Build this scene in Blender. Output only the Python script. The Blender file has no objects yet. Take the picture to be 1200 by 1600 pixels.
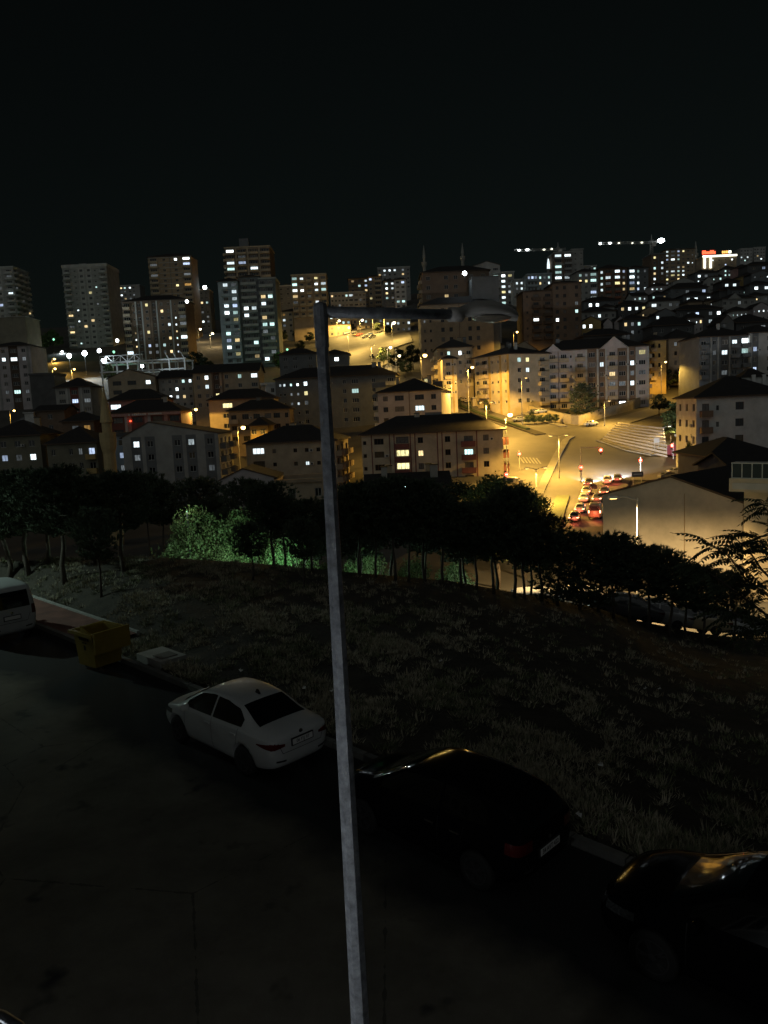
import bpy, bmesh, math, random
import numpy as np
from mathutils import Vector, Matrix
from mathutils.bvhtree import BVHTree
from mathutils.geometry import delaunay_2d_cdt
R = math.radians
scene = bpy.context.scene
C = scene.collection

# ------------------------------------------------------------------ camera
EYE = 7.4
PITCH, ROLL, FPX = R(7.5), -0.047, 1200.0          # focal length in pixels of a 1200 x 1600 frame
_f = Vector((0, math.cos(PITCH), -math.sin(PITCH)))
_u0 = Vector((0, math.sin(PITCH), math.cos(PITCH)))
_r0 = Vector((1, 0, 0))
_r = _r0 * math.cos(ROLL) + _u0 * math.sin(ROLL)
_u = -_r0 * math.sin(ROLL) + _u0 * math.cos(ROLL)
cam_data = bpy.data.cameras.new('camera')
cam = bpy.data.objects.new('camera', cam_data)
C.objects.link(cam)
cam.matrix_world = Matrix(((_r.x, _u.x, -_f.x, 0), (_r.y, _u.y, -_f.y, 0), (_r.z, _u.z, -_f.z, EYE), (0, 0, 0, 1)))
cam_data.sensor_fit = 'VERTICAL'
cam_data.sensor_height = 24.0
cam_data.lens = 24.0 * FPX / 1600.0
cam_data.clip_start = 0.05
cam_data.clip_end = 6000
scene.camera = cam

# ------------------------------------------------------------------ night sky, faint light of the town behind the camera, exposure
world = bpy.data.worlds.new('World')
scene.world = world
world.use_nodes = True
nt = world.node_tree
nt.nodes.clear()
wo = nt.nodes.new('ShaderNodeOutputWorld')
bg = nt.nodes.new('ShaderNodeBackground')
sky = nt.nodes.new('ShaderNodeTexSky')
sky.sky_type = 'NISHITA'
sky.sun_disc = False
sky.sun_elevation = R(24)
sky.sun_rotation = R(200)
hs = nt.nodes.new('ShaderNodeHueSaturation')
hs.inputs['Saturation'].default_value = 0.35
nt.links.new(sky.outputs[0], hs.inputs['Color'])
tint = nt.nodes.new('ShaderNodeMix')
tint.data_type = 'RGBA'; tint.blend_type = 'MULTIPLY'
tint.inputs[0].default_value = 1.0
tint.inputs[7].default_value = (0.75, 1.0, 0.86, 1)
nt.links.new(hs.outputs[0], tint.inputs[6])
nt.links.new(tint.outputs[2], bg.inputs['Color'])
bg.inputs['Strength'].default_value = 0.0008
nt.links.new(bg.outputs[0], wo.inputs['Surface'])
sun_d = bpy.data.lights.new('town_glow', 'SUN')  # wide sun lamp standing in for the town's glow
sun_d.energy = 0.24
sun_d.angle = R(120)
sun_d.color = (0.95, 1.0, 0.97)
sun = bpy.data.objects.new('town_glow', sun_d)
C.objects.link(sun)
sun.rotation_euler = Vector((0.36, 0.86, -0.42)).to_track_quat('-Z', 'Y').to_euler()

scene.view_settings.view_transform = 'Standard'
scene.view_settings.look = 'None'
scene.view_settings.exposure = 0
scene.view_settings.gamma = 1
scene.view_settings.use_curve_mapping = False
scene.render.engine = 'CYCLES'
cy = scene.cycles
cy.use_denoising = True
try:
    cy.denoiser = 'OPENIMAGEDENOISE'
except Exception:
    pass
cy.max_bounces = 5
cy.diffuse_bounces = 3
cy.glossy_bounces = 3
cy.transmission_bounces = 4
cy.sample_clamp_indirect = 3.0
cy.caustics_reflective = False
cy.caustics_refractive = False
cy.use_light_tree = True
cy.use_adaptive_sampling = False

# ------------------------------------------------------------------ helpers
def W(px, py, Z):
    """world point seen at pixel px,py (1200 x 1600 frame) at depth Z metres"""
    return Vector((0, 0, EYE)) + (_f + _r * ((px - 600) / FPX) + _u * ((800 - py) / FPX)) * Z
def PX(p):
    d = Vector(p) - Vector((0, 0, EYE))
    z = d.dot(_f)
    return 600 + FPX * d.dot(_r) / z, 800 - FPX * d.dot(_u) / z

KP = Vector((-1.06, 15.95))                     # a point of the near kerb
KD = Vector((-0.712, 0.702)).normalized()       # kerb runs away to the left
KN = Vector((KD.y, -KD.x))                      # across the kerb, away from the road
KC = KP.dot(KN)
def interp(t, x):
    return float(np.interp(x, [a for a, b in t], [b for a, b in t]))
RIDGE = [(-0.75, -6.0), (-0.5, -6.3), (-0.29, -6.5), (-0.17, -7.0), (-0.04, -7.7), (0.08, -8.3), (0.17, -9.1), (0.27, -10.0), (0.33, -10.9), (0.42, -11.9), (0.5, -12.5), (0.8, -13.5)]
VL = [(0, -16.5), (52, -16.5), (120, -18), (165, -17), (200, -10), (240, -2), (330, 19), (420, 40), (600, 72), (900, 112), (1500, 150), (4500, 170)]
VR = [(0, -16.3), (52, -16.3), (90, -17.5), (107, -17.8), (130, -16.5), (150, -14.7), (175, -11), (210, -5.6), (225, -3), (240, 1), (300, 20), (400, 46), (500, 69), (700, 105), (1000, 135), (1500, 160), (4500, 180)]
def sm(t):
    t = min(1, max(0, t))
    return t * t * (3 - 2 * t)
def H(x, y):
    """height of the ground"""
    yy = max(y, 1.0)
    a = x / yy
    s = x * KN.x + y * KN.y - KC
    if y < 3 or s < 0.0:
        near = 0.0
        if s < 0: return near if y < 60 else EYE + interp(VL, y)
    den = KN.x * a + KN.y
    yk = KC / den if den > 0.05 else 60
    b = sm((a + 0.1) / 0.2)
    v = EYE + interp(VL, y) * (1 - b) + interp(VR, y) * b
    zr = EYE + interp(RIDGE, a)
    if yk > 44:
        return v if y > 60 else 0.0
    yr = max(36.0, yk + 4)
    if y <= yr:
        t = (y - yk) / (yr - yk)
        z = zr * (0.75 * t + 0.25 * sm(t)) + 0.14 * min(1, s / 0.3) * (1 - t)
        al = (x - KP.x) * KD.x + (y - KP.y) * KD.y
        if al > 7.5 and s < 4.0:                 # level ground for the pavement
            k = sm((al - 7.5) / 2.0) * (1 - sm((s - 1.9) / 2.0))
            z = z * (1 - k) + 0.03 * k
        return z
    t = (y - yr) / 15.0
    if t < 1:
        return zr + (v - zr) * sm(t)
    return v
def G(px, py, z0=8.0, z1=900.0):
    """first ground point seen at pixel px,py"""
    d = _f + _r * ((px - 600) / FPX) + _u * ((800 - py) / FPX)
    t = z0
    while t < z1:
        p = Vector((0, 0, EYE)) + d * t
        if p.z < H(p.x, p.y):
            lo, hi = t - max(0.5, t * 0.01), t
            for _ in range(14):
                m = (lo + hi) / 2
                p = Vector((0, 0, EYE)) + d * m
                if p.z < H(p.x, p.y): hi = m
                else: lo = m
            return p
        t += max(0.5, t * 0.01)
    return Vector((0, 0, EYE)) + d * z1

def link(o, parent=None):
    C.objects.link(o)
    if parent is not None: o.parent = parent
    return o
def tag(o, label=None, cat=None, group=None, kind=None):
    if label: o['label'] = label
    if cat: o['category'] = cat
    if group: o['group'] = group
    if kind: o['kind'] = kind
    return o
def thing(name, label, cat, loc=(0, 0, 0), rz=0.0, group=None):
    o = bpy.data.objects.new(name, None)
    o.empty_display_size = 0.3
    o.location = loc
    o.rotation_euler = (0, 0, rz)
    link(o)
    return tag(o, label, cat, group)
def copy_tree(o, parent=None):
    c = o.copy()
    C.objects.link(c)
    c.parent = parent
    for ch in o.children:
        if ch.type != 'LIGHT': copy_tree(ch, c)
    return c

class MB:
    """collects faces and builds them as one mesh"""
    def __init__(s): s.v = []; s.f = []; s.m = []
    def poly(s, pts, m=0):
        n = len(s.v)
        s.v += [tuple(p) for p in pts]
        s.f.append(tuple(range(n, n + len(pts)))); s.m.append(m)
    def box(s, x0, x1, y0, y1, z0, z1, m=0):
        n = len(s.v)
        s.v += [(x0, y0, z0), (x1, y0, z0), (x1, y1, z0), (x0, y1, z0), (x0, y0, z1), (x1, y0, z1), (x1, y1, z1), (x0, y1, z1)]
        for f in ((3, 2, 1, 0), (4, 5, 6, 7), (0, 1, 5, 4), (1, 2, 6, 5), (2, 3, 7, 6), (3, 0, 4, 7)):
            s.f.append(tuple(n + i for i in f)); s.m.append(m)
    def obox(s, c, hx, hy, hz, rz=0, m=0, taper=1.0):
        n = len(s.v)
        cs, sn = math.cos(rz), math.sin(rz)
        for k, z in ((1.0, -hz), (taper, hz)):
            for x, y in ((-hx, -hy), (hx, -hy), (hx, hy), (-hx, hy)):
                s.v.append((c[0] + (x * cs - y * sn) * k, c[1] + (x * sn + y * cs) * k, c[2] + z))
        for f in ((3, 2, 1, 0), (4, 5, 6, 7), (0, 1, 5, 4), (1, 2, 6, 5), (2, 3, 7, 6), (3, 0, 4, 7)):
            s.f.append(tuple(n + i for i in f)); s.m.append(m)
    def tube(s, pts, rad, n=8, m=0, cap=True):
        """swept tube through pts with radius per point"""
        pts = [Vector(p) for p in pts]
        if not hasattr(rad, '__len__'): rad = [rad] * len(pts)
        b = len(s.v)
        ref = Vector((0, 0, 1))
        t0 = (pts[1] - pts[0]).normalized()
        if abs(t0.dot(ref)) > 0.9: ref = Vector((1, 0, 0))
        side = t0.cross(ref).normalized()
        for i, p in enumerate(pts):
            t = (pts[min(i + 1, len(pts) - 1)] - pts[max(i - 1, 0)]).normalized()
            side = (side - t * side.dot(t)).normalized()
            up = t.cross(side)
            for k in range(n):
                a = 2 * math.pi * (k + 0.5) / n
                s.v.append(tuple(p + (side * math.cos(a) + up * math.sin(a)) * rad[i]))
        for i in range(len(pts) - 1):
            for k in range(n):
                k2 = (k + 1) % n
                s.f.append((b + i * n + k, b + i * n + k2, b + (i + 1) * n + k2, b + (i + 1) * n + k)); s.m.append(m)
        if cap:
            s.f.append(tuple(b + k for k in reversed(range(n)))); s.m.append(m)
            e = b + (len(pts) - 1) * n
            s.f.append(tuple(e + k for k in range(n))); s.m.append(m)
    def lathe(s, prof, n=16, m=0, axis='z', c=(0, 0, 0)):
        """prof: list of (radius, height)"""
        b = len(s.v)
        for r, h in prof:
            for k in range(n):
                a = 2 * math.pi * k / n
                x, y = r * math.cos(a), r * math.sin(a)
                p = (x, y, h) if axis == 'z' else (x, h, y)
                s.v.append((c[0] + p[0], c[1] + p[1], c[2] + p[2]))
        for i in range(len(prof) - 1):
            for k in range(n):
                k2 = (k + 1) % n
                q = (b + i * n + k, b + i * n + k2, b + (i + 1) * n + k2, b + (i + 1) * n + k)
                s.f.append(q if axis == 'z' else q[::-1]); s.m.append(m)
        for e, rev in ((b, True), (b + (len(prof) - 1) * n, False)):
            idx = [e + k for k in range(n)]
            if rev != (axis != 'z'): idx = idx[::-1]
            s.f.append(tuple(idx)); s.m.append(m)
    def mesh(s, name, smooth=False):
        me = bpy.data.meshes.new(name)
        me.from_pydata(s.v, [], s.f)
        me.polygons.foreach_set('material_index', s.m)
        if smooth: me.polygons.foreach_set('use_smooth', [True] * len(s.f))
        me.update()
        return me
    def build(s, name, mats, parent=None, smooth=False, loc=None, rz=0.0):
        me = s.mesh(name, smooth)
        if not isinstance(mats, (list, tuple)): mats = [mats]
        for m in mats: me.materials.append(M(m))
        o = bpy.data.objects.new(name, me)
        if loc is not None: o.location = loc
        o.rotation_euler = (0, 0, rz)
        return link(o, parent)
def inst(name, me, parent=None, loc=(0, 0, 0), rz=0.0, sc=None):
    o = bpy.data.objects.new(name, me)
    o.location = loc
    o.rotation_euler = (0, 0, rz)
    if sc is not None: o.scale = sc if hasattr(sc, '__len__') else (sc, sc, sc)
    return link(o, parent)

ORD = ['first', 'second', 'third', 'fourth', 'fifth', 'sixth', 'seventh', 'eighth', 'ninth', 'tenth', 'eleventh', 'twelfth', 'thirteenth', 'fourteenth', 'fifteenth', 'sixteenth', 'seventeenth', 'eighteenth', 'nineteenth', 'twentieth']
# ------------------------------------------------------------------ materials
MATS = {}
def M(k): return MATS[k] if isinstance(k, str) else k
def mat(name, col, rough=0.8, var=0.25, scale=1.5, bump=0.0, bscale=8.0, metal=0.0, spec=0.5, col2=None, coat=0.0):
    m = bpy.data.materials.new(name)
    m.use_nodes = True
    t = m.node_tree
    b = t.nodes['Principled BSDF']
    b.inputs['Roughness'].default_value = rough
    b.inputs['Metallic'].default_value = metal
    b.inputs['Specular IOR Level'].default_value = spec
    b.inputs['Coat Weight'].default_value = coat
    b.inputs['Coat Roughness'].default_value = 0.05
    tc = t.nodes.new('ShaderNodeTexCoord')
    if var > 0 or col2:
        n = t.nodes.new('ShaderNodeTexNoise')
        n.inputs['Scale'].default_value = scale
        n.inputs['Detail'].default_value = 6
        n.inputs['Roughness'].default_value = 0.65
        t.links.new(tc.outputs['Object'], n.inputs['Vector'])
        cr = t.nodes.new('ShaderNodeValToRGB')
        cr.color_ramp.elements[0].position = 0.3
        cr.color_ramp.elements[1].position = 0.7
        c2 = col2 or tuple(min(1, c * (1 + var)) for c in col)
        c1 = col if col2 else tuple(c * (1 - var) for c in col)
        cr.color_ramp.elements[0].color = (*c1, 1)
        cr.color_ramp.elements[1].color = (*c2, 1)
        t.links.new(n.outputs[0], cr.inputs[0])
        t.links.new(cr.outputs[0], b.inputs['Base Color'])
    else:
        b.inputs['Base Color'].default_value = (*col, 1)
    if bump > 0:
        n2 = t.nodes.new('ShaderNodeTexNoise')
        n2.inputs['Scale'].default_value = bscale
        n2.inputs['Detail'].default_value = 5
        t.links.new(tc.outputs['Object'], n2.inputs['Vector'])
        bp = t.nodes.new('ShaderNodeBump')
        bp.inputs['Strength'].default_value = bump
        bp.inputs['Distance'].default_value = 0.05
        t.links.new(n2.outputs[0], bp.inputs['Height'])
        t.links.new(bp.outputs[0], b.inputs['Normal'])
    MATS[name] = m
    return m
def emat(name, col, strength, sample='NONE', curtain=0.0):
    m = bpy.data.materials.new(name)
    m.use_nodes = True
    t = m.node_tree
    t.nodes.clear()
    o = t.nodes.new('ShaderNodeOutputMaterial')
    e = t.nodes.new('ShaderNodeEmission')
    e.inputs['Color'].default_value = (*col, 1)
    e.inputs['Strength'].default_value = strength
    t.links.new(e.outputs[0], o.inputs['Surface'])
    if curtain > 0:        # folds of a curtain and things on the sill behind the lit pane
        tc = t.nodes.new('ShaderNodeTexCoord')
        oi = t.nodes.new('ShaderNodeObjectInfo')
        ad = t.nodes.new('ShaderNodeVectorMath'); ad.operation = 'ADD'
        t.links.new(tc.outputs['Object'], ad.inputs[0])
        t.links.new(oi.outputs['Random'], ad.inputs[1])
        mp = t.nodes.new('ShaderNodeMapping')
        mp.inputs['Scale'].default_value = (3.0, 3.0, 0.8)
        t.links.new(ad.outputs[0], mp.inputs['Vector'])
        n = t.nodes.new('ShaderNodeTexNoise')
        n.inputs['Scale'].default_value = 1.6
        n.inputs['Detail'].default_value = 4
        t.links.new(mp.outputs[0], n.inputs['Vector'])
        mr = t.nodes.new('ShaderNodeMapRange')
        mr.inputs['From Min'].default_value = 0.32
        mr.inputs['From Max'].default_value = 0.68
        mr.inputs['To Min'].default_value = strength * (1 - curtain)
        mr.inputs['To Max'].default_value = strength * (1 + 0.6 * curtain)
        t.links.new(n.outputs[0], mr.inputs['Value'])
        m2 = t.nodes.new('ShaderNodeMapRange')
        m2.inputs['To Min'].default_value = 0.3; m2.inputs['To Max'].default_value = 1.9
        t.links.new(oi.outputs['Random'], m2.inputs['Value'])
        mm = t.nodes.new('ShaderNodeMath'); mm.operation = 'MULTIPLY'
        t.links.new(mr.outputs[0], mm.inputs[0]); t.links.new(m2.outputs[0], mm.inputs[1])
        t.links.new(mm.outputs[0], e.inputs['Strength'])
    m.cycles.emission_sampling = sample
    MATS[name] = m
    return m
# ground
def road_material():
    """old grey asphalt with cracks and stains; shade along the kerb painted as a darker strip with an uneven edge"""
    m = bpy.data.materials.new('asphalt_near'); m.use_nodes = True
    t = m.node_tree; N = t.nodes.new; L = t.links.new
    b = t.nodes['Principled BSDF']
    b.inputs['Roughness'].default_value = 0.95
    b.inputs['Specular IOR Level'].default_value = 0.25
    tc = N('ShaderNodeTexCoord')
    def noise(sc, det=5, ro=0.6):
        n = N('ShaderNodeTexNoise'); n.inputs['Scale'].default_value = sc; n.inputs['Detail'].default_value = det; n.inputs['Roughness'].default_value = ro
        L(tc.outputs['Object'], n.inputs['Vector']); return n.outputs[0]
    def math_(op, a, c, cl=False):
        n = N('ShaderNodeMath'); n.operation = op; n.use_clamp = cl
        for i, v in enumerate((a, c)):
            if isinstance(v, (int, float)): n.inputs[i].default_value = v
            else: L(v, n.inputs[i])
        return n.outputs[0]
    def mix(f, a, c):
        n = N('ShaderNodeMix'); n.data_type = 'RGBA'
        L(f, n.inputs[0])
        for i, v in ((6, a), (7, c)):
            if isinstance(v, tuple): n.inputs[i].default_value = (*v, 1)
            else: L(v, n.inputs[i])
        return n.outputs[2]
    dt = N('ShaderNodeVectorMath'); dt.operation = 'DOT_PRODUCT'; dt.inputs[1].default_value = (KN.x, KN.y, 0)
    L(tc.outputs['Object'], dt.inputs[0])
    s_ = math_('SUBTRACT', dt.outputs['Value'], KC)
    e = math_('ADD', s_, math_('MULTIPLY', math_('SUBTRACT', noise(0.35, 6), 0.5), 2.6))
    f = math_('MULTIPLY', math_('ADD', e, 3.3), 1.1, True)          # 0 on the old road, 1 on the painted shade
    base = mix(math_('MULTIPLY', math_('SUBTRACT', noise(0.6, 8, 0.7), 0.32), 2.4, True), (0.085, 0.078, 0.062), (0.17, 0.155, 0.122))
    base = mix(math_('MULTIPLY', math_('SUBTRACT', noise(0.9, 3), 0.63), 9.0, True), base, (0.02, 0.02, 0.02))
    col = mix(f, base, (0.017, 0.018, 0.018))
    vo = N('ShaderNodeTexVoronoi'); vo.feature = 'DISTANCE_TO_EDGE'; vo.inputs['Scale'].default_value = 0.22; L(tc.outputs['Object'], vo.inputs['Vector'])
    cr = math_('LESS_THAN', math_('ADD', vo.outputs['Distance'], math_('MULTIPLY', math_('SUBTRACT', noise(3.0), 0.5), 0.03)), 0.0022)
    col = mix(math_('MULTIPLY', cr, 0.55), col, (0.02, 0.02, 0.018))
    L(col, b.inputs['Base Color'])
    bp = N('ShaderNodeBump'); bp.inputs['Strength'].default_value = 0.3; bp.inputs['Distance'].default_value = 0.02
    L(noise(45, 3), bp.inputs['Height']); L(bp.outputs[0], b.inputs['Normal'])
    MATS['asphalt_near'] = m
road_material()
mat('asphalt_town', (0.11, 0.105, 0.095), 0.8, 0.22, 0.12, 0.1, 5)
mat('earth', (0.036, 0.031, 0.022), 0.95, 0.5, 1.3, 0.9, 9)
mat('town_ground', (0.07, 0.065, 0.055), 0.95, 0.35, 0.1)
mat('pavement', (0.2, 0.19, 0.165), 0.85, 0.2, 0.5)
mat('red_paving', (0.13, 0.055, 0.04), 0.85, 0.35, 1.5, 0.3, 20)
mat('concrete', (0.3, 0.3, 0.28), 0.85, 0.2, 1.5, 0.15, 12)
mat('kerb_concrete', (0.13, 0.13, 0.12), 0.85, 0.25, 2.5, 0.2, 15)
mat('line_paint', (0.3, 0.29, 0.25), 0.7, 0.3, 3)
mat('hedge', (0.03, 0.045, 0.02), 0.9, 0.4, 1.0)
mat('stone_wall', (0.32, 0.28, 0.2), 0.9, 0.2, 0.6)
mat('bank_paving', (0.3, 0.28, 0.26), 0.9, 0.2, 0.8)
mat('grass_green', (0.14, 0.16, 0.085), 0.95, 0.5, 6)
mat('grass_dry', (0.36, 0.33, 0.24), 0.95, 0.5, 5)
mat('pine_needles', (0.075, 0.1, 0.06), 0.85, 0.4, 3)
mat('pine_bark', (0.09, 0.075, 0.06), 0.95, 0.3, 12, 0.4, 40)
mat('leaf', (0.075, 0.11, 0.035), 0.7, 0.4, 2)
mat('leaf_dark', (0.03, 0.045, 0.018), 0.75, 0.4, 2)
mat('bark', (0.08, 0.065, 0.05), 0.95, 0.3, 6)
# walls
def wallm(k, c): mat('wall_' + k, c, 0.9, 0.2, 0.4)
for k, c in dict(plaster=(.5, .46, .39), grey=(.34, .34, .32), pale=(.45, .45, .43), white=(.62, .62, .6), cream=(.5, .43, .31), beige=(.42, .35, .25), tan=(.36, .28, .19), brown=(.19, .135, .095),
                 darkbrown=(.1, .07, .05), dark=(.1, .1, .1), darkgrey=(.16, .17, .175), blue=(.26, .31, .35), lilac=(.46, .42, .42), ochre=(.42, .3, .12), pink=(.42, .24, .22),
                 rust=(.25, .1, .06), steel=(.36, .41, .43), olive=(.2, .19, .14), maroon=(.18, .07, .06)).items(): wallm(k, c)
mat('roof_tile', (0.055, 0.03, 0.024), 0.85, 0.3, 1.2, 0.3, 6)
mat('roof_dark', (0.025, 0.022, 0.021), 0.85, 0.3, 1.2)
mat('frame_white', (0.5, 0.5, 0.48), 0.5, 0)
mat('frame_brown', (0.07, 0.045, 0.03), 0.6, 0)
mat('glass_balcony', (0.02, 0.022, 0.022), 0.35, 0, spec=0.12)
mat('glass_dark', (0.015, 0.017, 0.02), 0.12, 0, spec=0.5)
mat('glass_curtain', (0.16, 0.15, 0.14), 0.25, 0.3, 2)
mat('glass_warmdim', (0.1, 0.08, 0.05), 0.25, 0.3, 2)
mat('metal_galv', (0.28, 0.3, 0.335), 0.55, 0.45, 14, 0.2, 70, metal=0.35)
mat('metal_dark', (0.07, 0.07, 0.07), 0.5, 0.2, 4, metal=0.4)
mat('metal_pole', (0.36, 0.36, 0.34), 0.6, 0.2, 3)
mat('plastic_grey', (0.6, 0.58, 0.55), 0.55, 0.12, 4)
mat('plastic_black', (0.015, 0.015, 0.015), 0.5, 0)
mat('white_steel', (0.7, 0.72, 0.72), 0.6, 0.1, 1)
mat('bin_yellow', (0.27, 0.19, 0.02), 0.55, 0.15, 2.5)
mat('print_black', (0.02, 0.02, 0.02), 0.7, 0)
mat('print_white', (0.75, 0.75, 0.73), 0.6, 0)
mat('litter', (0.8, 0.8, 0.78), 0.6, 0)
# lit panes
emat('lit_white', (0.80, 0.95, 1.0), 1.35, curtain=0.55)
emat('lit_bright', (0.86, 0.97, 1.0), 2.6, curtain=0.25)
emat('lit_teal', (0.66, 1.0, 0.95), 0.9, curtain=0.5)
emat('lit_blue', (0.58, 0.72, 1.0), 0.9, curtain=0.5)
emat('lit_warm', (1.0, 0.74, 0.36), 1.0, curtain=0.5)
emat('lit_yellow', (1.0, 0.88, 0.42), 0.9, curtain=0.5)
emat('lit_dim', (0.75, 0.85, 0.9), 0.14, curtain=0.7)
emat('lit_amber', (1.0, 0.55, 0.15), 0.35, curtain=0.6)
emat('lamp_sodium', (1.0, 0.62, 0.16), 14.0)
emat('lamp_pale', (1.0, 0.84, 0.5), 14.0)
emat('lamp_white', (0.88, 0.97, 1.0), 22.0)
emat('lamp_green', (0.35, 1.0, 0.6), 1.5)
emat('red_light', (1.0, 0.05, 0.03), 9.0)
emat('red_core', (1.0, 0.45, 0.3), 10.0)
emat('brake_light', (1.0, 0.30, 0.12), 14.0)
emat('neon_red', (1.0, 0.10, 0.04), 3.2)
emat('neon_orange', (1.0, 0.42, 0.10), 2.2)
emat('neon_white', (1.0, 0.98, 0.78), 3.0)
emat('green_lamp_signal', (0.2, 1.0, 0.75), 3.0)
def light(name, kind, loc, power, col, parent=None, size=0.15, spot=None, blend=0.5, aim=None):
    d = bpy.data.lights.new(name, kind)
    d.energy = power
    d.color = col
    d.shadow_soft_size = size
    if kind == 'SPOT':
        d.spot_size = R(spot or 150)
        d.spot_blend = blend
    o = bpy.data.objects.new(name, d)
    o.location = loc
    if aim is not None: o.rotation_euler = Vector(aim).to_track_quat('-Z', 'Y').to_euler()
    return link(o, parent)
# ------------------------------------------------------------------ terrain
def terrain():
    v, f, mi = [], [], []
    az = [R(a) for a in np.concatenate([np.arange(-62, -30, 2.0), np.arange(-30, 30, 0.35), np.arange(30, 64, 2.0)])]
    rad = [0.5, 2, 4, 6]
    r = 8.0
    while r < 4500:
        rad.append(r); r *= 1.022 if r < 420 else 1.06
    for rr in rad:
        for a in az:
            y = rr if abs(a) < R(50) else rr
            x = rr * math.tan(a)
            z = H(x, y)
            s = x * KN.x + y * KN.y - KC
            if s < 0.35 and y < 60: z = -0.06
            v.append((x, y, z))
    n = len(az)
    for i in range(len(rad) - 1):
        for k in range(n - 1):
            f.append((i * n + k, i * n + k + 1, (i + 1) * n + k + 1, (i + 1) * n + k))
            mi.append(0 if rad[i] < 60 else 1)
    me = bpy.data.meshes.new('ground')
    me.from_pydata(v, [], f)
    me.polygons.foreach_set('material_index', mi)
    me.polygons.foreach_set('use_smooth', [True] * len(f))
    me.materials.append(M('earth')); me.materials.append(M('town_ground'))
    return tag(inst('ground', me), kind='structure')
terrain()

def drape(name, poly, dz, step, m, zf=None, parent=None, kind='structure'):
    """a sheet that follows the ground inside an outline of world points"""
    zf = zf or H
    P = [Vector((p[0], p[1])) for p in poly]
    B = []
    for i, p in enumerate(P):
        q = P[(i + 1) % len(P)]
        k = max(1, int((q - p).length / step))
        B += [p.lerp(q, j / k) for j in range(k)]
    x0, x1 = min(p.x for p in B), max(p.x for p in B)
    y0, y1 = min(p.y for p in B), max(p.y for p in B)
    pts = list(B)
    y = y0 + step * 0.5
    while y < y1:
        x = x0 + step * 0.5
        while x < x1:
            ins = False
            j = len(P) - 1
            for i in range(len(P)):
                if (P[i].y > y) != (P[j].y > y) and x < (P[j].x - P[i].x) * (y - P[i].y) / (P[j].y - P[i].y) + P[i].x: ins = not ins
                j = i
            if ins: pts.append(Vector((x, y)))
            x += step
        y += step
    ed = [(i, (i + 1) % len(B)) for i in range(len(B))]
    vv, ee, ff, *_ = delaunay_2d_cdt(pts, ed, [list(range(len(B)))], 1, 1e-4)
    me = bpy.data.meshes.new(name)
    me.from_pydata([(p.x, p.y, zf(p.x, p.y) + dz) for p in vv], [], [tuple(t) for t in ff])
    bmm = bmesh.new(); bmm.from_mesh(me)
    for fc in bmm.faces:
        fc.normal_update()
        if fc.normal.z < 0: fc.normal_flip()
        fc.smooth = True
    bmm.to_mesh(me); bmm.free()
    me.materials.append(M(m))
    return tag(inst(name, me, parent), kind=kind if parent is None else None)
def kp(t, s): # point t metres along the near kerb, s metres across it (positive: away from the road)
    q = KP + KD * t + KN * s
    return (q.x, q.y)
flat = lambda x, y: 0.0
# near road, with the shade the cars stand in painted on
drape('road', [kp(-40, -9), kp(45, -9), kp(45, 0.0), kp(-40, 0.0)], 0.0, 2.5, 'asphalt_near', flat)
rnd = random.Random(5)
# kerb of single stones
kerb = tag(link(bpy.data.objects.new('kerb', None)), kind='structure')
ks = MB()
ks.box(-0.49, 0.49, 0, 0.16, -0.1, 0.13)
kme = ks.mesh('kerb_stone'); kme.materials.append(M('kerb_concrete'))
for i in range(-14, 46):
    q = kp(i, 0.02 + 0.015 * rnd.random())
    o = inst('kerb_stone', kme, kerb, (q[0], q[1], 0.005 - 0.02 * rnd.random()), math.atan2(KD.y, KD.x) + math.pi + rnd.uniform(-0.012, 0.012))
# red pavement with its back edging, ends at the concrete slab
T0, T1 = 12.6, 44
drape('pavement', [kp(T0, 0.18), kp(T1, 0.18), kp(T1, 1.75), kp(T0, 1.75)], 0.125, 1.0, 'red_paving', flat)
edging = tag(link(bpy.data.objects.new('pavement_edging', None)), kind='structure')
es = MB(); es.box(-0.49, 0.49, 0, 0.1, -0.2, 0.19)
eme = es.mesh('edging_stone'); eme.materials.append(M('concrete'))
for i in range(13, 44):
    q = kp(i + 0.1, 1.76)
    inst('edging_stone', eme, edging, (q[0], q[1], 0), math.atan2(KD.y, KD.x) + math.pi + rnd.uniform(-0.01, 0.01))
drape('near_pavement', [kp(-40, -11.6), kp(45, -11.6), kp(45, -9.0), kp(-40, -9.0)], 0.12, 2.5, 'pavement', flat)
# ---- town roads
def gp(*pts): return [G(x, y) for x, y in pts]
up = lambda x, y: H(x, y)
# lower street under the bank
lower = [(-30, 47.5), (0, 49), (20, 49.5), (48, 48), (48, 58), (20, 60), (0, 60), (-30, 58)]
drape('lower_street', lower, 0.12, 2.5, 'asphalt_town')
# queue street, crossing, boulevard and the road below the retaining wall
cross = gp((875, 850), (862, 815), (842, 780), (815, 765), (795, 752), (785, 738), (740, 700), (690, 655), (640, 615), (640, 600), (690, 598), (735, 630), (800, 640), (850, 662), (905, 668), (960, 655), (1010, 640), (1085, 618), (1095, 625), (1030, 648), (975, 665), (935, 690), (965, 702), (1010, 716), (1100, 716), (1100, 745), (1020, 752), (985, 752), (965, 790), (950, 850))
drape('boulevard', cross, 0.25, 4.0, 'asphalt_town')
far_b = gp((505, 578), (505, 530), (440, 522), (438, 508), (500, 512), (560, 512), (640, 522), (645, 535), (615, 545), (612, 590), (560, 590))
drape('uphill_boulevard', far_b, 0.5, 6.0, 'asphalt_town')
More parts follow.
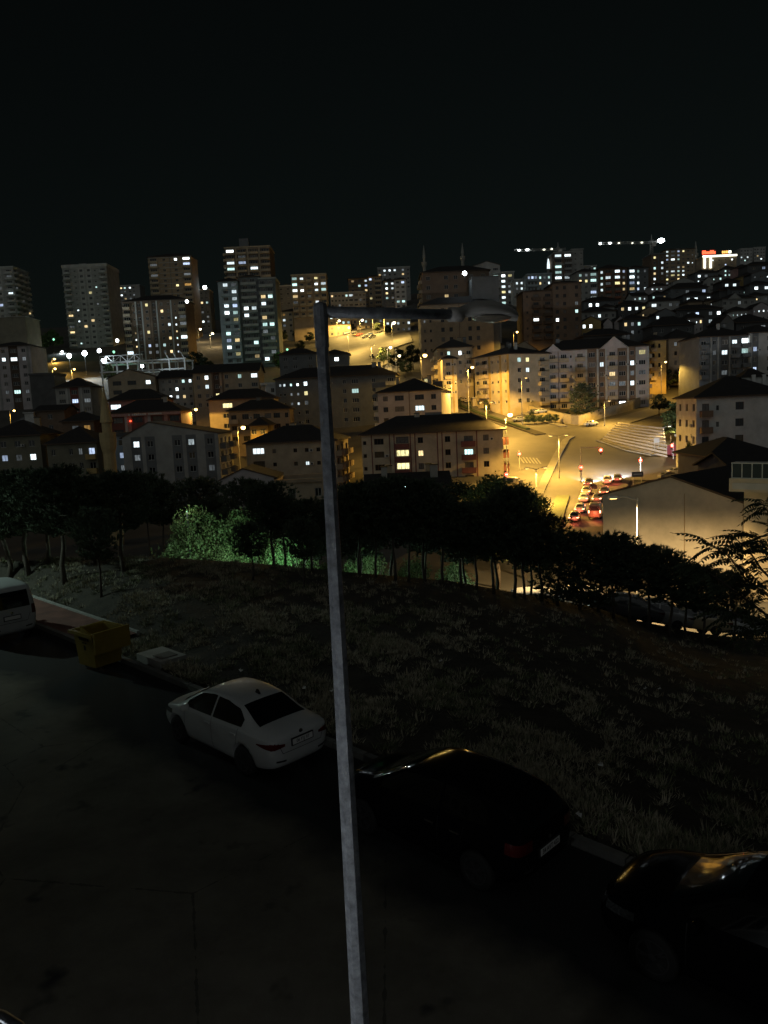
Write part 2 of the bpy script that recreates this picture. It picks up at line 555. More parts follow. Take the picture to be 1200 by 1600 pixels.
# kerbed islands and median
def strip(name, pts, w, m, dz, h=0.0, kind='structure', label=None, cat=None):
    """raised strip along pixel points"""
    P = [G(*p) for p in pts]
    b = MB()
    n = len(P)
    prev = None
    for i, p in enumerate(P):
        t = (P[min(i + 1, n - 1)] - P[max(i - 1, 0)]); t.z = 0; t.normalize()
        s = Vector((t.y, -t.x, 0)) * w / 2
        z = H(p.x, p.y) + dz
        a = Vector((p.x, p.y, z)) - s; c = Vector((p.x, p.y, z)) + s
        cur = (a, c, a + Vector((0, 0, h)), c + Vector((0, 0, h)))
        if prev:
            b.poly([prev[2], prev[3], cur[3], cur[2]])
            if h > 0.01:
                b.poly([prev[0], prev[2], cur[2], cur[0]]); b.poly([prev[3], prev[1], cur[1], cur[3]])
        else:
            b.poly([cur[0], cur[1], cur[3], cur[2]])
        prev = cur
    b.poly([prev[1], prev[0], prev[2], prev[3]])
    o = b.build(name, m)
    return tag(o, label, cat, None, kind)
strip('median', [(655, 606), (700, 628), (745, 647), (790, 662), (845, 681)], 3.0, 'earth', 0.3, 0.22)
strip('median_hedge', [(660, 610), (700, 629), (745, 648), (790, 663), (825, 675)], 1.1, 'hedge', 0.5, 0.55, None, 'low dark hedge along the median of the yellow-lit boulevard', 'hedge')
strip('traffic_island', [(842, 775), (858, 740), (870, 715), (884, 690), (893, 684)], 1.6, 'pavement', 0.3, 0.18)
strip('kerb_island', [(935, 690), (980, 706), (1020, 714)], 1.0, 'pavement', 0.3, 0.2)
strip('crossing_island', [(800, 640), (840, 655), (880, 668)], 2.4, 'pavement', 0.3, 0.2)
strip('street_verge', [(862, 835), (872, 800), (880, 778)], 2.2, 'grass_green', 0.3, 0.2)
# zebra bars painted at the crossing
zb = tag(link(bpy.data.objects.new('zebra_crossing', None)), kind='structure')
for k in range(6):
    a = G(812 + k * 5.2, 716 + k * 0.4); c = G(819 + k * 5.2, 726 + k * 0.2)
    d = (c - a); d.z = 0; s = Vector((d.y, -d.x, 0)).normalized() * 0.17
    b = MB(); lift = Vector((0, 0, 0.33))
    for p in (a, c): p.z = H(p.x, p.y)
    b.poly([a - s + lift, a + s + lift, c + s + lift, c - s + lift])
    b.build('painted_bar', 'line_paint', zb)
for k in range(5):     # lane dashes
    a = G(905 + k * 4.2, 748 - k * 14); c = G(907 + k * 4.2, 741 - k * 14)
# pale lines laid along the far boulevard
# ------------------------------------------------------------------ buildings
TOK = {'.': (0.7, None), '-': (1.6, None), 'n': (1.2, (0.65, 0.85, 0.95)), 'w': (1.9, (1.1, 1.3, 0.9)), 'W': (2.7, (1.95, 1.35, 0.9)), 'd': (1.9, (1.1, 1.35, 0.85)), 'D': (2.7, (1.95, 1.35, 0.85)),
       'p': (2.0, (1.15, 1.35, 0.85)), 'b': (3.0, (1.7, 2.05, 0.12)), 'g': (3.0, (2.5, 1.45, 1.0)), 'r': (2.0, (1.35, 1.5, 1.0)), '|': (0.55, None), ':': (0.22, None), 'k': (1.9, (1.1, 1.3, 0.9))}
WMESH, BMESH, PMESH = {}, {}, {}
def win_mesh(w, h, full, frame):
    key = (round(w, 2), round(h, 2), full, frame)
    if key not in WMESH:
        b = MB(); w2 = w / 2; t = 0.075
        for x0, x1, z0, z1 in ((-w2, w2, 0, t), (-w2, w2, h - t, h), (-w2, -w2 + t, t, h - t), (w2 - t, w2, t, h - t)): b.box(x0, x1, 0.0, 0.07, z0, z1)
        for k in range(1, 3 if w > 1.6 else 2):
            if w < 0.8: break
            x = -w2 + w * k / (3 if w > 1.6 else 2)
            b.box(x - 0.035, x + 0.035, 0.0, 0.07, t, h - t)
        if h > 1.6: b.box(-w2 + t, w2 - t, 0.002, 0.068, 0.7, 0.76)
        if full: b.poly([(-w2, 0.05, 0), (w2, 0.05, 0), (w2, 0.05, h), (-w2, 0.05, h)], 1)
        me = b.mesh('window')
        me.materials.append(M(frame))
        if full: me.materials.append(M('glass_dark'))
        WMESH[key] = me
    return WMESH[key]
def pane_mesh(w, h):
    key = (round(w, 2), round(h, 2))
    if key not in PMESH:
        b = MB(); b.box(-w / 2 + 0.05, w / 2 - 0.05, 0.04, 0.055, 0.05, h - 0.05)
        me = b.mesh('pane'); me.materials.append(M('glass_dark'))
        PMESH[key] = me
    return PMESH[key]
def balc_mesh(w, kind, m, out=1.15):
    key = (round(w, 1), kind, m)
    if key not in BMESH:
        b = MB(); w2 = w / 2
        b.box(-w2, w2, -out, 0.0, -0.18, 0.0)
        hp = 0.95
        if kind == 'rail':
            b.box(-w2, w2, -out, -out + 0.05, 0.9, 0.97)
            b.box(-w2, -w2 + 0.05, -out + 0.05, 0, 0.9, 0.97); b.box(w2 - 0.05, w2, -out + 0.05, 0, 0.9, 0.97)
            n = max(4, int(w / 0.3))
            for i in range(n + 1):
                x = -w2 + 0.03 + (w - 0.06) * i / n
                b.box(x - 0.02, x + 0.02, -out + 0.01, -out + 0.04, 0, 0.9)
        elif kind == 'round':
            n = 8
            for i in range(n):
                a0, a1 = math.pi * i / n, math.pi * (i + 1) / n
                p0, p1 = (-w2 * math.cos(a0), -out * 1.25 * math.sin(a0)), (-w2 * math.cos(a1), -out * 1.25 * math.sin(a1))
                b.poly([(*p0, -0.18), (*p1, -0.18), (*p1, hp), (*p0, hp)])
                b.poly([(p0[0] * .94, p0[1] * .94, hp), (*p0, hp), (*p1, hp), (p1[0] * .94, p1[1] * .94, hp)])
                b.poly([(p1[0] * .94, p1[1] * .94, 0), (p0[0] * .94, p0[1] * .94, 0), (p0[0] * .94, p0[1] * .94, hp), (p1[0] * .94, p1[1] * .94, hp)])
        else:
            b.box(-w2, w2, -out, -out + 0.08, 0, hp)
            b.box(-w2, -w2 + 0.08, -out + 0.08, 0, 0, hp); b.box(w2 - 0.08, w2, -out + 0.08, 0, 0, hp)
        me = b.mesh('balcony'); me.materials.append(M(m))
        BMESH[key] = me
    return BMESH[key]
def ac_mesh(c=[]):
    if not c:
        b = MB(); b.box(-0.42, 0.42, -0.15, 0.15, 0, 0.56); b.box(-0.3, -0.26, 0.15, 0.17, -0.05, 0.1); b.lathe([(0.22, -0.165), (0.2, -0.152)], 12, axis='y', c=(0.08, 0, 0.28), m=1)
        me = b.mesh('air_conditioner'); me.materials.append(M('frame_white')); me.materials.append(M('plastic_black')); c.append(me)
    return c[0]
BLD = {}
TW = 'tower blocks on the far ridge'
HG = 'houses on the right hillside'
wrnd = random.Random(11)
def facade(root, wmb, wins, O, ex, Wd, ze, zb, ns, sh, pat, o):
    """wall with openings; O = left end seen from outside, ex = along, outward = (ex.y, -ex.x)"""
    en = Vector((ex.y, -ex.x))
    rz = math.atan2(ex.y, ex.x)
    tot = sum(TOK[c][0] for c in pat)
    k = Wd / tot
    P = lambda x, z, d=0.0: (O.x + ex.x * x + en.x * d, O.y + ex.y * x + en.y * d, z)
    q = lambda x0, x1, z0, z1, m, d=0.0: wmb.poly([P(x0, z0, d), P(x1, z0, d), P(x1, z1, d), P(x0, z1, d)], m)
    if o.get('band'):                      # floor slabs standing a little proud of the wall
        for i in range(ns + 1):
            z1 = ze - o['top'] - sh * i + 0.02; z0 = z1 - 0.3
            if z0 < zb: break
            a_, c_, d_ = 0.0, Wd, 0.16
            wmb.poly([P(a_, z0, d_), P(c_, z0, d_), P(c_, z1, d_), P(a_, z1, d_)], 2)
            wmb.poly([P(a_, z1, d_), P(c_, z1, d_), P(c_, z1, 0), P(a_, z1, 0)], 2)
            wmb.poly([P(a_, z0, 0), P(c_, z0, 0), P(c_, z0, d_), P(a_, z0, d_)], 2)
    x = 0.0
    zs = ze - o['top']
    rows = [zs - sh * (i + 1) for i in range(ns)]
    for c in pat:
        wt, wn = TOK[c]
        x0, x1 = x, x + wt * k
        x = x1
        if c in '|:':
            pm, dd = (2, 0.14) if c == '|' else (1, 0.03)
            q(x0, x1, zb, ze, pm, dd)
            wmb.poly([P(x0, zb), P(x0, zb, dd), P(x0, ze, dd), P(x0, ze)], pm)
            wmb.poly([P(x1, zb, dd), P(x1, zb), P(x1, ze), P(x1, ze, dd)], pm)
            continue
        mi = 1 if c in 'dD' else (2 if c == 'p' else (3 if c == 'k' else 0))
        if wn is None:
            q(x0, x1, zb, ze, mi); continue
        ww, wh, sill = wn
        kk = min(1.5, max(0.6, k))
        ww = round(min(ww * kk, (x1 - x0) - 0.15) / 0.1) * 0.1
        wh = wh * min(1.12, sh / 2.9)
        xm = (x0 + x1) / 2
        xa, xb = xm - ww / 2, xm + ww / 2
        q(x0, xa, zb, ze, mi); q(xb, x1, zb, ze, mi)
        zt = ze
        for r, zf in enumerate(rows):
            za, zc = zf + sill, zf + sill + wh
            q(xa, xb, zc, zt, mi)
            zt = za
            dp = 0.18
            wmb.poly([P(xa, za), P(xb, za), P(xb, za, -dp), P(xa, za, -dp)], mi)
            wmb.poly([P(xa, zc, -dp), P(xb, zc, -dp), P(xb, zc), P(xa, zc)], mi)
            wmb.poly([P(xa, za, -dp), P(xa, zc, -dp), P(xa, zc), P(xa, za)], mi)
            wmb.poly([P(xb, za), P(xb, zc), P(xb, zc, -dp), P(xb, za, -dp)], mi)
            loc = P(xm, za, -0.16)
            if o['split']:
                w_ = inst('window', win_mesh(ww, wh, False, o['frame']), root, loc, rz)
                pn = inst('pane', pane_mesh(ww, wh), w_)
                slot = pn, 0
            else:
                w_ = inst('window', win_mesh(ww, wh, True, o['frame']), root, loc, rz)
                slot = w_, 1
            u = wrnd.random()
            if u < 0.3: setpane(slot, 'glass_curtain' if u < 0.2 else 'glass_warmdim')
            wins.append([slot, PX(P(xm, (za + zc) / 2)), False])
            if o['split'] and c in 'wWdDn' and wrnd.random() < 0.13:
                inst('air_conditioner', ac_mesh(), root, P(xb + 0.55 if xb + 1.0 < Wd else xa - 0.55, za + 0.05, 0.17), rz)
            if c in 'bgr':
                bk = o['balc'] if c == 'b' else 'solid'
                inst('balcony', balc_mesh((x1 - x0) * (0.92 if c != 'r' else 1.0), bk, o['bm']), root, P(xm, zf + 0.02, 0.003), rz)
        q(xa, xb, zb, zt, mi)
def setpane(slot, m):
    ob, i = slot
    ob.material_slots[i].link = 'OBJECT'
    ob.material_slots[i].material = M(m)
def roof_hip(b, A, ex, en, Wd, dep, ze, rh, ov=0.6, th=0.22):
    P = lambda x, y, z: (A.x + ex.x * x - en.x * y, A.y + ex.y * x - en.y * y, z)
    c = [(-ov, -ov), (Wd + ov, -ov), (Wd + ov, dep + ov), (-ov, dep + ov)]
    i = min(Wd, dep) / 2 + ov
    if Wd >= dep: r0, r1 = (-ov + i, dep / 2), (Wd + ov - i, dep / 2)
    else: r0, r1 = (Wd / 2, -ov + i), (Wd / 2, dep + ov - i)
    lo = [P(*p, ze) for p in c]; e = [P(*p, ze + th) for p in c]
    R0, R1 = P(*r0, ze + th + rh), P(*r1, ze + th + rh)
    b.poly(lo[::-1])
    for j in range(4): b.poly([lo[j], lo[(j + 1) % 4], e[(j + 1) % 4], e[j]], 1)
    if Wd >= dep:
        b.poly([e[0], e[1], R1, R0]); b.poly([e[1], e[2], R1]); b.poly([e[2], e[3], R0, R1]); b.poly([e[3], e[0], R0])
    else:
        b.poly([e[0], e[1], R0]); b.poly([e[1], e[2], R1, R0]); b.poly([e[2], e[3], R1]); b.poly([e[3], e[0], R0, R1])
def roof_gable(b, A, ex, en, Wd, dep, ze, rh, ap=0.5, along=False, ov=0.5, th=0.2):
    """ridge runs away from the front (gable end in front) or along it"""
    P = lambda x, y, z: (A.x + ex.x * x - en.x * y, A.y + ex.y * x - en.y * y, z)
    if along:
        y0, y1, ym = -ov, dep + ov, dep / 2
        sl = rh / (dep / 2)
        S = [(y0, ze - sl * ov), (ym, ze + rh), (y1, ze - sl * ov)]
        f = lambda s, x, d: P(x, s[0], s[1] + d)
        for s0, s1 in ((S[0], S[1]), (S[1], S[2])):
            b.poly([f(s0, -ov, th), f(s0, Wd + ov, th), f(s1, Wd + ov, th), f(s1, -ov, th)])
            b.poly([f(s0, -ov, 0), f(s1, -ov, 0), f(s1, Wd + ov, 0), f(s0, Wd + ov, 0)])
            b.poly([f(s0, -ov, 0), f(s0, -ov, th), f(s1, -ov, th), f(s1, -ov, 0)]); b.poly([f(s0, Wd + ov, 0), f(s1, Wd + ov, 0), f(s1, Wd + ov, th), f(s0, Wd + ov, th)])
        b.poly([f(S[0], -ov, 0), f(S[0], Wd + ov, 0), f(S[0], Wd + ov, th), f(S[0], -ov, th)], 1)
    else:
        xa = Wd * ap
        S = [(-ov, ze - rh / xa * ov), (xa, ze + rh), (Wd + ov, ze - rh / (Wd - xa) * ov)]
        f = lambda s, y, d: P(s[0], y, s[1] + d)
        o2 = 0.12
        for s0, s1 in ((S[0], S[1]), (S[1], S[2])):
            b.poly([f(s0, -o2, th), f(s1, -o2, th), f(s1, dep, th), f(s0, dep, th)][::1])
            b.poly([f(s0, -o2, 0), f(s0, dep, 0), f(s1, dep, 0), f(s1, -o2, 0)])
            b.poly([f(s0, -o2, 0), f(s1, -o2, 0), f(s1, -o2, th), f(s0, -o2, th)], 1)
def block(root, tl, tr, Zl, Zr=None, dep=12, pat='.w.w.', side=None, sides=None, ns=5, sh=2.9, roof='hip', rh=2.6, ap=0.5, col='grey', acc='darkgrey', pil='pale', kcol='dark', frame='frame_white', balc='solid',
          bm=None, split=None, top=0.25, chim=0, rm='roof_dark', wins=None, dorm=False, base=None, par=0.7, band=False):
    Zr = Zr or Zl
    A, Bv = W(*tl, Zl), W(*tr, Zr)
    ze = (A.z + Bv.z) / 2
    A2, B2 = Vector((A.x, A.y)), Vector((Bv.x, Bv.y))
    ex = (B2 - A2); Wd = ex.length; ex.normalize()
    en = Vector((ex.y, -ex.x))
    if split is None: split = Zl < 242
    Ab, Bb = A2 - en * dep, B2 - en * dep
    zb = min(H(p.x, p.y) for p in (A2, B2, Ab, Bb)) - 1.0 if base is None else base
    ns = min(ns, int((ze - zb - 0.6) / sh))
    o = dict(band=band, top=top, split=split, frame=frame, balc=balc, bm=bm or 'wall_' + pil)
    wmb = MB()
    wins = wins if wins is not None else []
    facade(root, wmb, wins, A2, ex, Wd, ze, zb, ns, sh, pat, o)
    sides = sides or {}
    if side: sides[side[0]] = side[1]
    q = lambda p0, p1: wmb.poly([(p0.x, p0.y, zb), (p1.x, p1.y, zb), (p1.x, p1.y, ze), (p0.x, p0.y, ze)])
    if 'l' in sides: facade(root, wmb, wins, Ab, en, dep, ze, zb, ns, sh, sides['l'], o)
    else: q(Ab, A2)
    if 'r' in sides: facade(root, wmb, wins, B2, -en, dep, ze, zb, ns, sh, sides['r'], o)
    else: q(B2, Bb)
    q(Bb, Ab)
    rb = MB()
    zr = ze
    if roof == 'flat':
        wmb.poly([(p.x, p.y, ze - 0.02) for p in (A2, B2, Bb, Ab)])
        P = lambda x, y, z: (A2.x + ex.x * x - en.x * y, A2.y + ex.y * x - en.y * y, z)
        for x0, x1, y0, y1 in ((-.3, Wd + .3, -.3, 0.1), (-.3, Wd + .3, dep - .1, dep + .3), (-.3, .1, .1, dep - .1), (Wd - .1, Wd + .3, .1, dep - .1)):
            n = len(rb.v)
            rb.v += [P(x, y, z) for z in (ze, ze + par) for x, y in ((x0, y0), (x1, y0), (x1, y1), (x0, y1))]
            for f in ((3, 2, 1, 0), (4, 5, 6, 7), (0, 1, 5, 4), (1, 2, 6, 5), (2, 3, 7, 6), (3, 0, 4, 7)):
                rb.f.append(tuple(n + i for i in f)); rb.m.append(1)
        zr = ze
    elif roof == 'hip': roof_hip(rb, A2, ex, en, Wd, dep, ze, rh); zr = ze + rh * 0.7
    elif roof == 'gable':
        xa = Wd * ap
        for e_ in (0.0, dep):
            t3 = [(A2.x - en.x * e_, A2.y - en.y * e_, ze), (B2.x - en.x * e_, B2.y - en.y * e_, ze), (A2.x + ex.x * xa - en.x * e_, A2.y + ex.y * xa - en.y * e_, ze + rh)]
            wmb.poly(t3 if e_ == 0 else t3[::-1])
        roof_gable(rb, A2, ex, en, Wd, dep, ze, rh, ap); zr = ze + rh * 0.6
    elif roof == 'ridge':
        roof_gable(rb, A2, ex, en, Wd, dep, ze, rh, along=True); zr = ze + rh * 0.8
        for p0, p1 in ((Ab, A2), (B2, Bb)):
            mid = (p0 + p1) / 2
            wmb.poly([(p0.x, p0.y, ze), (p1.x, p1.y, ze), (mid.x, mid.y, ze + rh)])
    wall = wmb.build('wall', ['wall_' + col, 'wall_' + acc, 'wall_' + pil, 'wall_' + kcol], root)
    rf = rb.build('roof', [rm, 'wall_' + (pil if roof == 'flat' else 'darkbrown')], root) if rb.f else None
    cr = random.Random(int(tl[0] * 7 + tl[1]))
    for i in range(chim):
        fx, fy = cr.uniform(0.12, 0.88) * Wd, cr.uniform(0.3, 0.65) * dep
        x, y = A2.x + ex.x * fx - en.x * fy, A2.y + ex.y * fx - en.y * fy
        cb = MB(); w_ = cr.uniform(0.35, 0.6); rz = math.atan2(ex.y, ex.x)
        cb.obox((x, y, zr + 0.5), w_, 0.35, 1.1, rz); cb.obox((x, y, zr + 1.66), w_ + 0.1, 0.45, 0.06, rz, 1)
        cb.build('chimney', ['wall_' + cr.choice(['grey', 'beige', 'darkgrey']), 'roof_dark'], rf)
    if dorm:     # small gable over the eaves
        for fx, wd in dorm:
            x = fx * Wd
            P = lambda u, y, z: (A2.x + ex.x * (x + u) - en.x * y, A2.y + ex.y * (x + u) - en.y * y, z)
            db = MB(); h_ = wd * 0.42
            db.poly([P(-wd / 2, -0.64, ze - 0.1), P(wd / 2, -0.64, ze - 0.1), P(0, -0.64, ze + h_)], 0)
            for s_ in (-1, 1):
                db.poly([P(s_ * wd / 2 * 1.12, -0.75, ze - 0.12), P(0, -0.75, ze + h_ + 0.12), P(0, 3.5, ze + h_ + 0.12), P(s_ * wd / 2 * 1.12, 3.5, ze - 0.12)], 1)
                db.poly([P(s_ * wd / 2 * 1.12, -0.75, ze - 0.3), P(0, -0.75, ze + h_ - 0.06), P(0, -0.75, ze + h_ + 0.12), P(s_ * wd / 2 * 1.12, -0.75, ze - 0.12)], 2)
            db.build('dormer', ['wall_' + col, rm, 'wall_' + pil], root)
    return dict(A=A2, B=B2, ex=ex, en=en, Wd=Wd, ze=ze, zb=zb, dep=dep, wins=wins, root=root)
MISS = []
def light_up(wins, lit, tol=17.0):
    for l in lit:
        k = l[2] if len(l) > 2 else 'white'
        best, bd = None, 1e9
        for w in wins:
            if w[2]: continue
            d = math.hypot(w[1][0] - l[0], w[1][1] - l[1])
            if d < bd: best, bd = w, d
        if best is None or bd > tol: MISS.append((l, round(bd, 1))); continue
        best[2] = True
        if k == 'white' and len(l) < 3: k = wrnd.choice(['white'] * 6 + ['warm', 'yellow', 'teal', 'blue', 'dim'])
        setpane(best[0], 'lit_' + k)
def Bd(name, label, tl, tr, Z, lit=(), cat='building', group=None, Zr=None, more=None, **kw):
    """a building: one thing with wall, roof, windows, balconies"""
    root = thing(name, label, cat, (0, 0, 0), group=group)
    if group == TW: kw.setdefault('band', True)
    info = block(root, tl, tr, Z, Zr, **kw)
    for m in more or []:
        m = dict(m); block(root, m.pop('tl'), m.pop('tr'), m.pop('Z'), wins=info['wins'], **m)
    light_up(info['wins'], lit)
    if group in (TW, HG) or Z > 300:        # some more faintly lit rooms
        for w_ in info['wins']:
            if not w_[2] and wrnd.random() < (0.2 if group == HG else 0.16):
                w_[2] = True; setpane(w_[0], 'lit_' + wrnd.choice(['dim', 'dim', 'white', 'warm', 'teal', 'white']))
    # the thing's origin moves to the building's base
    c = (info['A'] + info['B']) / 2
    base = Vector((c.x, c.y, info['zb']))
    root.location = base
    for ch in root.children: ch.location = ch.location - base
    BLD[label] = info
    return info
# ---- far towers and blocks, left to right
TW = 'tower blocks on the far ridge'
Bd('apartment_tower', 'grey tower with rounded balconies cut off by the left edge of the picture', (-32, 421), (20, 417), 405, [(7, 474, 'blue')], 'tower', TW, dep=18, pat='w.wp.b', sides={'r': 'b.b.b'}, ns=9, roof='flat', col='grey', pil='pale', balc='round')
Bd('apartment_tower', 'tall grey tower with rounded white balconies down both sides and a pale centre panel', (97, 419), (166, 416), 415, [(114, 440, 'bright'), (143, 457), (119, 475, 'yellow'), (123, 502), (136, 510, 'warm'), (112, 513, 'warm'), (113, 520, 'warm')], 'tower', TW,
   dep=20, pat='b.n.p.p.n.b', sides={'l': 'b.w.b.'}, ns=15, sh=2.95, roof='flat', par=1.6, col='grey', pil='pale', balc='round')
Bd('apartment_tower', 'small distant lit tower seen between the two big towers', (186, 447), (218, 446), 640, [(187, 450), (197, 450), (203, 450), (187, 456, 'dim'), (193, 458, 'dim'), (189, 463), (199, 464), (203, 464)], 'tower', TW, dep=14, pat='ww.ww.-', ns=8, roof='flat', col='grey')
Bd('apartment_tower', 'beige tower with a bright lamp on its top right corner', (231, 403), (298, 399), 440, [(241, 415), (243, 423), (245, 432), (247, 448), (270, 406, 'bright'), (286, 404, 'bright'), (287, 413, 'blue'), (290, 430), (269, 450, 'yellow'), (292, 446, 'amber'), (302, 505, 'amber'), (303, 520, 'amber'), (300, 536, 'warm')], 'tower', TW,
   dep=16, pat='g.w.:.w.g', sides={'l': 'w.w'}, ns=18, roof='hip', rh=3, col='tan', pil='pale', bm='wall_beige')
Bd('apartment_block', 'wide brown striped apartment block standing behind the white steel frame', (191, 473), (289, 467), 340, [(234, 476, 'yellow'), (264, 506), (237, 517, 'yellow'), (211, 519, 'warm'), (214, 529, 'white'), (228, 538, 'blue'), (255, 535, 'teal'), (268, 545, 'warm'), (266, 526), (277, 514), (276, 504), (274, 495), (280, 544), (250, 545, 'dim'), (229, 545, 'dim')], 'apartment block', None,
   dep=16, pat='g.n|d|.w:.d|.w.w|.n.g', sides={'l': '.w-w.'}, ns=9, sh=2.95, roof='hip', rh=3.2, col='brown', acc='darkbrown', pil='pale', bm='wall_beige')
Bd('apartment_block', 'low dark block under a floodlight between the striped block and the twin tower', (301, 456), (327, 452), 480, [(309, 470, 'teal'), (315, 470), (322, 470, 'teal')], 'apartment block', None, dep=12, pat='.w.w.w.', ns=8, roof='flat', col='darkgrey')
Bd('apartment_tower', 'tall brown tower with a pale balcony grid behind the twin tower', (351, 390), (421, 384), 395, [(357, 392, 'bright'), (361, 411), (375, 412, 'blue'), (360, 420, 'teal'), (397, 417)], 'tower', TW,
   dep=18, pat='g|g|g|g', sides={'l': 'g.g.g'}, ns=9, sh=2.95, roof='flat', col='darkbrown', pil='beige', bm='wall_beige')
i7 = Bd('apartment_tower', 'twin tower with pale blue left wing in front of the brown grid tower', (340, 441), (371, 439), 330, [(348, 446), (357, 446, 'dim'), (367, 447), (368, 466), (352, 479), (370, 479), (352, 488, 'bright'), (359, 488, 'teal'), (370, 488), (360, 520, 'teal'), (358, 532), (374, 531), (366, 530, 'dim'), (359, 541), (375, 552), (382, 487, 'bright'), (388, 488), (400, 477), (412, 475), (424, 464, 'teal'), (415, 506, 'teal'), (423, 508, 'teal'), (416, 517, 'dim'), (421, 557, 'white')], 'tower', None,
   dep=14, pat='.rr', sides={'l': '.w.n.w'}, ns=12, sh=2.92, roof='hip', rh=2.2, col='steel', pil='steel', bm='wall_steel',
   more=[dict(tl=(371, 434), tr=(404, 432), Z=331, dep=14, pat='.rr.', ns=12, sh=2.92, roof='hip', rh=1.5, col='darkgrey', pil='grey', bm='wall_grey'), dict(tl=(404, 437), tr=(430, 435), Z=329, dep=14, pat='rr.', ns=12, sh=2.92, roof='flat', col='darkgrey', pil='grey', bm='wall_grey')])
Bd('apartment_block', 'unlit dark block right of the twin tower', (432, 448), (456, 447), 480, [], 'apartment block', None, dep=12, pat='.w.w.', ns=4, roof='flat', col='darkgrey')
Bd('apartment_block', 'square lit block standing above the top end of the lamp pole', (455, 432), (509, 428), 400, [(461, 434, 'teal'), (468, 433), (463, 446, 'teal'), (462, 455, 'bright'), (471, 455, 'bright'), (462, 463), (493, 432), (494, 443, 'bright'), (505, 444), (502, 449, 'teal'), (490, 470, 'bright'), (461, 471, 'dim')], 'apartment block', TW, dep=14, pat='g.b.b.b.g', ns=7, sh=3.0, roof='flat', col='tan', acc='brown', pil='beige')
Bd('apartment_block', 'long low grey block with small windows, right above the lamp arm', (516, 461), (571, 454), 480, [(540, 458), (549, 457), (560, 468, 'dim'), (517, 462, 'warm')], 'apartment block', None, dep=12, pat='wwwwwWWww', ns=4, roof='flat', col='grey', kcol='dark')
Bd('apartment_block', 'brown block with yellow balconies on its right bay, on the ridge above the lamp arm', (544, 437), (575, 433), 500, [(552, 441, 'warm'), (567, 439), (572, 438, 'blue'), (569, 444, 'blue'), (580, 466, 'yellow'), (573, 456, 'warm')], 'apartment block', TW, dep=14, pat='.w.w.w', ns=6, sh=3.0, roof='hip', rh=1.5, col='brown', pil='ochre',
   more=[dict(tl=(575, 433), tr=(595, 431), Z=498, dep=14, pat='w.g', ns=7, sh=3.0, roof='hip', rh=1.5, col='tan', pil='cream', bm='wall_cream')])
Bd('apartment_block', 'grey block topping the ridge above the yellow-balconied block', (590, 421), (640, 416), 540, [(602, 421), (614, 419), (608, 425), (597, 432), (631, 419, 'dim')], 'apartment block', TW, dep=14, pat='w.w.w.w.-w.w', ns=5, roof='flat', col='grey', acc='dark')
Bd('apartment_block', 'grey block with a white-framed front, left of the twin minarets', (598, 440), (616, 438), 480, [(604, 441), (611, 440, 'bright'), (611, 446), (606, 453, 'bright'), (600, 451, 'warm'), (599, 459, 'teal'), (613, 463, 'dim')], 'apartment block', None, dep=12, pat='.w.w', ns=7, roof='hip', rh=1.8, col='darkgrey',
   more=[dict(tl=(616, 438), tr=(634, 436), Z=478, dep=12, pat='.W.W.', ns=7, roof='hip', rh=1.8, col='white', pil='white')])
light_up(BLD['grey block with a white-framed front, left of the twin minarets']['wins'], [(635, 439), (631, 473, 'teal')])
Bd('apartment_block', 'large brown block with dark hip roof, below the twin minarets', (659, 428), (764, 421), 278, [(694, 461, 'warm')], 'apartment block', None, dep=14, pat='.w.-.w.w.-w..w.', sides={'l': 'b.w.b'}, ns=8, sh=3.3, roof='hip', rh=3.0, col='brown', pil='tan', chim=0)
Bd('apartment_block', 'grey block with broad balconies peeping over the plain wall', (740, 418), (781, 412), 310, [], 'apartment block', None, dep=12, pat='.b.-b', ns=6, roof='gable', rh=1.6, col='grey', pil='grey')
Bd('apartment_block', 'windowless plain grey wall right above the lamp head', (737, 433), (779, 431), 268, [], 'building', None, dep=10, pat='---', ns=0, roof='flat', par=0.1, col='darkgrey', pil='darkgrey')
Bd('apartment_block', 'brown block with narrow windows seen under the lamp arm', (656, 479), (770, 471), 266, [(661, 498, 'dim')], 'apartment block', None, dep=14, pat='.n.n-.w.w-:.-w.w.--', sides={'l': '.w.w'}, ns=5, sh=3.3, roof='hip', rh=3.2, col='tan', pil='beige', acc='brown', frame='frame_brown')
Bd('apartment_block', 'narrow brightly lit block right of the plain wall', (780, 427), (803, 425), 430, [(784, 429, 'bright'), (790, 428), (784, 435), (785, 440), (785, 444), (793, 457), (787, 464, 'bright'), (787, 468)], 'apartment block', TW, dep=12, pat='.W.W.', ns=8, sh=2.95, roof='flat', col='grey', pil='pale')
Bd('apartment_block', 'lower pale block with a lit row, left of the dark brown block', (803, 439), (827, 436), 420, [(808, 452), (814, 451), (819, 451, 'bright'), (823, 450), (815, 461), (806, 430), (811, 430)], 'apartment block', TW, dep=12, pat='.w.w.w.', ns=6, roof='flat', col='pale')
Bd('office_block', 'pale blue block with a long lit window strip, behind the dark brown block', (824, 431), (862, 427), 410, [(832, 437, 'blue'), (839, 436), (845, 430, 'teal'), (846, 440), (856, 434, 'teal'), (856, 444), (860, 433, 'dim'), (828, 438, 'blue')], 'building', None, dep=12, pat='rrr.w.w.w.', ns=4, sh=2.9, roof='flat', col='steel', pil='steel')
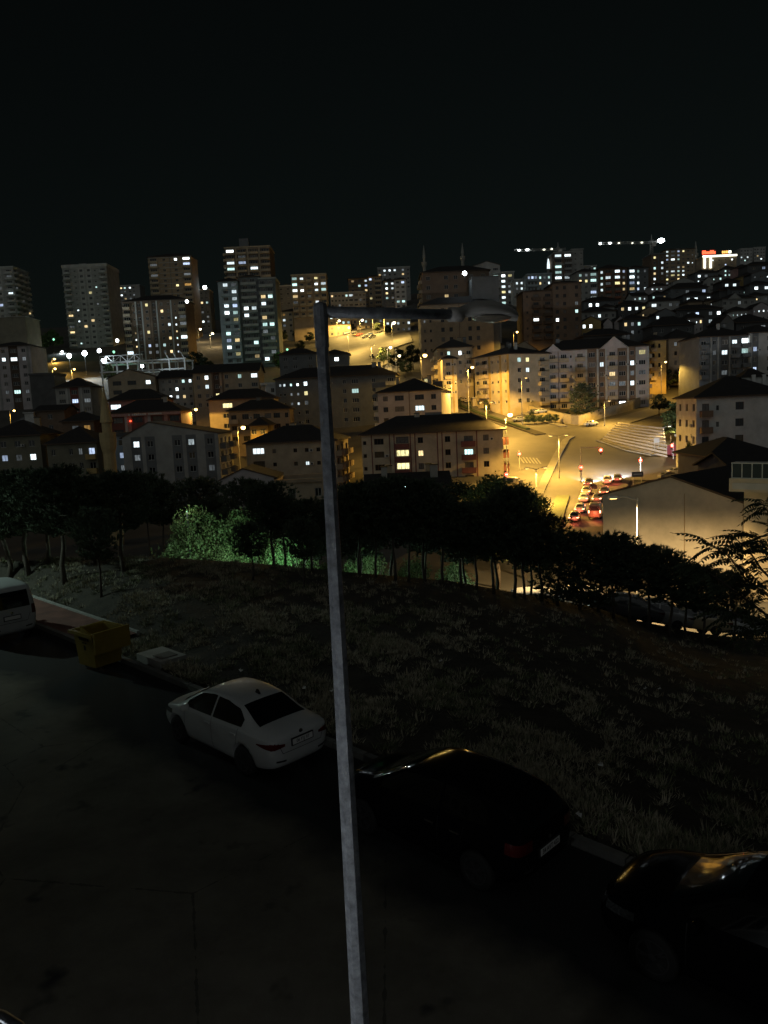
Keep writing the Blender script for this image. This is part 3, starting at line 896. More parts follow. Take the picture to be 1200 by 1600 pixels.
Bd('apartment_tower', 'tower with lit balconies just right of the left crane', (866, 398), (893, 392), 430, [(869, 395), (885, 394, 'bright'), (884, 404), (886, 414), (876, 420, 'teal'), (877, 424, 'teal'), (886, 434), (878, 440)], 'tower', TW, dep=16, pat='g.g', sides={'r': '.n.n.n.'}, ns=9, sh=3.0, roof='flat', col='brown', pil='grey',
   more=[dict(tl=(893, 391), tr=(911, 390), Z=431, dep=14, pat='.n.n', ns=9, sh=3.0, roof='flat', col='grey', pil='grey')])
Bd('apartment_block', 'dark brown block with three lit windows, right beside the lamp head', (817, 459), (863, 452), 272, [(843, 502, 'bright'), (871, 499, 'bright'), (898, 477, 'dim'), (899, 487, 'teal')], 'apartment block', None, dep=12, pat='.n.b.b', ns=6, sh=2.75, roof='hip', rh=1.2, col='brown', pil='darkbrown', frame='frame_brown',
   more=[dict(tl=(863, 445), tr=(908, 440), Z=271, dep=12, pat='.w.w-.w.', ns=7, sh=2.75, roof='hip', rh=1.5, col='brown', pil='darkbrown', frame='frame_brown')])
Bd('apartment_block', 'small faraway flat roof peeping over the wide lit block', (911, 418), (932, 414), 560, [], 'apartment block', None, dep=10, pat='w.w.w', ns=2, roof='flat', col='grey')
Bd('apartment_block', 'wide three-winged block with many lit windows under the right crane', (935, 421), (980, 418), 400, [(902, 435), (906, 434), (910, 434, 'dim'), (918, 432), (923, 431, 'teal'), (928, 430, 'teal'), (932, 430), (932, 424), (925, 462), (931, 461), (938, 430), (945, 447), (949, 447, 'dim'), (940, 454), (969, 427), (977, 426, 'blue'), (964, 446, 'yellow'), (970, 446, 'warm'), (975, 446, 'warm'), (974, 433, 'dim'), (985, 422), (991, 421, 'teal'), (999, 421), (991, 428, 'bright'), (986, 446, 'blue'), (992, 445), (986, 451), (992, 449), (991, 456, 'blue'), (984, 434, 'dim')], 'apartment block', None,
   dep=14, pat='.w.g.:.g.w.', ns=7, sh=3.0, roof='hip', rh=3.0, col='brown', pil='tan', bm='wall_rust',
   more=[dict(tl=(901, 428), tr=(935, 421), Z=401, dep=14, pat='.w.w.g.', ns=7, sh=3.0, roof='hip', rh=2.4, col='grey', pil='pale'), dict(tl=(981, 420), tr=(1013, 417), Z=402, dep=14, pat='.g.w-w.', ns=6, sh=3.0, roof='hip', rh=2.0, col='darkgrey', pil='steel')])
Bd('apartment_tower', 'tower with rows of lit windows right below the right crane', (1040, 391), (1086, 388), 430, [(1026, 404, 'yellow'), (1033, 414), (1034, 420), (1021, 422), (1018, 432), (1018, 438, 'bright'), (1028, 450), (1042, 394), (1046, 394, 'dim'), (1052, 394, 'dim'), (1060, 392), (1066, 391), (1061, 398), (1079, 398), (1044, 405), (1051, 404, 'bright'), (1055, 404, 'teal'), (1072, 404), (1072, 410), (1061, 416), (1067, 416, 'warm'), (1042, 423), (1051, 423), (1055, 422), (1062, 422), (1068, 422), (1043, 435, 'yellow'), (1052, 433, 'yellow'), (1056, 434, 'warm'), (1062, 434, 'yellow')], 'tower', TW,
   dep=16, pat='w.W.w.w.w.n.', sides={'r': 'w.w'}, ns=11, sh=2.15, roof='hip', rh=1.8, col='tan', pil='beige',
   more=[dict(tl=(1018, 400), tr=(1040, 395), Z=429, dep=14, pat='.w.|.w.', ns=8, sh=2.9, roof='flat', col='brown', pil='darkgrey')])
s22 = Bd('illuminated_building', 'building outlined with glowing white strips under a red roof sign', (1097, 404), (1151, 399), 470, [(1135, 415), (1153, 402, 'bright')], 'building', None, dep=16, pat='.n.n.n.n.n.', ns=5, roof='flat', col='tan', pil='beige')
Bd('apartment_block', 'pale roofline block on the far right skyline', (1157, 390), (1176, 388), 720, [(1155, 402), (1168, 402, 'bright')], 'apartment block', None, dep=14, pat='w.ww.w', ns=4, roof='flat', col='pale')
Bd('apartment_block', 'second pale skyline block at the far right, stepping lower', (1178, 388), (1196, 386), 730, [(1162, 407, 'bright')], 'apartment block', None, dep=14, pat='ww.ww', ns=4, roof='flat', col='pale')
# ---- houses climbing the right hillside
HG = 'houses on the right hillside'
hs_ = [
 ('house with three lit windows below the red sign', (1086, 428), (1122, 424), 400, [(1098, 431), (1106, 428, 'dim'), (1086, 433)], dict(pat='.w.w-w', col='darkgrey')),
 ('white house with a block of six lit panes below the white strips', (1130, 421), (1150, 419), 420, [(1136, 424), (1136, 430), (1143, 424, 'dim'), (1143, 429, 'dim'), (1147, 423, 'teal'), (1147, 429, 'teal'), (1147, 433, 'teal')], dict(pat='.w.w.w.', col='grey', sh=2.2)),
 ('pinkish house under the skyline at the right', (1152, 419), (1177, 416), 412, [(1176, 421, 'dim')], dict(pat='w.w.w', col='pink')),
 ('ochre-lit house wall near the right edge below the pinkish house', (1160, 434), (1186, 428), 380, [], dict(pat='.w.-', col='ochre')),
 ('dark roofed house at the right edge under the skyline', (1168, 417), (1215, 410), 395, [(1199, 419)], dict(pat='.w.w.w', col='dark')),
 ('dark house with a pair of lit windows, left of the ochre wall', (1128, 442), (1156, 438), 370, [(1139, 442), (1145, 441)], dict(pat='.w.w.', col='dark')),
 ('house at the right edge with two round white lights', (1172, 446), (1208, 442), 340, [(1184, 448, 'bright'), (1191, 448, 'bright')], dict(pat='.w.w.', col='darkgrey')),
 ('small grey gabled house in the middle of the right hillside', (1099, 441), (1116, 438), 388, [], dict(pat='w.w', col='grey', roof='gable', rh=2)),
 ('broad dark house with one lit end window under the small grey gable', (1048, 453), (1106, 447), 362, [(1102, 449), (1071, 455, 'dim')], dict(pat='.w.w.-w', col='darkgrey', rh=3)),
 ('house with three spaced lit windows halfway up the right slope', (1068, 463), (1112, 459), 330, [(1076, 465), (1087, 465), (1101, 463)], dict(pat='.w.w.-w', col='darkgrey')),
 ('small dark house with a single lit window above the pale gabled villa', (1124, 456), (1152, 452), 350, [(1141, 455)], dict(pat='.-w.', col='dark')),
 ('pale villa with columns and a small gable on the right slope', (1129, 470), (1180, 463), 308, [(1152, 474, 'dim'), (1152, 480)], dict(pat='w|w.|w|w.w', col='grey', dorm=[(0.35, 5)])),
 ('pale house with a blazing wall lamp on the right slope', (1014, 473), (1062, 468), 330, [(1026, 480, 'bright'), (1049, 478, 'dim'), (1059, 477, 'dim'), (1070, 473)], dict(pat='.Ww.-w.w', col='pale')),
 ('long dark house with a row of small lights above the big black roofs', (1056, 487), (1128, 480), 290, [(1090, 489), (1096, 489, 'dim'), (1110, 489), (1121, 488, 'bright'), (1125, 476)], dict(pat='.w.w.w.-w.w', col='dark')),
 ('house with two bright white lights below the three-winged block', (912, 472), (966, 468), 330, [(927, 475, 'bright'), (937, 475, 'bright')], dict(pat='-w.w-.w.w', col='darkgrey')),
 ('house with a line of four white lights left of the wall lamp house', (966, 478), (1010, 474), 320, [(973, 481), (984, 480, 'bright'), (992, 479, 'bright'), (1004, 479)], dict(pat='.w.w.w.w', col='dark')),
 ('grey house front under the house with two bright lights', (909, 489), (962, 485), 300, [(928, 494, 'dim'), (940, 494)], dict(pat='.w.w.w.w.w', col='grey')),
 ('little yellow-lit house with a gable beside the three small gables', (909, 504), (939, 501), 278, [(910, 506, 'bright'), (917, 505, 'bright')], dict(pat='w.w.-.', col='ochre', roof='gable', rh=1.8)),
 ('left one of two small pale gables on the dark slope', (943, 506), (957, 504), 279, [], dict(pat='.-.', col='lilac', roof='gable', rh=1.7)),
 ('right one of two small pale gables on the dark slope', (960, 504), (979, 502), 281, [], dict(pat='.-.', col='lilac', roof='gable', rh=2.0)),
 ('low house with a teal lit window under the dark right slope', (974, 501), (1012, 497), 276, [(977, 504), (986, 504, 'dim'), (996, 503, 'teal')], dict(pat='w.w.w.-', col='darkgrey')),
 ('dark gabled house among the big black roofs', (1126, 505), (1147, 502), 252, [], dict(pat='.-', col='darkgrey', roof='gable', rh=2.3)),
 ('dark house with a small window near the right edge, above the white panelled flats', (1150, 508), (1205, 500), 258, [(1193, 502, 'dim')], dict(pat='.w.-w.', col='dark', rh=3.2)),
 ('black roofed house between the two yellow-fronted flats and the right slope', (1020, 512), (1085, 505), 262, [], dict(pat='.w.w.w', col='dark', rh=3.4)),
 ('black roofed house behind the long flats on the retaining wall', (912, 528), (985, 520), 255, [(975, 513, 'dim')], dict(pat='.w.w.w.', col='dark', rh=2.5)),
]
for lab, tl, tr, Z, lit, kw in hs_:
    kw = dict(kw); kw.setdefault('rh', 2.2); kw.setdefault('ns', 2)
    if 'roof' not in kw: kw['roof'] = 'hip'
    Bd('house', lab, tl, tr, Z, lit, 'house', HG, dep=10, split=False, pil='grey', **kw)
xs_ = [(1000, 462, 345), (1030, 460, 352), (1086, 472, 322), (1112, 470, 326), (1160, 452, 345), (1186, 462, 322), (1190, 480, 292), (1156, 486, 286), (1086, 497, 268), (1040, 490, 284), (1016, 486, 296), (950, 480, 316), (1118, 432, 400), (1190, 428, 372), (1068, 440, 385), (1030, 447, 380)]
xr_ = random.Random(31)
for k, (px, py, Z) in enumerate(sorted(xs_)):
    w_ = xr_.uniform(20, 34)
    lt = [(px - w_ / 2 + w_ * xr_.random(), py + 4, xr_.choice(['white', 'white', 'dim', 'warm', 'teal'])) for _ in range(xr_.randint(1, 4))]
    Bd('house', ORD[k] + ' small house counted from the left on the dark right hillside', (px - w_ / 2, py + 1), (px + w_ / 2, py - 1.2), Z, lt, 'house', HG, dep=9, split=False, pil='grey', pat=xr_.choice(['n.n.n.n', '.n.w.n.', 'nn.nn.n', 'w.n.n.w']), ns=2, sh=2.5, rh=xr_.uniform(1.4, 2.2), roof=xr_.choice(['hip', 'hip', 'gable', 'ridge']), col=xr_.choice(['grey', 'darkgrey', 'lilac', 'tan', 'pale']))
# flats along the uphill boulevard
FG = 'flats along the uphill boulevard'
Bd('apartment_block', 'yellow-lit flats on the uphill boulevard left of the lamp pole', (437, 489), (498, 483), 405, [(447, 489, 'amber'), (486, 491, 'warm')], 'apartment block', FG, dep=12, pat='.w.w|w.w.|w.w', ns=4, sh=2.8, roof='hip', rh=2.0, col='cream', pil='ochre')
Bd('apartment_block', 'tan flats right behind the lamp pole corner on the uphill boulevard', (512, 493), (547, 489), 400, [], 'apartment block', FG, dep=12, pat='.w.|w.w|w', ns=4, sh=2.8, roof='hip', rh=1.5, col='tan', pil='beige')
Bd('apartment_block', 'beige flats with a teal window halfway along the uphill boulevard', (549, 491), (599, 487), 405, [(573, 504, 'teal'), (596, 503), (580, 497, 'amber')], 'apartment block', FG, dep=12, pat='.w.w|.w.w|w.w.', ns=4, sh=2.8, roof='hip', rh=1.5, col='beige', pil='cream')
Bd('apartment_block', 'flats with a row of white windows at the right end of the uphill boulevard', (600, 493), (641, 488), 365, [(605, 503), (615, 501, 'bright'), (623, 501), (636, 508), (607, 510, 'dim'), (637, 517, 'dim')], 'apartment block', FG, dep=12, pat='.w.w.w.w.w', ns=4, sh=2.8, roof='hip', rh=1.5, col='cream', pil='tan')
# ---- flats round the crossing
i1 = Bd('apartment_block', 'long five-storey flats with pale pilasters standing above the curved retaining wall', (844, 553), (1014, 538), 227, [(939, 568, 'white'), (983, 563, 'white'), (1001, 544, 'yellow'), (1002, 578), (983, 595), (950, 582), (952, 598, 'dim'), (968, 595, 'dim'), (966, 628, 'bright'), (983, 580, 'dim')], 'apartment block', None, Zr=223,
   dep=15, pat='.n:b:bn|b|D|d|bD|d|W|', sides={'r': '.b-b.', 'l': '.w.'}, ns=6, sh=2.9, roof='hip', rh=3.4, col='lilac', acc='brown', pil='pale', frame='frame_white', bm='wall_beige', chim=4, dorm=[(0.12, 4.5), (0.68, 7.5)])
Bd('apartment_block', 'yellow-lit flats with a dark right side, left of the long flats', (741, 558), (795, 556), 232, [(818, 560), (826, 559, 'teal'), (825, 572)], 'apartment block', None, Zr=218,
   dep=15, pat='wb|n.n|.n|', sides={'r': '-.w.w.-b.'}, ns=5, sh=2.9, roof='hip', rh=2.8, col='cream', acc='tan', pil='ochre', bm='wall_beige', chim=3)
Bd('apartment_block', 'gabled flats with a yellow-lit upper front behind the yellow-lit flats', (790, 549), (838, 545), 245, [], 'apartment block', None, dep=12, pat='.w.w.d.w', ns=3, roof='gable', rh=2.6, ap=0.62, col='beige', acc='darkbrown', chim=2)
Bd('apartment_block', 'flats with a glowing lamp at their yellow left corner, below the lamp arm', (683, 546), (738, 541), 238, [(705, 547, 'teal'), (718, 545, 'bright')], 'apartment block', None, dep=14, pat='.w.w.-w.b', sides={'l': 'b.|w.b'}, ns=4, sh=2.9, roof='hip', rh=3.0, col='beige', pil='cream', bm='wall_cream', chim=2)
Bd('house', 'small yellow-lit house with stacked balconies in front of the lamp-corner flats', (691, 562), (713, 560), 226, [], 'house', None, dep=8, pat='.b|n', ns=4, sh=2.7, roof='hip', rh=1.2, col='cream', pil='ochre', bm='wall_cream')
Bd('apartment_block', 'yellow-fronted flats with one window column, right of the long flats', (1015, 533), (1041, 531), 236, [], 'apartment block', None, dep=10, pat='b.w.-', ns=4, sh=2.9, roof='hip', rh=1.8, col='ochre', pil='tan', frame='frame_brown', chim=1)
Bd('apartment_block', 'orange-brown flats between the yellow front and the grey flats', (1043, 531), (1092, 527), 244, [(1056, 538), (1089, 562, 'white'), (1089, 577, 'warm'), (1080, 575, 'dim')], 'apartment block', None, dep=12, pat='.-w.-.w.w.', ns=5, sh=2.9, roof='hip', rh=3.2, col='tan', pil='rust', frame='frame_brown', chim=1)
Bd('apartment_block', 'grey flats with a bright white end panel at the right edge', (1093, 530), (1172, 522), 212, [(1146, 531), (1166, 530, 'bright'), (1160, 530, 'yellow'), (1136, 547), (1108, 548, 'dim'), (1162, 544, 'teal'), (1130, 575, 'dim')], 'apartment block', None, dep=14, pat='b.|w|.D|b.g', ns=4, sh=2.75, roof='hip', rh=3.4, col='darkgrey', acc='dark', pil='grey', bm='wall_darkgrey', chim=2,
   more=[dict(tl=(1172, 522), tr=(1215, 518), Z=211, dep=14, pat='.d-.W.', ns=4, sh=2.75, roof='hip', rh=2.4, col='pale', acc='darkgrey', pil='white')])
light_up(BLD['grey flats with a bright white end panel at the right edge']['wins'], [(1185, 543, 'blue'), (1186, 573, 'blue')])
i6 = Bd('apartment_block', 'white flats with dark balconies and a big black roof at the right edge', (1088, 625), (1232, 614), 136, [], 'apartment block', None, Zr=134, dep=14, pat='.b.n--W----W.', sides={'l': '.w.w.w'}, ns=4, sh=2.9, roof='hip', rh=3.6, col='white', acc='grey', pil='dark', frame='frame_brown', bm='wall_brown')
# ---- left side of the valley
LG = 'houses in the dark quarter on the left'
Bd('apartment_block', 'plain grey gable wall behind the flats at the left edge', (-30, 506), (38, 486), 300, [], 'building', None, dep=14, pat='--', ns=0, roof='flat', par=0.15, col='olive', pil='pale')
Bd('apartment_block', 'flats with a round attic window and bright panes at the left edge', (-22, 543), (47, 540), 270, [(10, 563), (21, 563, 'bright'), (35, 562, 'dim'), (17, 615), (26, 614, 'teal'), (36, 614, 'dim')], 'apartment block', None, dep=13, pat='.w|.w.D.w|.', ns=7, sh=2.85, roof='hip', rh=2.0, col='lilac', acc='darkbrown', pil='grey', frame='frame_white')
Bd('house', 'grey house with a pointed roof and a purple-white window, left of the slim minaret', (86, 607), (141, 604), 238, [(115, 625, 'blue'), (131, 625, 'dim')], 'house', LG, dep=10, pat='.W|.D.|W', ns=4, sh=2.7, roof='hip', rh=3.0, col='grey', acc='maroon', pil='pale')
Bd('house', 'unlit black block between the left flats and the pointed grey house', (46, 588), (84, 584), 262, [], 'house', LG, dep=10, pat='.--', ns=0, roof='flat', col='dark', pil='dark')
Bd('house', 'low dark house beside the bright white garage', (54, 643), (100, 640), 205, [], 'house', LG, dep=9, pat='.-w.-', ns=2, roof='ridge', rh=1.4, col='brown', pil='darkbrown')
Bd('garage', 'small bright white garage beside the parked van at the left', (38, 646), (52, 645), 204, [], 'garage', None, dep=7, pat='--', ns=0, roof='flat', par=0.2, col='white', pil='white')
Bd('house', 'dark house with one curtained lit window just left of the slim minaret', (97, 661), (146, 657), 188, [(122, 667, 'dim'), (136, 668, 'amber')], 'house', LG, dep=9, pat='.-W.W.', ns=2, roof='hip', rh=2.3, col='brown', pil='rust')
Bd('house', 'grey two-storey house with a black roof in the lower left, above the pines', (-24, 685), (62, 679), 168, [(14, 709, 'blue'), (35, 707, 'dim'), (55, 706, 'white')], 'house', LG, dep=11, pat='.-w.w.w.', ns=3, sh=3.0, roof='hip', rh=3.3, col='olive', pil='grey', chim=1)
Bd('house', 'long olive house joining the grey house, just left of the slim minaret', (73, 699), (150, 688), 162, [(118, 699, 'dim'), (132, 697, 'blue')], 'house', LG, dep=11, pat='.w-..w.w.b', ns=3, sh=3.0, roof='hip', rh=3.4, col='olive', pil='tan', bm='wall_ochre')
Bd('house', 'gabled house with four dark windows right behind the slim minaret', (168, 593), (242, 588), 240, [(234, 601)], 'house', LG, dep=12, pat='.W.W..w.', ns=4, sh=2.8, roof='gable', rh=2.6, ap=0.45, col='beige', pil='grey', frame='frame_brown')
Bd('house', 'house with glowing arched windows along its ground floor', (247, 592), (300, 588), 242, [(284, 596), (291, 596), (263, 616, 'bright'), (271, 616, 'bright'), (279, 616, 'bright'), (263, 623), (271, 623), (279, 622)], 'house', LG, dep=11, pat='.w.w.w.w.w', ns=4, sh=2.4, roof='ridge', rh=2.4, col='grey', pil='darkgrey')
Bd('apartment_block', 'ochre and dark flats with two rows of white windows left of the lamp pole', (301, 585), (403, 577), 235, [(316, 589), (328, 588, 'bright'), (317, 603), (331, 602), (343, 614), (365, 585), (394, 583, 'bright')], 'apartment block', LG, dep=12, pat='.w.w.|d.|w.-w.-W', sides={'l': 'n.|n'}, ns=4, sh=2.75, roof='ridge', rh=2.6, col='beige', acc='darkbrown', pil='brown')
Bd('house', 'house with a single yellow window and long black roof left of the lamp pole', (326, 629), (428, 619), 212, [(356, 631, 'yellow')], 'house', LG, dep=10, pat='.-W.-w.b', ns=3, sh=2.8, roof='hip', rh=2.8, col='beige', pil='tan', chim=1)
Bd('house', 'warm dim house with a black roof in front of the yellow-window house', (357, 645), (452, 637), 198, [], 'house', LG, dep=10, pat='b.W.W.WW.w', ns=3, sh=2.8, roof='hip', rh=2.6, col='tan', pil='beige', frame='frame_brown', chim=2)
Bd('house', 'small yellow-walled house beside the lit street lamp, left of the pole', (391, 664), (418, 667), 182, [], 'house', LG, dep=9, pat='W.W.', ns=3, sh=2.6, roof='hip', rh=1.9, col='ochre', pil='cream')
Bd('house', 'house with one pink-white window behind the pink fascia house', (169, 629), (256, 622), 210, [(182, 636, 'white')], 'house', LG, dep=10, pat='W.-.-.w.', ns=2, roof='hip', rh=3.0, col='pink', pil='grey', acc='maroon')
ip = Bd('house', 'house with a pink lettered fascia under a wide black roof', (173, 648), (282, 641), 190, [], 'house', LG, dep=10, pat='D|.D.|D.D', ns=2, sh=3.0, roof='hip', rh=3.0, col='pink', acc='maroon', pil='lilac', frame='frame_brown', chim=2)
ig = Bd('apartment_block', 'grey flats with a wide asymmetric gable end and dark window strips', (190, 678), (341, 683), 150, [(211, 702, 'white'), (290, 698, 'white'), (216, 721, 'dim'), (329, 733, 'dim')], 'apartment block', None, dep=13, pat='-d.d--d.d-d.', sides={'r': '.b.w.b.'}, ns=4, sh=2.6, top=0.3, roof='gable', rh=2.7, ap=0.29, col='grey', acc='darkgrey', pil='darkgrey', bm='wall_darkgrey', frame='frame_white', chim=0)
Bd('apartment_block', 'narrow blue-grey flats with a big blue window between the slim minaret and the gable end', (177, 683), (203, 680), 158, [(189, 705, 'blue'), (188, 723, 'dim')], 'apartment block', None, dep=11, pat='.W.', ns=4, sh=2.6, roof='flat', col='blue', pil='dark')
Bd('apartment_block', 'grey-beige flats with one large glowing window, left of the lamp pole above the pines', (384, 697), (524, 686), 160, [(402, 704, 'bright'), (459, 740, 'blue'), (468, 740, 'white'), (484, 739, 'white')], 'apartment block', None, Zr=157, dep=13, pat='.D.n.-n.n.n.-', sides={'r': 'b.b.b', 'l': '.w.'}, ns=4, sh=2.75, roof='hip', rh=3.2, col='beige', acc='beige', pil='tan', frame='frame_brown', bm='wall_tan', chim=2)
il = Bd('apartment_block', 'long cream flats with thin red-brown lines beside the crossing', (565, 691), (785, 661), 158, [(642, 713, 'yellow'), (636, 713, 'yellow'), (728, 701, 'teal'), (662, 713, 'warm')], 'apartment block', None, Zr=153, dep=13, pat='n.:W.:.:g:.:w.-:.:w.:.b:.w.-', sides={'r': '.b.b.', 'l': '.w.w.'}, ns=4, sh=2.65, roof='hip', rh=3.4, col='cream', acc='maroon', pil='tan', frame='frame_brown', bm='wall_maroon', chim=1, split=True)
Bd('apartment_block', 'pale lilac flats with a brown left side behind the long cream flats', (590, 617), (689, 607), 200, [(608, 641, 'teal'), (655, 635, 'white'), (542, 625), (548, 626), (559, 626), (570, 624, 'yellow')], 'apartment block', None, Zr=196, dep=16, pat='.w.W.:.W.w.', sides={'l': 'n.n.n.w.b'}, ns=4, sh=2.8, roof='hip', rh=3.4, col='lilac', acc='brown', pil='pale', frame='frame_brown', chim=2)
Bd('apartment_block', 'dark flats with scattered small lit windows on both sides of the lamp pole', (430, 594), (618, 584), 225, [(441, 590), (445, 590), (449, 590), (467, 588, 'bright'), (453, 602, 'dim'), (468, 600), (463, 615, 'dim'), (479, 615, 'yellow'), (460, 628, 'dim'), (466, 628), (475, 628, 'dim'), (522, 598, 'teal'), (547, 609, 'teal'), (525, 627), (526, 642)], 'apartment block', None, Zr=222, dep=14, pat='.nn.n.n.w.-w.n.-.w.D.-.w.-b', ns=5, sh=2.75, roof='hip', rh=3.2, col='darkgrey', pil='grey', chim=3)
Bd('house', 'house with two bright windows close to the right of the lamp pole', (500, 556), (545, 552), 268, [(511, 558, 'bright'), (523, 557, 'bright')], 'house', LG, dep=10, pat='.w.w.-', ns=2, roof='hip', rh=2.0, col='darkgrey', pil='grey')
Bd('house', 'dark house below the uphill boulevard, left of the lamp pole', (436, 556), (494, 551), 282, [], 'house', LG, dep=10, pat='.w.w-.w.', ns=3, roof='hip', rh=2.4, col='darkgrey', pil='grey')
Bd('house', 'little white-walled annex left of the dark scattered-window flats', (408, 603), (430, 600), 228, [(418, 608, 'dim')], 'house', LG, dep=7, pat='w.w', ns=1, roof='flat', col='white', pil='white')
Bd('house', 'low pink-grey gabled house just above the pines, left of the lamp pole', (346, 750), (428, 746), 118, [], 'house', LG, dep=9, pat='.w.-w.', ns=1, roof='gable', rh=1.5, ap=0.42, col='lilac', pil='pink')
Bd('house', 'low flat-roofed house with an orange-lit terrace against the lamp pole', (432, 757), (512, 750), 116, [], 'house', LG, dep=9, pat='-w.-w.', ns=1, roof='flat', par=0.5, col='beige', pil='tan')
Bd('house', 'low dark house with roof boxes in front of the cream flats', (574, 765), (702, 757), 112, [(633, 762, 'bright')], 'house', LG, dep=9, pat='.w.-w.-w.', ns=1, roof='ridge', rh=1.6, col='darkgrey', pil='darkgrey', chim=4)
# ---- right foreground buildings on the lower street
def gable_building():
    root = thing('gable_building', 'big blank orange-lit gable wall with a black roof on the lower street', 'building')
    info = block(root, (942, 779), (1161, 780), 80, 69, dep=22, pat='--', ns=0, roof='gable', rh=2.1, ap=0.52, col='plaster', pil='plaster')
    A, ex, en = info['A'], info['ex'], info['en']
    # a pipe and a crack line down the wall
    b = MB()
    x = info['Wd'] * 0.62
    p = A + ex * x + en * 0.07
    b.tube([(p.x, p.y, info['zb']), (p.x, p.y, info['ze'] + 0.6)], 0.035, 6)
    b.build('downpipe', 'wall_tan', root)
    c = (info['A'] + info['B']) / 2
    base = Vector((c.x, c.y, info['zb'])); root.location = base
    for ch in root.children: ch.location -= base
    return info
gable_building()
def balcony_building():
    root = thing('apartment_block', 'cream corner building with a white-framed glazed balcony at the right edge', 'apartment block')
    info = block(root, (1163, 742), (1260, 736), 61, 58, dep=9, pat='---', ns=0, roof='flat', par=0.3, col='cream', pil='cream')
    A, ex, en = info['A'], info['ex'], info['en']
    P = lambda x, y, z: Vector((A.x + ex.x * x + en.x * y, A.y + ex.y * x + en.y * y, z))
    zt = W(1175, 722, 60).z; zs = W(1175, 747, 60).z; zf = W(1175, 768, 60).z
    rz = math.atan2(ex.y, ex.x)
    b = MB()
    def pb(b, x0, x1, y0, y1, z0, z1, m=0):
        c = P((x0 + x1) / 2, (y0 + y1) / 2, (z0 + z1) / 2); b.obox(c, (x1 - x0) / 2, (y1 - y0) / 2, (z1 - z0) / 2, rz, m)
    pb(b, -0.75, 4.0, 0.01, 1.25, zf, zs)
    pb(b, -0.5, 4.0, 1.25, 1.29, zf + 0.2, zs - 0.35, 1)
    b.build('balcony', ['wall_cream', 'wall_pale'], root)
    b = MB()
    pb(b, -0.62, 3.6, 0.02, 1.2, zt - 0.08, zt)
    pb(b, -0.62, 3.6, 0.02, 1.2, zs + 0.002, zs + 0.06)
    for k in range(6):
        x = -0.6 + k * 0.74
        pb(b, x, x + 0.07, 1.1, 1.18, zs + 0.06, zt - 0.08)
    pb(b, -0.6, -0.54, 0.05, 0.12, zs + 0.06, zt - 0.08)
    b.build('balcony_frame', 'frame_white', root)
    for k in range(5):
        x = -0.53 + k * 0.74
        b = MB(); pb(b, x, x + 0.67, 1.13, 1.145, zs + 0.06, zt - 0.08); b.build('pane', 'glass_balcony', root)
    c = (info['A'] + info['B']) / 2
    base = Vector((c.x, c.y, info['zb'])); root.location = base
    for ch in root.children: ch.location -= base
balcony_building()
Bd('house', 'low black-roofed house between the gable wall and the white flats', (1108, 716), (1215, 709), 96, [], 'house', None, dep=10, pat='.---', ns=1, roof='hip', rh=2.0, col='darkgrey', pil='grey')
Bd('house', 'dark shed roof at the right edge below the white flats', (1150, 737), (1230, 730), 84, [], 'house', None, dep=10, pat='---', ns=0, roof='ridge', rh=1.6, col='dark', pil='dark')
# roof box on the white flats
def roof_box():
    a = i6; root = a['root']
    p = W(1172, 592, 142)
    b = MB()
    zt = W(1172, 590, 142).z; zb_ = a['ze']
    rz = math.atan2(a['ex'].y, a['ex'].x)
    hw = 19 / 1200 * 142
    b.obox((p.x, p.y, (zt + zb_) / 2), hw, 2.4, (zt - zb_) / 2, rz)
    o = b.build('roof_house', 'wall_white'); o.parent = root; o.location = -root.location
    b = MB(); b.obox((p.x, p.y, zt + 0.85), hw + 0.4, 2.8, 0.85, rz, 0, 0.12)
    o = b.build('roof_cap', 'roof_dark', o)
    for dx in (-0.7, 1.2):
        b = MB(); b.obox((p.x + dx, p.y - 2.7, zb_ + 1.9), 0.3, 0.3, 1.9, rz); o = b.build('chimney', 'wall_white'); o.parent = root; o.location = -root.location
roof_box()
def top_box(info, px, py, Z, hw, hh, hd, m, name='roof_box'):
    p = W(px, py, Z); root = info['root']
    b = MB(); b.obox(p, hw, hd, hh, math.atan2(info['ex'].y, info['ex'].x))
    o = b.build(name, m); o.parent = root; o.location = -root.location
    return o
top_box(BLD['tall brown tower with a pale balcony grid behind the twin tower'], 382, 381, 402, 2.4, 2.2, 2.4, 'wall_darkgrey')
top_box(BLD['tall grey tower with rounded white balconies down both sides and a pale centre panel'], 131, 417, 420, 2.0, 1.4, 2.0, 'wall_grey')
top_box(BLD['pale lilac flats with a brown left side behind the long cream flats'], 684, 603, 206, 1.6, 1.2, 1.6, 'wall_dark')
top_box(il, 678, 655, 163, 1.7, 1.5, 1.6, 'wall_darkgrey')
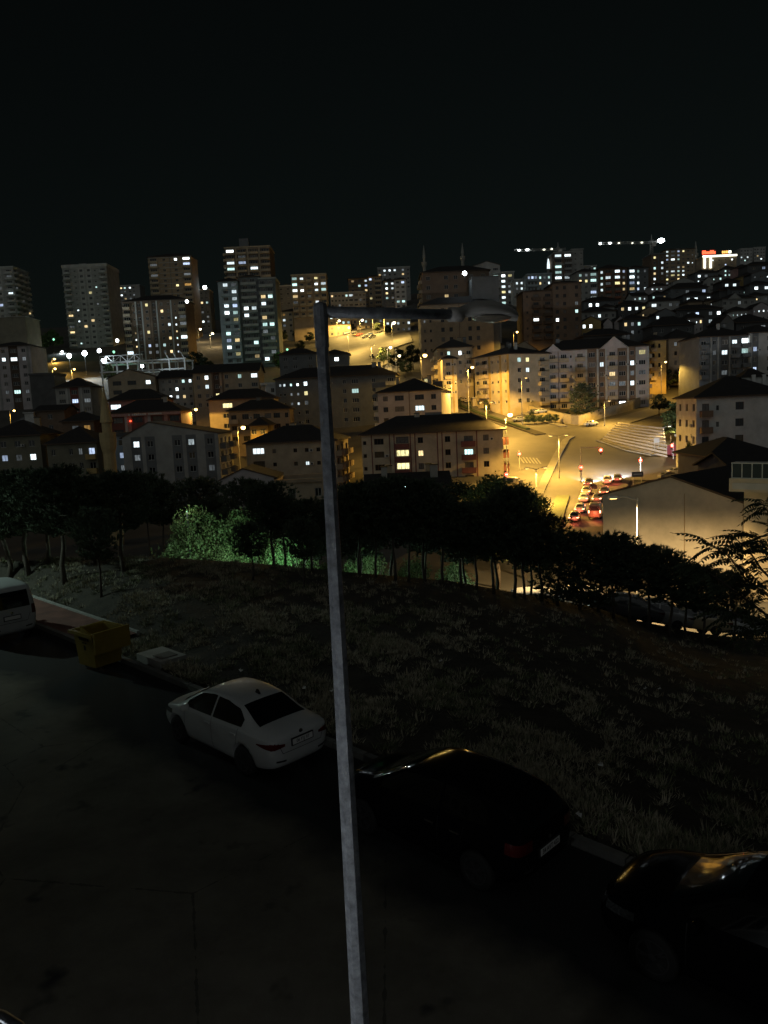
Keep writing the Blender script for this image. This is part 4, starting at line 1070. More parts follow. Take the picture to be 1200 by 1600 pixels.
# neon strips and signs on the outlined building
def neon():
    root = s22['root']; A, ex, en, Wd, ze = s22['A'], s22['ex'], s22['en'], s22['Wd'], s22['ze']
    rz = math.atan2(ex.y, ex.x)
    def part(name, x0, x1, z0, z1, m, d=0.5, hd=0.15):
        c = A + ex * ((x0 + x1) / 2) + en * d
        b = MB(); b.obox((c.x, c.y, (z0 + z1) / 2), (x1 - x0) / 2, hd, (z1 - z0) / 2, rz)
        o = b.build(name, m); o.parent = root; o.location = -root.location
        return o
    part('light_strip', 0.2, Wd, ze + 0.1, ze + 1.1, 'neon_white')
    part('light_strip', 0.9, 2.0, ze - 6.4, ze + 0.1, 'neon_white')
    part('light_strip', 4.6, 5.7, ze - 6.4, ze + 0.1, 'neon_white')
    bk = part('roof_sign', -0.5, 8.2, ze + 1.6, ze + 4.4, 'wall_maroon', 0.4, 0.1)
    lr = random.Random(3)
    x = -0.2
    while x < 7.9:                         # glowing letters, unreadable at this distance
        w = lr.uniform(0.5, 0.85); h = lr.choice([1.5, 1.5, 2.1])
        o = part('sign_letter', x, x + w, ze + 1.9, ze + 1.9 + h, 'neon_red', 0.62, 0.08)
        x += w + 0.18
    for x, w, m in ((12.0, 1.0, 'neon_orange'), (13.3, 0.8, 'neon_orange'), (14.4, 1.2, 'neon_orange'), (16.0, 1.6, 'neon_white')):
        part('sign_letter', x, x + w, ze + 1.9, ze + 3.4, m, 0.5, 0.08)
neon()
# lettering on the pink fascia
def fascia():
    root = ip['root']; A, ex, en, Wd, ze = ip['A'], ip['ex'], ip['en'], ip['Wd'], ip['ze']
    rz = math.atan2(ex.y, ex.x)
    def part(name, x0, x1, z0, z1, m, d, hd=0.05):
        c = A + ex * ((x0 + x1) / 2) + en * d
        b = MB(); b.obox((c.x, c.y, (z0 + z1) / 2), (x1 - x0) / 2, hd, (z1 - z0) / 2, rz)
        o = b.build(name, m); o.parent = root; o.location = -root.location
    part('fascia_board', 0.0, Wd, ze - 0.75, ze - 0.05, 'wall_pink', 0.4, 0.1)
    lr = random.Random(9); x = Wd * 0.26
    while x < Wd * 0.72:
        w = lr.uniform(0.28, 0.45)
        if lr.random() < 0.85: part('sign_letter', x, x + w, ze - 0.62, ze - 0.2, 'wall_white', 0.53, 0.03)
        x += w + 0.14
    part('red_lamp', Wd * 0.27, Wd * 0.27 + 0.34, ze - 2.1, ze - 1.76, 'neon_red', 0.3, 0.15)
fascia()
# ------------------------------------------------------------------ street furniture, walls, cranes, minarets
SOD = (1.0, 0.56, 0.10)
PALE = (1.0, 0.72, 0.34)
COOL = (0.78, 0.93, 1.0)
def ZH(px, py, h, z0=70.0, z1=700.0):
    """depth at which the view ray through px,py runs h metres above the ground"""
    d = _f + _r * ((px - 600) / FPX) + _u * ((800 - py) / FPX)
    t = z0
    while t < z1:
        p = Vector((0, 0, EYE)) + d * t
        if p.z - H(p.x, p.y) < h: return t
        t += max(0.4, t * 0.004)
    return z1
LAMPG = 'street lamps'
LP = 2.3
def street_lamp(px, py, label, h=9.0, power=2600, col=SOD, lens='lamp_sodium', arm=1.3, adir=0.0, both=False, globe=0.32, Z=None, lit=True, group=LAMPG):
    """tapered pole with one or two arms; the lens shows at pixel px,py"""
    Z = Z or ZH(px, py, h)
    p = W(px, py, Z)
    ax = Vector((math.cos(adir), math.sin(adir), 0))
    b0 = p - ax * arm
    g = H(b0.x, b0.y)
    root = thing('street_lamp', label, 'street lamp', (b0.x, b0.y, g), 0.0, group)
    hh = p.z - g
    b = MB()
    b.tube([(0, 0, -0.3), (0, 0, 0.5)], 0.16, 8)
    b.tube([(0, 0, 0.5), (0, 0, hh + 0.15)], [0.11, 0.06], 8)
    b.build('pole', 'metal_pole', root)
    for s in ((1, -1) if both else (1,)):
        b = MB()
        e = ax * arm * s
        b.tube([(0, 0, hh), (e.x * 0.5, e.y * 0.5, hh + 0.28), (e.x * 0.9, e.y * 0.9, hh + 0.3)], 0.045, 6)
        b.build('arm', 'metal_pole', root)
        b = MB()
        rz = math.atan2(ax.y, ax.x)
        b.obox((e.x, e.y, hh + 0.3), 0.42, 0.17, 0.09, rz, 0, 0.75)
        hd = b.build('lamp_head', 'plastic_grey', root)
        b = MB()
        if globe < 0.25: b.obox((e.x, e.y, hh + 0.195), 0.26, 0.1, 0.012, rz)     # flat lens under the head
        else: b.lathe([(globe * 0.4, -globe * 0.85), (globe * 0.85, -globe * 0.5), (globe, 0.0), (globe * 0.8, globe * 0.4)], 10, c=(e.x, e.y, hh + 0.2 - globe * 0.4))  # globe lens drawn oversized to imitate the lamp's glare
        b.build('lens', lens if lit else 'plastic_grey', hd, True)
        if lit: light('lamp_light', 'SPOT', (e.x, e.y, hh - globe * 1.2), power * LP, col, root, 0.2, 178 if globe > 0.39 else 165, 0.1 if globe > 0.39 else 0.35, (0, 0, -1))
    return root
L_ = street_lamp
# boulevard and crossing
L_(797, 648, 'round bright street lamp at the corner of the long cream flats', 11.5, 8000, Z=153, globe=0.5, arm=0.9)
L_(738, 574, 'street lamp in front of the yellow-lit flats with the dark right side', 8.5, 9000, globe=0.42, Z=212)
L_(664, 555, 'very bright street lamp at the yellow corner of the flats below the lamp arm', 10, 3200, globe=0.62, Z=228)
L_(622, 657, 'bright street lamp shining over the roof of the long cream flats', 9, 3000, globe=0.55, Z=178)
L_(306, 640, 'street lamp above the orange-lit yard left of the ochre flats', 9, 2600, globe=0.4, Z=202)
L_(380, 668, 'street lamp between the grey gable end and the flats with the large glowing window', 8, 2400, globe=0.5, Z=172)
L_(885, 682, 'two-armed street lamp on the traffic island of the crossing', 10, 5200, both=True, arm=1.5, Z=148, globe=0.22)
L_(852, 733, 'two-armed street lamp standing on the road left of the queue of cars', 9, 3600, both=True, arm=1.5, Z=126, globe=0.2)
L_(822, 592, 'tall slim street lamp on the slip road in front of the long flats', 9, 9000, Z=206, globe=0.22)
L_(958, 783, 'curved-arm street lamp in front of the big blank gable wall', 8.5, 8500, (1.0, 0.66, 0.27), Z=60, arm=-1.9, globe=0.14)
L_(1046, 668, 'street lamp by the red hoarding across the crossing', 9, 1500, PALE, 'lamp_pale', Z=172, globe=0.2)
L_(712, 598, 'added slim street lamp beside the cars parked below the lamp-corner flats', 8, 4500, Z=208, globe=0.2)  # lamp added to brighten the upper boulevard
L_(768, 630, 'added slim street lamp on the median of the yellow-lit boulevard', 9, 8000, Z=184, globe=0.2, both=True)  # added lamp, lights the road on both sides of the median
L_(952, 628, 'slim street lamp on the road below the right half of the retaining wall', 8, 5000, Z=200, globe=0.2)
# uphill boulevard
for px, py, lab in ((445, 500, 'large bright lamp at the left end of the uphill boulevard'), (458, 491, 'upper lamp at the left end of the uphill boulevard'), (483, 496, 'tall double blob lamp just left of the lamp pole'), (508, 495, 'lamp tucked right against the lamp pole on the uphill boulevard'),
                    (530, 501, 'lower of two lamps close right of the pole on the uphill boulevard'), (536, 494, 'upper of two lamps close right of the pole on the uphill boulevard'), (566, 500, 'single lamp in the middle of the uphill boulevard'), (586, 495, 'high lamp near the right of the uphill boulevard'), (616, 504, 'lamp in front of the row of white windows on the uphill boulevard')):
    L_(px, py, lab, 9, 9000, (1.0, 0.64, 0.16), 'lamp_pale', globe=0.6, Z=ZH(px, py, 9, 300, 420))
L_(548, 522, 'added slim street lamp on the lower stretch of the uphill boulevard', 9, 9500, (1.0, 0.62, 0.15), Z=ZH(548, 522, 9, 250, 400), globe=0.2)  # added so the lower stretch of road is lit
L_(585, 540, 'added slim street lamp beside the yellow-green tree', 9, 8000, (1.0, 0.62, 0.15), Z=ZH(585, 540, 9, 230, 380), globe=0.2)  # second added lamp for the lower stretch
L_(610, 543, 'lamp above the dark trees on the right of the uphill boulevard', 8, 1500, PALE, 'lamp_pale', globe=0.5, Z=285)
L_(624, 556, 'lower pale lamp among the dark trees below the uphill boulevard', 7, 700, PALE, 'lamp_pale', globe=0.45, Z=262)
# left town
L_(86, 576, 'sodium lamp on the lit street below the tall grey tower', 7, 3000, globe=0.5, Z=335)
L_(116, 577, 'second sodium lamp on the lit street below the tall grey tower', 6, 2600, globe=0.4, Z=318)
L_(85, 561, 'upper sodium lamp behind the left flats', 9, 1500, globe=0.5, Z=370)
L_(22, 642, 'sodium lamp over the yellow yard at the left edge', 5, 900, globe=0.3, Z=214)
L_(313, 514, 'pale lamp between the striped block and the twin tower', 9, 1800, PALE, 'lamp_pale', globe=0.6, Z=420)
L_(332, 521, 'bright lamp left of the foot of the twin tower', 9, 2400, PALE, 'lamp_pale', globe=0.6, Z=395)
L_(97, 549, 'small white lamp left of the two floodlights', 9, 900, COOL, 'lamp_white', globe=0.5, Z=400)
L_(1040, 566, 'added hidden sodium lamp in the yard of the yellow-fronted flats', 7, 2600, globe=0.3, Z=226)  # added to light the yard and the fronts round it
L_(1068, 578, 'sodium lamp in front of the orange-brown flats', 6, 1500, globe=0.3, Z=228)
L_(808, 519, 'orange street lamp behind the lamp head', 8, 2600, globe=0.35, Z=262)
# floodlights
def floodlight(px, py, Z, r, label, power=0, aim=(0, -0.3, -1), mast=6.0, col=COOL, m='lamp_white'):
    p = W(px, py, Z)
    root = thing('floodlight', label, 'floodlight', (p.x, p.y, p.z - mast))
    b = MB(); b.tube([(0, 0, 0), (0, 0, mast)], 0.07, 6); b.build('mast', 'plastic_black', root)
    b = MB(); b.lathe([(r * 0.5, 0.4), (r * 1.05, 0.15), (r * 1.05, 0.06)], 12, axis='y', c=(0, 0, mast)); hd = b.build('lamp_head', 'plastic_grey', root)
    b = MB(); b.lathe([(r * 0.95, 0.055), (r * 0.8, -0.1), (r * 0.3, -0.2)], 12, axis='y', c=(0, 0, mast)); b.build('lens', m, hd)  # lens disc enlarged in place of a halo
    if power: light('flood_light', 'SPOT', (0, -0.4, mast), power * 2.2, col, root, 0.4, 150, 0.4, aim)
    return root
floodlight(108, 556, 322, 1.0, 'left one of two dazzling floodlights below the tall grey tower', 9000, (0.3, -0.6, -0.7), 9)
floodlight(132, 552, 322, 1.1, 'right one of two dazzling floodlights below the tall grey tower', 9000, (0.6, -0.3, -0.7), 9)
floodlight(155, 548, 330, 0.9, 'wide white strip light on the podium of the tall grey tower', 9000, (-0.1, 0.5, 0.8), 8)
floodlight(320, 449, 470, 1.2, 'floodlight on a mast beside the twin tower', 3000, (0, -0.5, -0.6), 14)
floodlight(726, 427, 273, 0.8, 'white floodlight on the wall of the large brown block', 250, (0, -0.3, -0.9), 3)
floodlight(292, 471, 334, 0.7, 'white lamp on the right roof corner of the striped block', 150, (0, -0.3, -0.9), 2)
floodlight(183, 532, 335, 0.7, 'small white lamp left of the striped block', 500, (0, -0.4, -0.8), 8)
floodlight(161, 563, 300, 0.7, 'white lamp at the left end of the white steel frame', 2500, (0.8, 0.2, -0.4), 6)
floodlight(222, 572, 292, 0.6, 'white fill lamp added at the white steel frame', 3500, (0.2, 0.8, -0.2), 3)  # added in front of the frame to light its beams
floodlight(1085, 708, 120, 0.32, 'glowing white sign lamp beside the big satellite dish', 900, (-0.8, 0.3, -0.3), 3)
floodlight(633, 762, 111, 0.18, 'small white lamp on the low dark house with roof boxes', 30, (0.3, -0.8, -0.4), 2)
floodlight(498, 693, 159, 0.28, 'white wall lamp touching the left side of the lamp pole', 90, (0, -0.8, -0.4), 2)
# ---- white steel frame under construction
def steel_frame():
    Z = 300
    p0 = W(158, 578, Z)
    root = thing('steel_frame', 'white steel building frame under construction, lit by floodlights', 'steel frame', (p0.x, p0.y, H(p0.x, p0.y)))
    inv = -Vector(root.location)
    back = Vector((0, 13, 0))
    def beam(name, a, c, r):
        b = MB(); b.tube([a + inv, c + inv], r, 4); b.build(name, 'white_steel', root)
    xs = [158, 182, 199, 216, 238, 264, 288]
    yt = lambda x: 567.5 - (x - 158) * 0.058
    yl = lambda x: 582 - (x - 158) * 0.05
    for y_, r in ((yt, 0.42), (yl, 0.35)):
        for o in (Vector(), back): beam('beam', W(156, y_(156), Z) + o, W(290, y_(290), Z) + o, r)
    for x in xs:
        a = W(x, yt(x), Z); g = H(a.x, a.y) - 0.5
        for o in (Vector(), back):
            beam('column', a + o, Vector((a.x, a.y, min(g, a.z - 3))) + o, 0.36)
        beam('cross_beam', a, a + back, 0.25)
    tops = [156, 166, 177, 188, 199, 210, 222]
    for i, x in enumerate(tops):
        a, c = W(x, yt(x), Z), W(x, yt(x) - 10.5, Z)
        beam('truss_post', a, c, 0.13)
        if i: 
            pa, pc = W(tops[i - 1], yt(tops[i - 1]), Z), W(tops[i - 1], yt(tops[i - 1]) - 10.5, Z)
            beam('truss_chord', pc, c, 0.14)
            beam('truss_diagonal', pa if i % 2 else pc, c if i % 2 else a, 0.12)
    for x in (264, 276, 288):
        a, c = W(x, yt(x), Z), W(x - 6, yt(x) - 10, Z)
        beam('truss_diagonal', a, c, 0.12)
steel_frame()
# ---- cranes
def crane(label, mast, tipl, tipr, Z, lamps, big=None):
    top = W(*mast, Z)
    root = thing('tower_crane', label, 'crane', (top.x, top.y, H(top.x, top.y)))
    inv = -Vector(root.location)
    def lattice(name, a, c, s, n):
        d = (c - a); L = d.length; d.normalize()
        ref = Vector((0, 0, 1)) if abs(d.z) < 0.8 else Vector((1, 0, 0))
        u = d.cross(ref).normalized() * s; v = d.cross(u).normalized() * s
        cs = [u + v, u - v, -u - v, -u + v]
        b = MB()
        for q in cs: b.tube([a + q + inv, c + q + inv], 0.1, 4)
        for i in range(n):
            q0, q1 = a + d * L * i / n, a + d * L * (i + 1) / n
            for j in range(4):
                b.tube([q0 + cs[j] + inv, q1 + cs[(j + 1) % 4] + inv], 0.06, 3, cap=False)
        b.build(name, 'metal_pole', root)
    base = Vector((top.x, top.y, H(top.x, top.y)))
    lattice('mast', base, top + Vector((0, 0, 1.5)), 0.7, 24)
    lattice('jib', W(*tipl, Z), top, 0.5, 26)
    lattice('counter_jib', top, W(*tipr, Z), 0.5, 6)
    b = MB(); b.obox(top + inv + Vector((1.0, -1.3, -1.2)), 0.9, 0.9, 1.1); b.build('cab', 'plastic_grey', root)
    b = MB(); b.tube([top + inv, top + inv + Vector((0, 0, 4.5))], [0.5, 0.12], 4); b.build('tower_head', 'metal_pole', root)
    for px, py, m, r in lamps:
        b = MB(); p = W(px, py, Z) + inv
        b.lathe([(r * 0.3, -r * 0.6), (r, -r * 0.2), (r, r * 0.3), (r * 0.3, r * 0.6)], 8, c=p); b.build('lamp', m, root, True)
    return root
crane('right tower crane with a line of lamps and one dazzling end light', (1018, 379), (934, 380), (1036, 376), 450, [(938, 381, 'lamp_white', .65), (953, 380, 'lamp_white', .7), (967, 380, 'neon_white', .6), (988, 380, 'neon_white', .6), (1003, 379, 'neon_white', .65), (1015, 378, 'lit_dim', .5), (1033, 376, 'lamp_white', 2.0)])
crane('left tower crane with four lamps beside the tower with lit balconies', (872, 390), (803, 391), (884, 389), 470, [(811, 391, 'lamp_white', .75), (824, 390, 'lamp_white', .9), (850, 390, 'neon_white', .75), (862, 389, 'neon_white', .75)])
# ---- minarets
def minaret(label, tip, gal, foot, Z, rs, m, rg=None):
    """tip, gallery and foot as pixels; rs = shaft radius"""
    t, g, f = W(*tip, Z), W(*gal, Z), W(*foot, Z)
    z0 = min(f.z, H(f.x, f.y)) - 0.5
    root = thing('minaret', label, 'minaret', (g.x, g.y, z0))
    zg, zt = g.z - z0, t.z - z0
    rg = rg or rs * 1.7
    n = 12
    b = MB(); b.lathe([(rs * 1.15, 0), (rs * 1.1, zg * 0.5), (rs, zg - rs * 2.6)], n); b.build('shaft', m, root)
    b = MB(); b.lathe([(rs, zg - rs * 2.6), (rs * 1.25, zg - rs * 1.6), (rg, zg - rs * 0.6), (rg, zg + rs * 0.9), (rg * 0.93, zg + rs * 0.9), (rg * 0.93, zg), (rs * 0.8, zg)], n); b.build('gallery', m, root)
    hs2 = (zt - zg)
    b = MB(); b.lathe([(rs * 0.82, zg), (rs * 0.82, zg + hs2 * 0.3)], n); b.build('upper_shaft', m, root)
    b = MB(); b.lathe([(rs * 1.05, zg + hs2 * 0.3), (rs * 0.98, zg + hs2 * 0.36), (0.06, zt)], n); b.build('spire', m, root)
    return root
mat('minaret_stone', (0.3, 0.3, 0.28), 0.9, 0.15, 0.5)
mat('minaret_ochre', (0.5, 0.39, 0.2), 0.9, 0.15, 0.8)
minaret('slim ochre minaret rising from the pines in front of the left houses', (157.5, 604), (168.5, 684), (174, 760), 112, 0.86, 'minaret_ochre', 1.18)
minaret('left one of two pale minarets above the large brown block', (661, 384), (663, 412), (664, 445), 390, 0.8, 'minaret_stone')
minaret('right one of two pale minarets above the large brown block', (722, 380), (723, 403), (724, 440), 390, 0.8, 'minaret_stone')
minaret('thin minaret between the right tower and the red sign', (1086, 377), (1087, 398), (1088, 440), 480, 0.9, 'minaret_stone')
p = W(857, 420, 440)
b = MB(); 
root = thing('lit_spire', 'slim glowing white spire left of the lit balcony tower', 'spire', (p.x, p.y, H(p.x, p.y)))
hz = p.z - H(p.x, p.y)
b.lathe([(1.0, 0), (0.9, hz)], 10); b.build('base', 'minaret_stone', root)
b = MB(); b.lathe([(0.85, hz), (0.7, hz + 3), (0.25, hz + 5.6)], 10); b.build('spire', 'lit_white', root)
# ---- retaining wall, terraced bank, hoarding, kiosk, boards
def retaining_wall(name, label, pts, h, cap=True):
    P = [G(*p) for p in pts]
    c = P[len(P) // 2]
    root = thing(name, label, 'wall', (c.x, c.y, H(c.x, c.y)))
    for i in range(len(P) - 1):
        a, d = P[i].copy(), P[i + 1].copy()
        a.z, d.z = H(a.x, a.y), H(d.x, d.y)
        t = (d - a); t.z = 0; t.normalize(); s = Vector((-t.y, t.x, 0)) * 0.4
        o = -Vector(root.location); U = Vector((0, 0, h)); Dn = Vector((0, 0, -1)); g = t * 0.03
        q = [a + g, d - g, d - g + s, a + g + s]
        b = MB(); n = len(b.v)
        b.v += [tuple(v + o + Dn) for v in q] + [tuple(v + o + U) for v in q]
        for f in ((3, 2, 1, 0), (4, 5, 6, 7), (0, 1, 5, 4), (1, 2, 6, 5), (2, 3, 7, 6), (3, 0, 4, 7)): b.f.append(tuple(n + k for k in f)); b.m.append(0)
        b.build('wall_panel', 'stone_wall', root)
        b = MB()
        q = [a - s * 0.15, d - s * 0.15, d + s * 1.2, a + s * 1.2]
        b.v += [tuple(v + o + U + Vector((0, 0, 0.003))) for v in q] + [tuple(v + o + U + Vector((0, 0, 0.15))) for v in q]
        for f in ((3, 2, 1, 0), (4, 5, 6, 7), (0, 1, 5, 4), (1, 2, 6, 5), (2, 3, 7, 6), (3, 0, 4, 7)): b.f.append(f); b.m.append(0)
        if cap: b.build('coping', 'pavement', root)
    return root
retaining_wall('retaining_wall', 'long curved beige retaining wall below the five-storey flats', [(809, 640), (818, 644), (828, 648), (840, 652), (855, 656), (868, 659), (881, 662), (893, 664), (904, 665), (915, 663), (927, 658), (945, 652), (962, 648), (980, 643), (1000, 636), (1020, 630)], 2.6)
retaining_wall('retaining_wall', 'short low retaining wall behind the kiosk', [(760, 634), (770, 634), (782, 631), (795, 626), (808, 622)], 2.0)
retaining_wall('retaining_wall', 'low wall above the parked cars below the lamp-corner flats', [(668, 612), (690, 614), (715, 616), (736, 618)], 1.4)
def terraced_bank():
    a, b_ = G(938, 690), G(1043, 716)
    for q in (a, b_): q.z = H(q.x, q.y)
    Zc = (a - Vector((0, 0, EYE))).dot(_f)
    c, d = W(966, 660, Zc + 14), W(1037, 667, (b_ - Vector((0, 0, EYE))).dot(_f) + 14)
    root = thing('terraced_bank', 'stepped paved bank with pale lines at the right of the crossing', 'bank', a)
    o = -a
    n = 9
    for i in range(n):
        t0, t1 = i / n, (i + 1) / n
        l0, r0, l1, r1 = a.lerp(c, t0), b_.lerp(d, t0), a.lerp(c, t1), b_.lerp(d, t1)
        m = MB()
        l0u, r0u = Vector((l0.x, l0.y, l1.z - 0.12)), Vector((r0.x, r0.y, r1.z - 0.12))
        l1u, r1u = Vector((l1.x, l1.y, l1.z)), Vector((r1.x, r1.y, r1.z))
        lo = Vector((0, 0, -1.2))
        q = [l0 + lo, r0 + lo, r1 + lo, l1 + lo, l0u, r0u, r1u, l1u]
        m.v = [tuple(v + o) for v in q]
        for f in ((3, 2, 1, 0), (4, 5, 6, 7), (0, 1, 5, 4), (1, 2, 6, 5), (2, 3, 7, 6), (3, 0, 4, 7)): m.f.append(f); m.m.append(0)
        m.build('terrace_step', 'bank_paving', root)
terraced_bank()
def hoarding():
    a = G(1042, 714); d = G(1088, 709)
    for q in (a, d): q.z = H(q.x, q.y)
    root = thing('hoarding', 'dark red hoarding behind the traffic light at the right of the crossing', 'fence', a)
    mat('hoarding_red', (0.34, 0.07, 0.08), 0.7, 0.15, 1)
    n = 6
    for i in range(n):
        p0, p1 = a.lerp(d, i / n), a.lerp(d, (i + 0.97) / n)
        t = (p1 - p0); t.z = 0; rz = math.atan2(t.y, t.x)
        m = MB(); c = (p0 + p1) / 2 - a
        m.obox((c.x, c.y, c.z + 1.15), t.length / 2, 0.05, 1.3, rz); m.build('panel', 'hoarding_red', root)
        m = MB(); m.tube([p0 - a, p0 - a + Vector((0, 0, 2.6))], 0.06, 6); m.build('post', 'metal_pole', root)
hoarding()
def kiosk():
    a = G(739, 636)
    a.z = H(a.x, a.y)
    root = thing('kiosk', 'small flat-roofed kiosk on the yellow-lit pavement', 'kiosk', a, 0.12)
    m = MB(); m.box(0, 4.0, 0, 2.8, -1, 2.7); m.build('body', 'wall_cream', root)
    m = MB(); m.box(-0.35, 4.4, -0.5, 3.1, 2.702, 2.95); m.build('roof', 'wall_pale', root)
    m = MB(); m.box(1.6, 3.7, -0.05, -0.01, 0.3, 2.3); m.build('window', 'glass_dark', root)
    m = MB()
    for x in (1.52, 2.62, 3.72): m.box(x - 0.06, x + 0.06, -0.09, -0.052, 0.2, 2.4)
    m.build('window_frame', 'frame_brown', root)
kiosk()
def board(px, py, Z, w, h, label, m, posts=2, ph=2.0, name='road_sign', mark=None):
    p = W(px, py, Z)
    g = H(p.x, p.y)
    root = thing(name, label, 'sign', (p.x, p.y, g))
    z = p.z - g
    b = MB(); b.box(-w / 2, w / 2, -0.05, 0.05, z - h / 2, z + h / 2); b.build('panel', m, root)
    for i in range(posts):
        x = 0 if posts == 1 else (-w / 2 + w * 0.15 + i * w * 0.7)
        b = MB(); b.tube([(x, 0.1, -0.3), (x, 0.1, z + h / 2)], 0.06, 6); b.build('post', 'metal_pole', root)
    if mark:
        b = MB(); b.box(-w * 0.38, w * 0.38, -0.058, -0.052, z - h * 0.12, z + h * 0.15); b.build('lettering', mark, root)
board(996, 741, 140, 2.1, 0.95, 'dark direction board beside the right-hand traffic light', 'wall_dark', mark='metal_pole')
board(1060, 680, 165, 1.6, 0.5, 'white board on a tall white pole by the hoarding', 'frame_white', 1)
board(1026, 688, 168, 1.2, 1.0, 'small pale notice board on the terraced bank', 'frame_white', 2)
board(668, 595, 222, 1.7, 1.1, 'small lit white board at the foot of the lamp-corner flats', 'lit_yellow', 2)
def traffic_light(base, heads, label, armto=None):
    g = G(*base); g.z = H(g.x, g.y)
    Z = (g - Vector((0, 0, EYE))).dot(_f)
    root = thing('traffic_light', label, 'traffic light', g)
    top = max(W(*h_[:2], Z).z for h_ in heads) - g.z + 0.7
    b = MB(); b.tube([(0, 0, 0), (0, 0, top)], 0.09, 8); b.build('pole', 'metal_pole', root)
    for i, (hx, hy, m) in enumerate(heads):
        p = W(hx, hy, Z) - g
        off = math.hypot(p.x, p.y)
        if off > 1.0:
            b = MB(); b.tube([(0, 0, top - 0.1), (p.x * 0.5, p.y * 0.5, p.z + 0.5), (p.x, p.y, p.z + 0.45)], 0.06, 6); b.build('arm', 'metal_pole', root)
        b = MB(); b.box(p.x - 0.2, p.x + 0.2, p.y - 0.3, p.y - 0.02, p.z - 0.85, p.z + 0.32); hd = b.build('signal_head', 'plastic_black', root)
        b = MB(); b.lathe([(0.3, -0.36), (0.34, -0.32), (0.34, -0.301)], 12, axis='y', c=(p.x, p.y, p.z)); b.build('red_lens', m, hd)
        b = MB(); b.lathe([(0.17, -0.37), (0.15, -0.362)], 10, axis='y', c=(p.x, p.y, p.z)); b.build('lens_core', 'red_core', hd)
        light('signal_glow', 'POINT', (p.x, p.y - 0.7, p.z), 60, (1, 0.06, 0.04), root, 0.2)
traffic_light((908, 757), [(907, 730, 'red_light'), (938, 703, 'red_light')], 'traffic light with a long arm and two red lamps over the queue')
traffic_light((1001, 742), [(1000, 719, 'red_light')], 'red traffic light on a post above the dark direction board')
traffic_light((1052, 719), [(1049, 696, 'red_light')], 'red traffic light in front of the dark red hoarding')
traffic_light((812, 738), [(811, 709, 'red_light')], 'traffic light at the zebra crossing beside the long cream flats')
traffic_light((792, 762), [(791, 741, 'red_light')], 'red traffic light half hidden behind the leafy tree at the crossing')
# satellite dish on the dark roofs
def dish(px, py, Z, r, label):
    p = W(px, py, Z)
    root = thing('satellite_dish', label, 'satellite dish', (p.x, p.y, p.z - r - 1.2))
    b = MB(); b.tube([(0, 0.2, -1.5), (0, 0.2, r + 1.0)], 0.05, 6); b.build('mast', 'metal_dark', root)
    b = MB()
    n = 20; c = (0, 0, r + 1.2)
    b.lathe([(0.02, 0.06 * r), (r * 0.5, 0.1), (r, 0.28), (r, 0.33), (r * 0.5, 0.16), (0.02, 0.14)], n, axis='y', c=(0, -0.3, r + 1.2))
    b.build('dish', 'plastic_grey', root, True)
    b = MB(); b.tube([(0, -0.2, 1.25), (0, -0.2 - r * 0.8, r + 1.0)], 0.03, 5); b.build('feed_arm', 'metal_dark', root)
dish(1101, 718, 100, 0.75, 'big round satellite dish on the dark roof beside the glowing sign lamp')
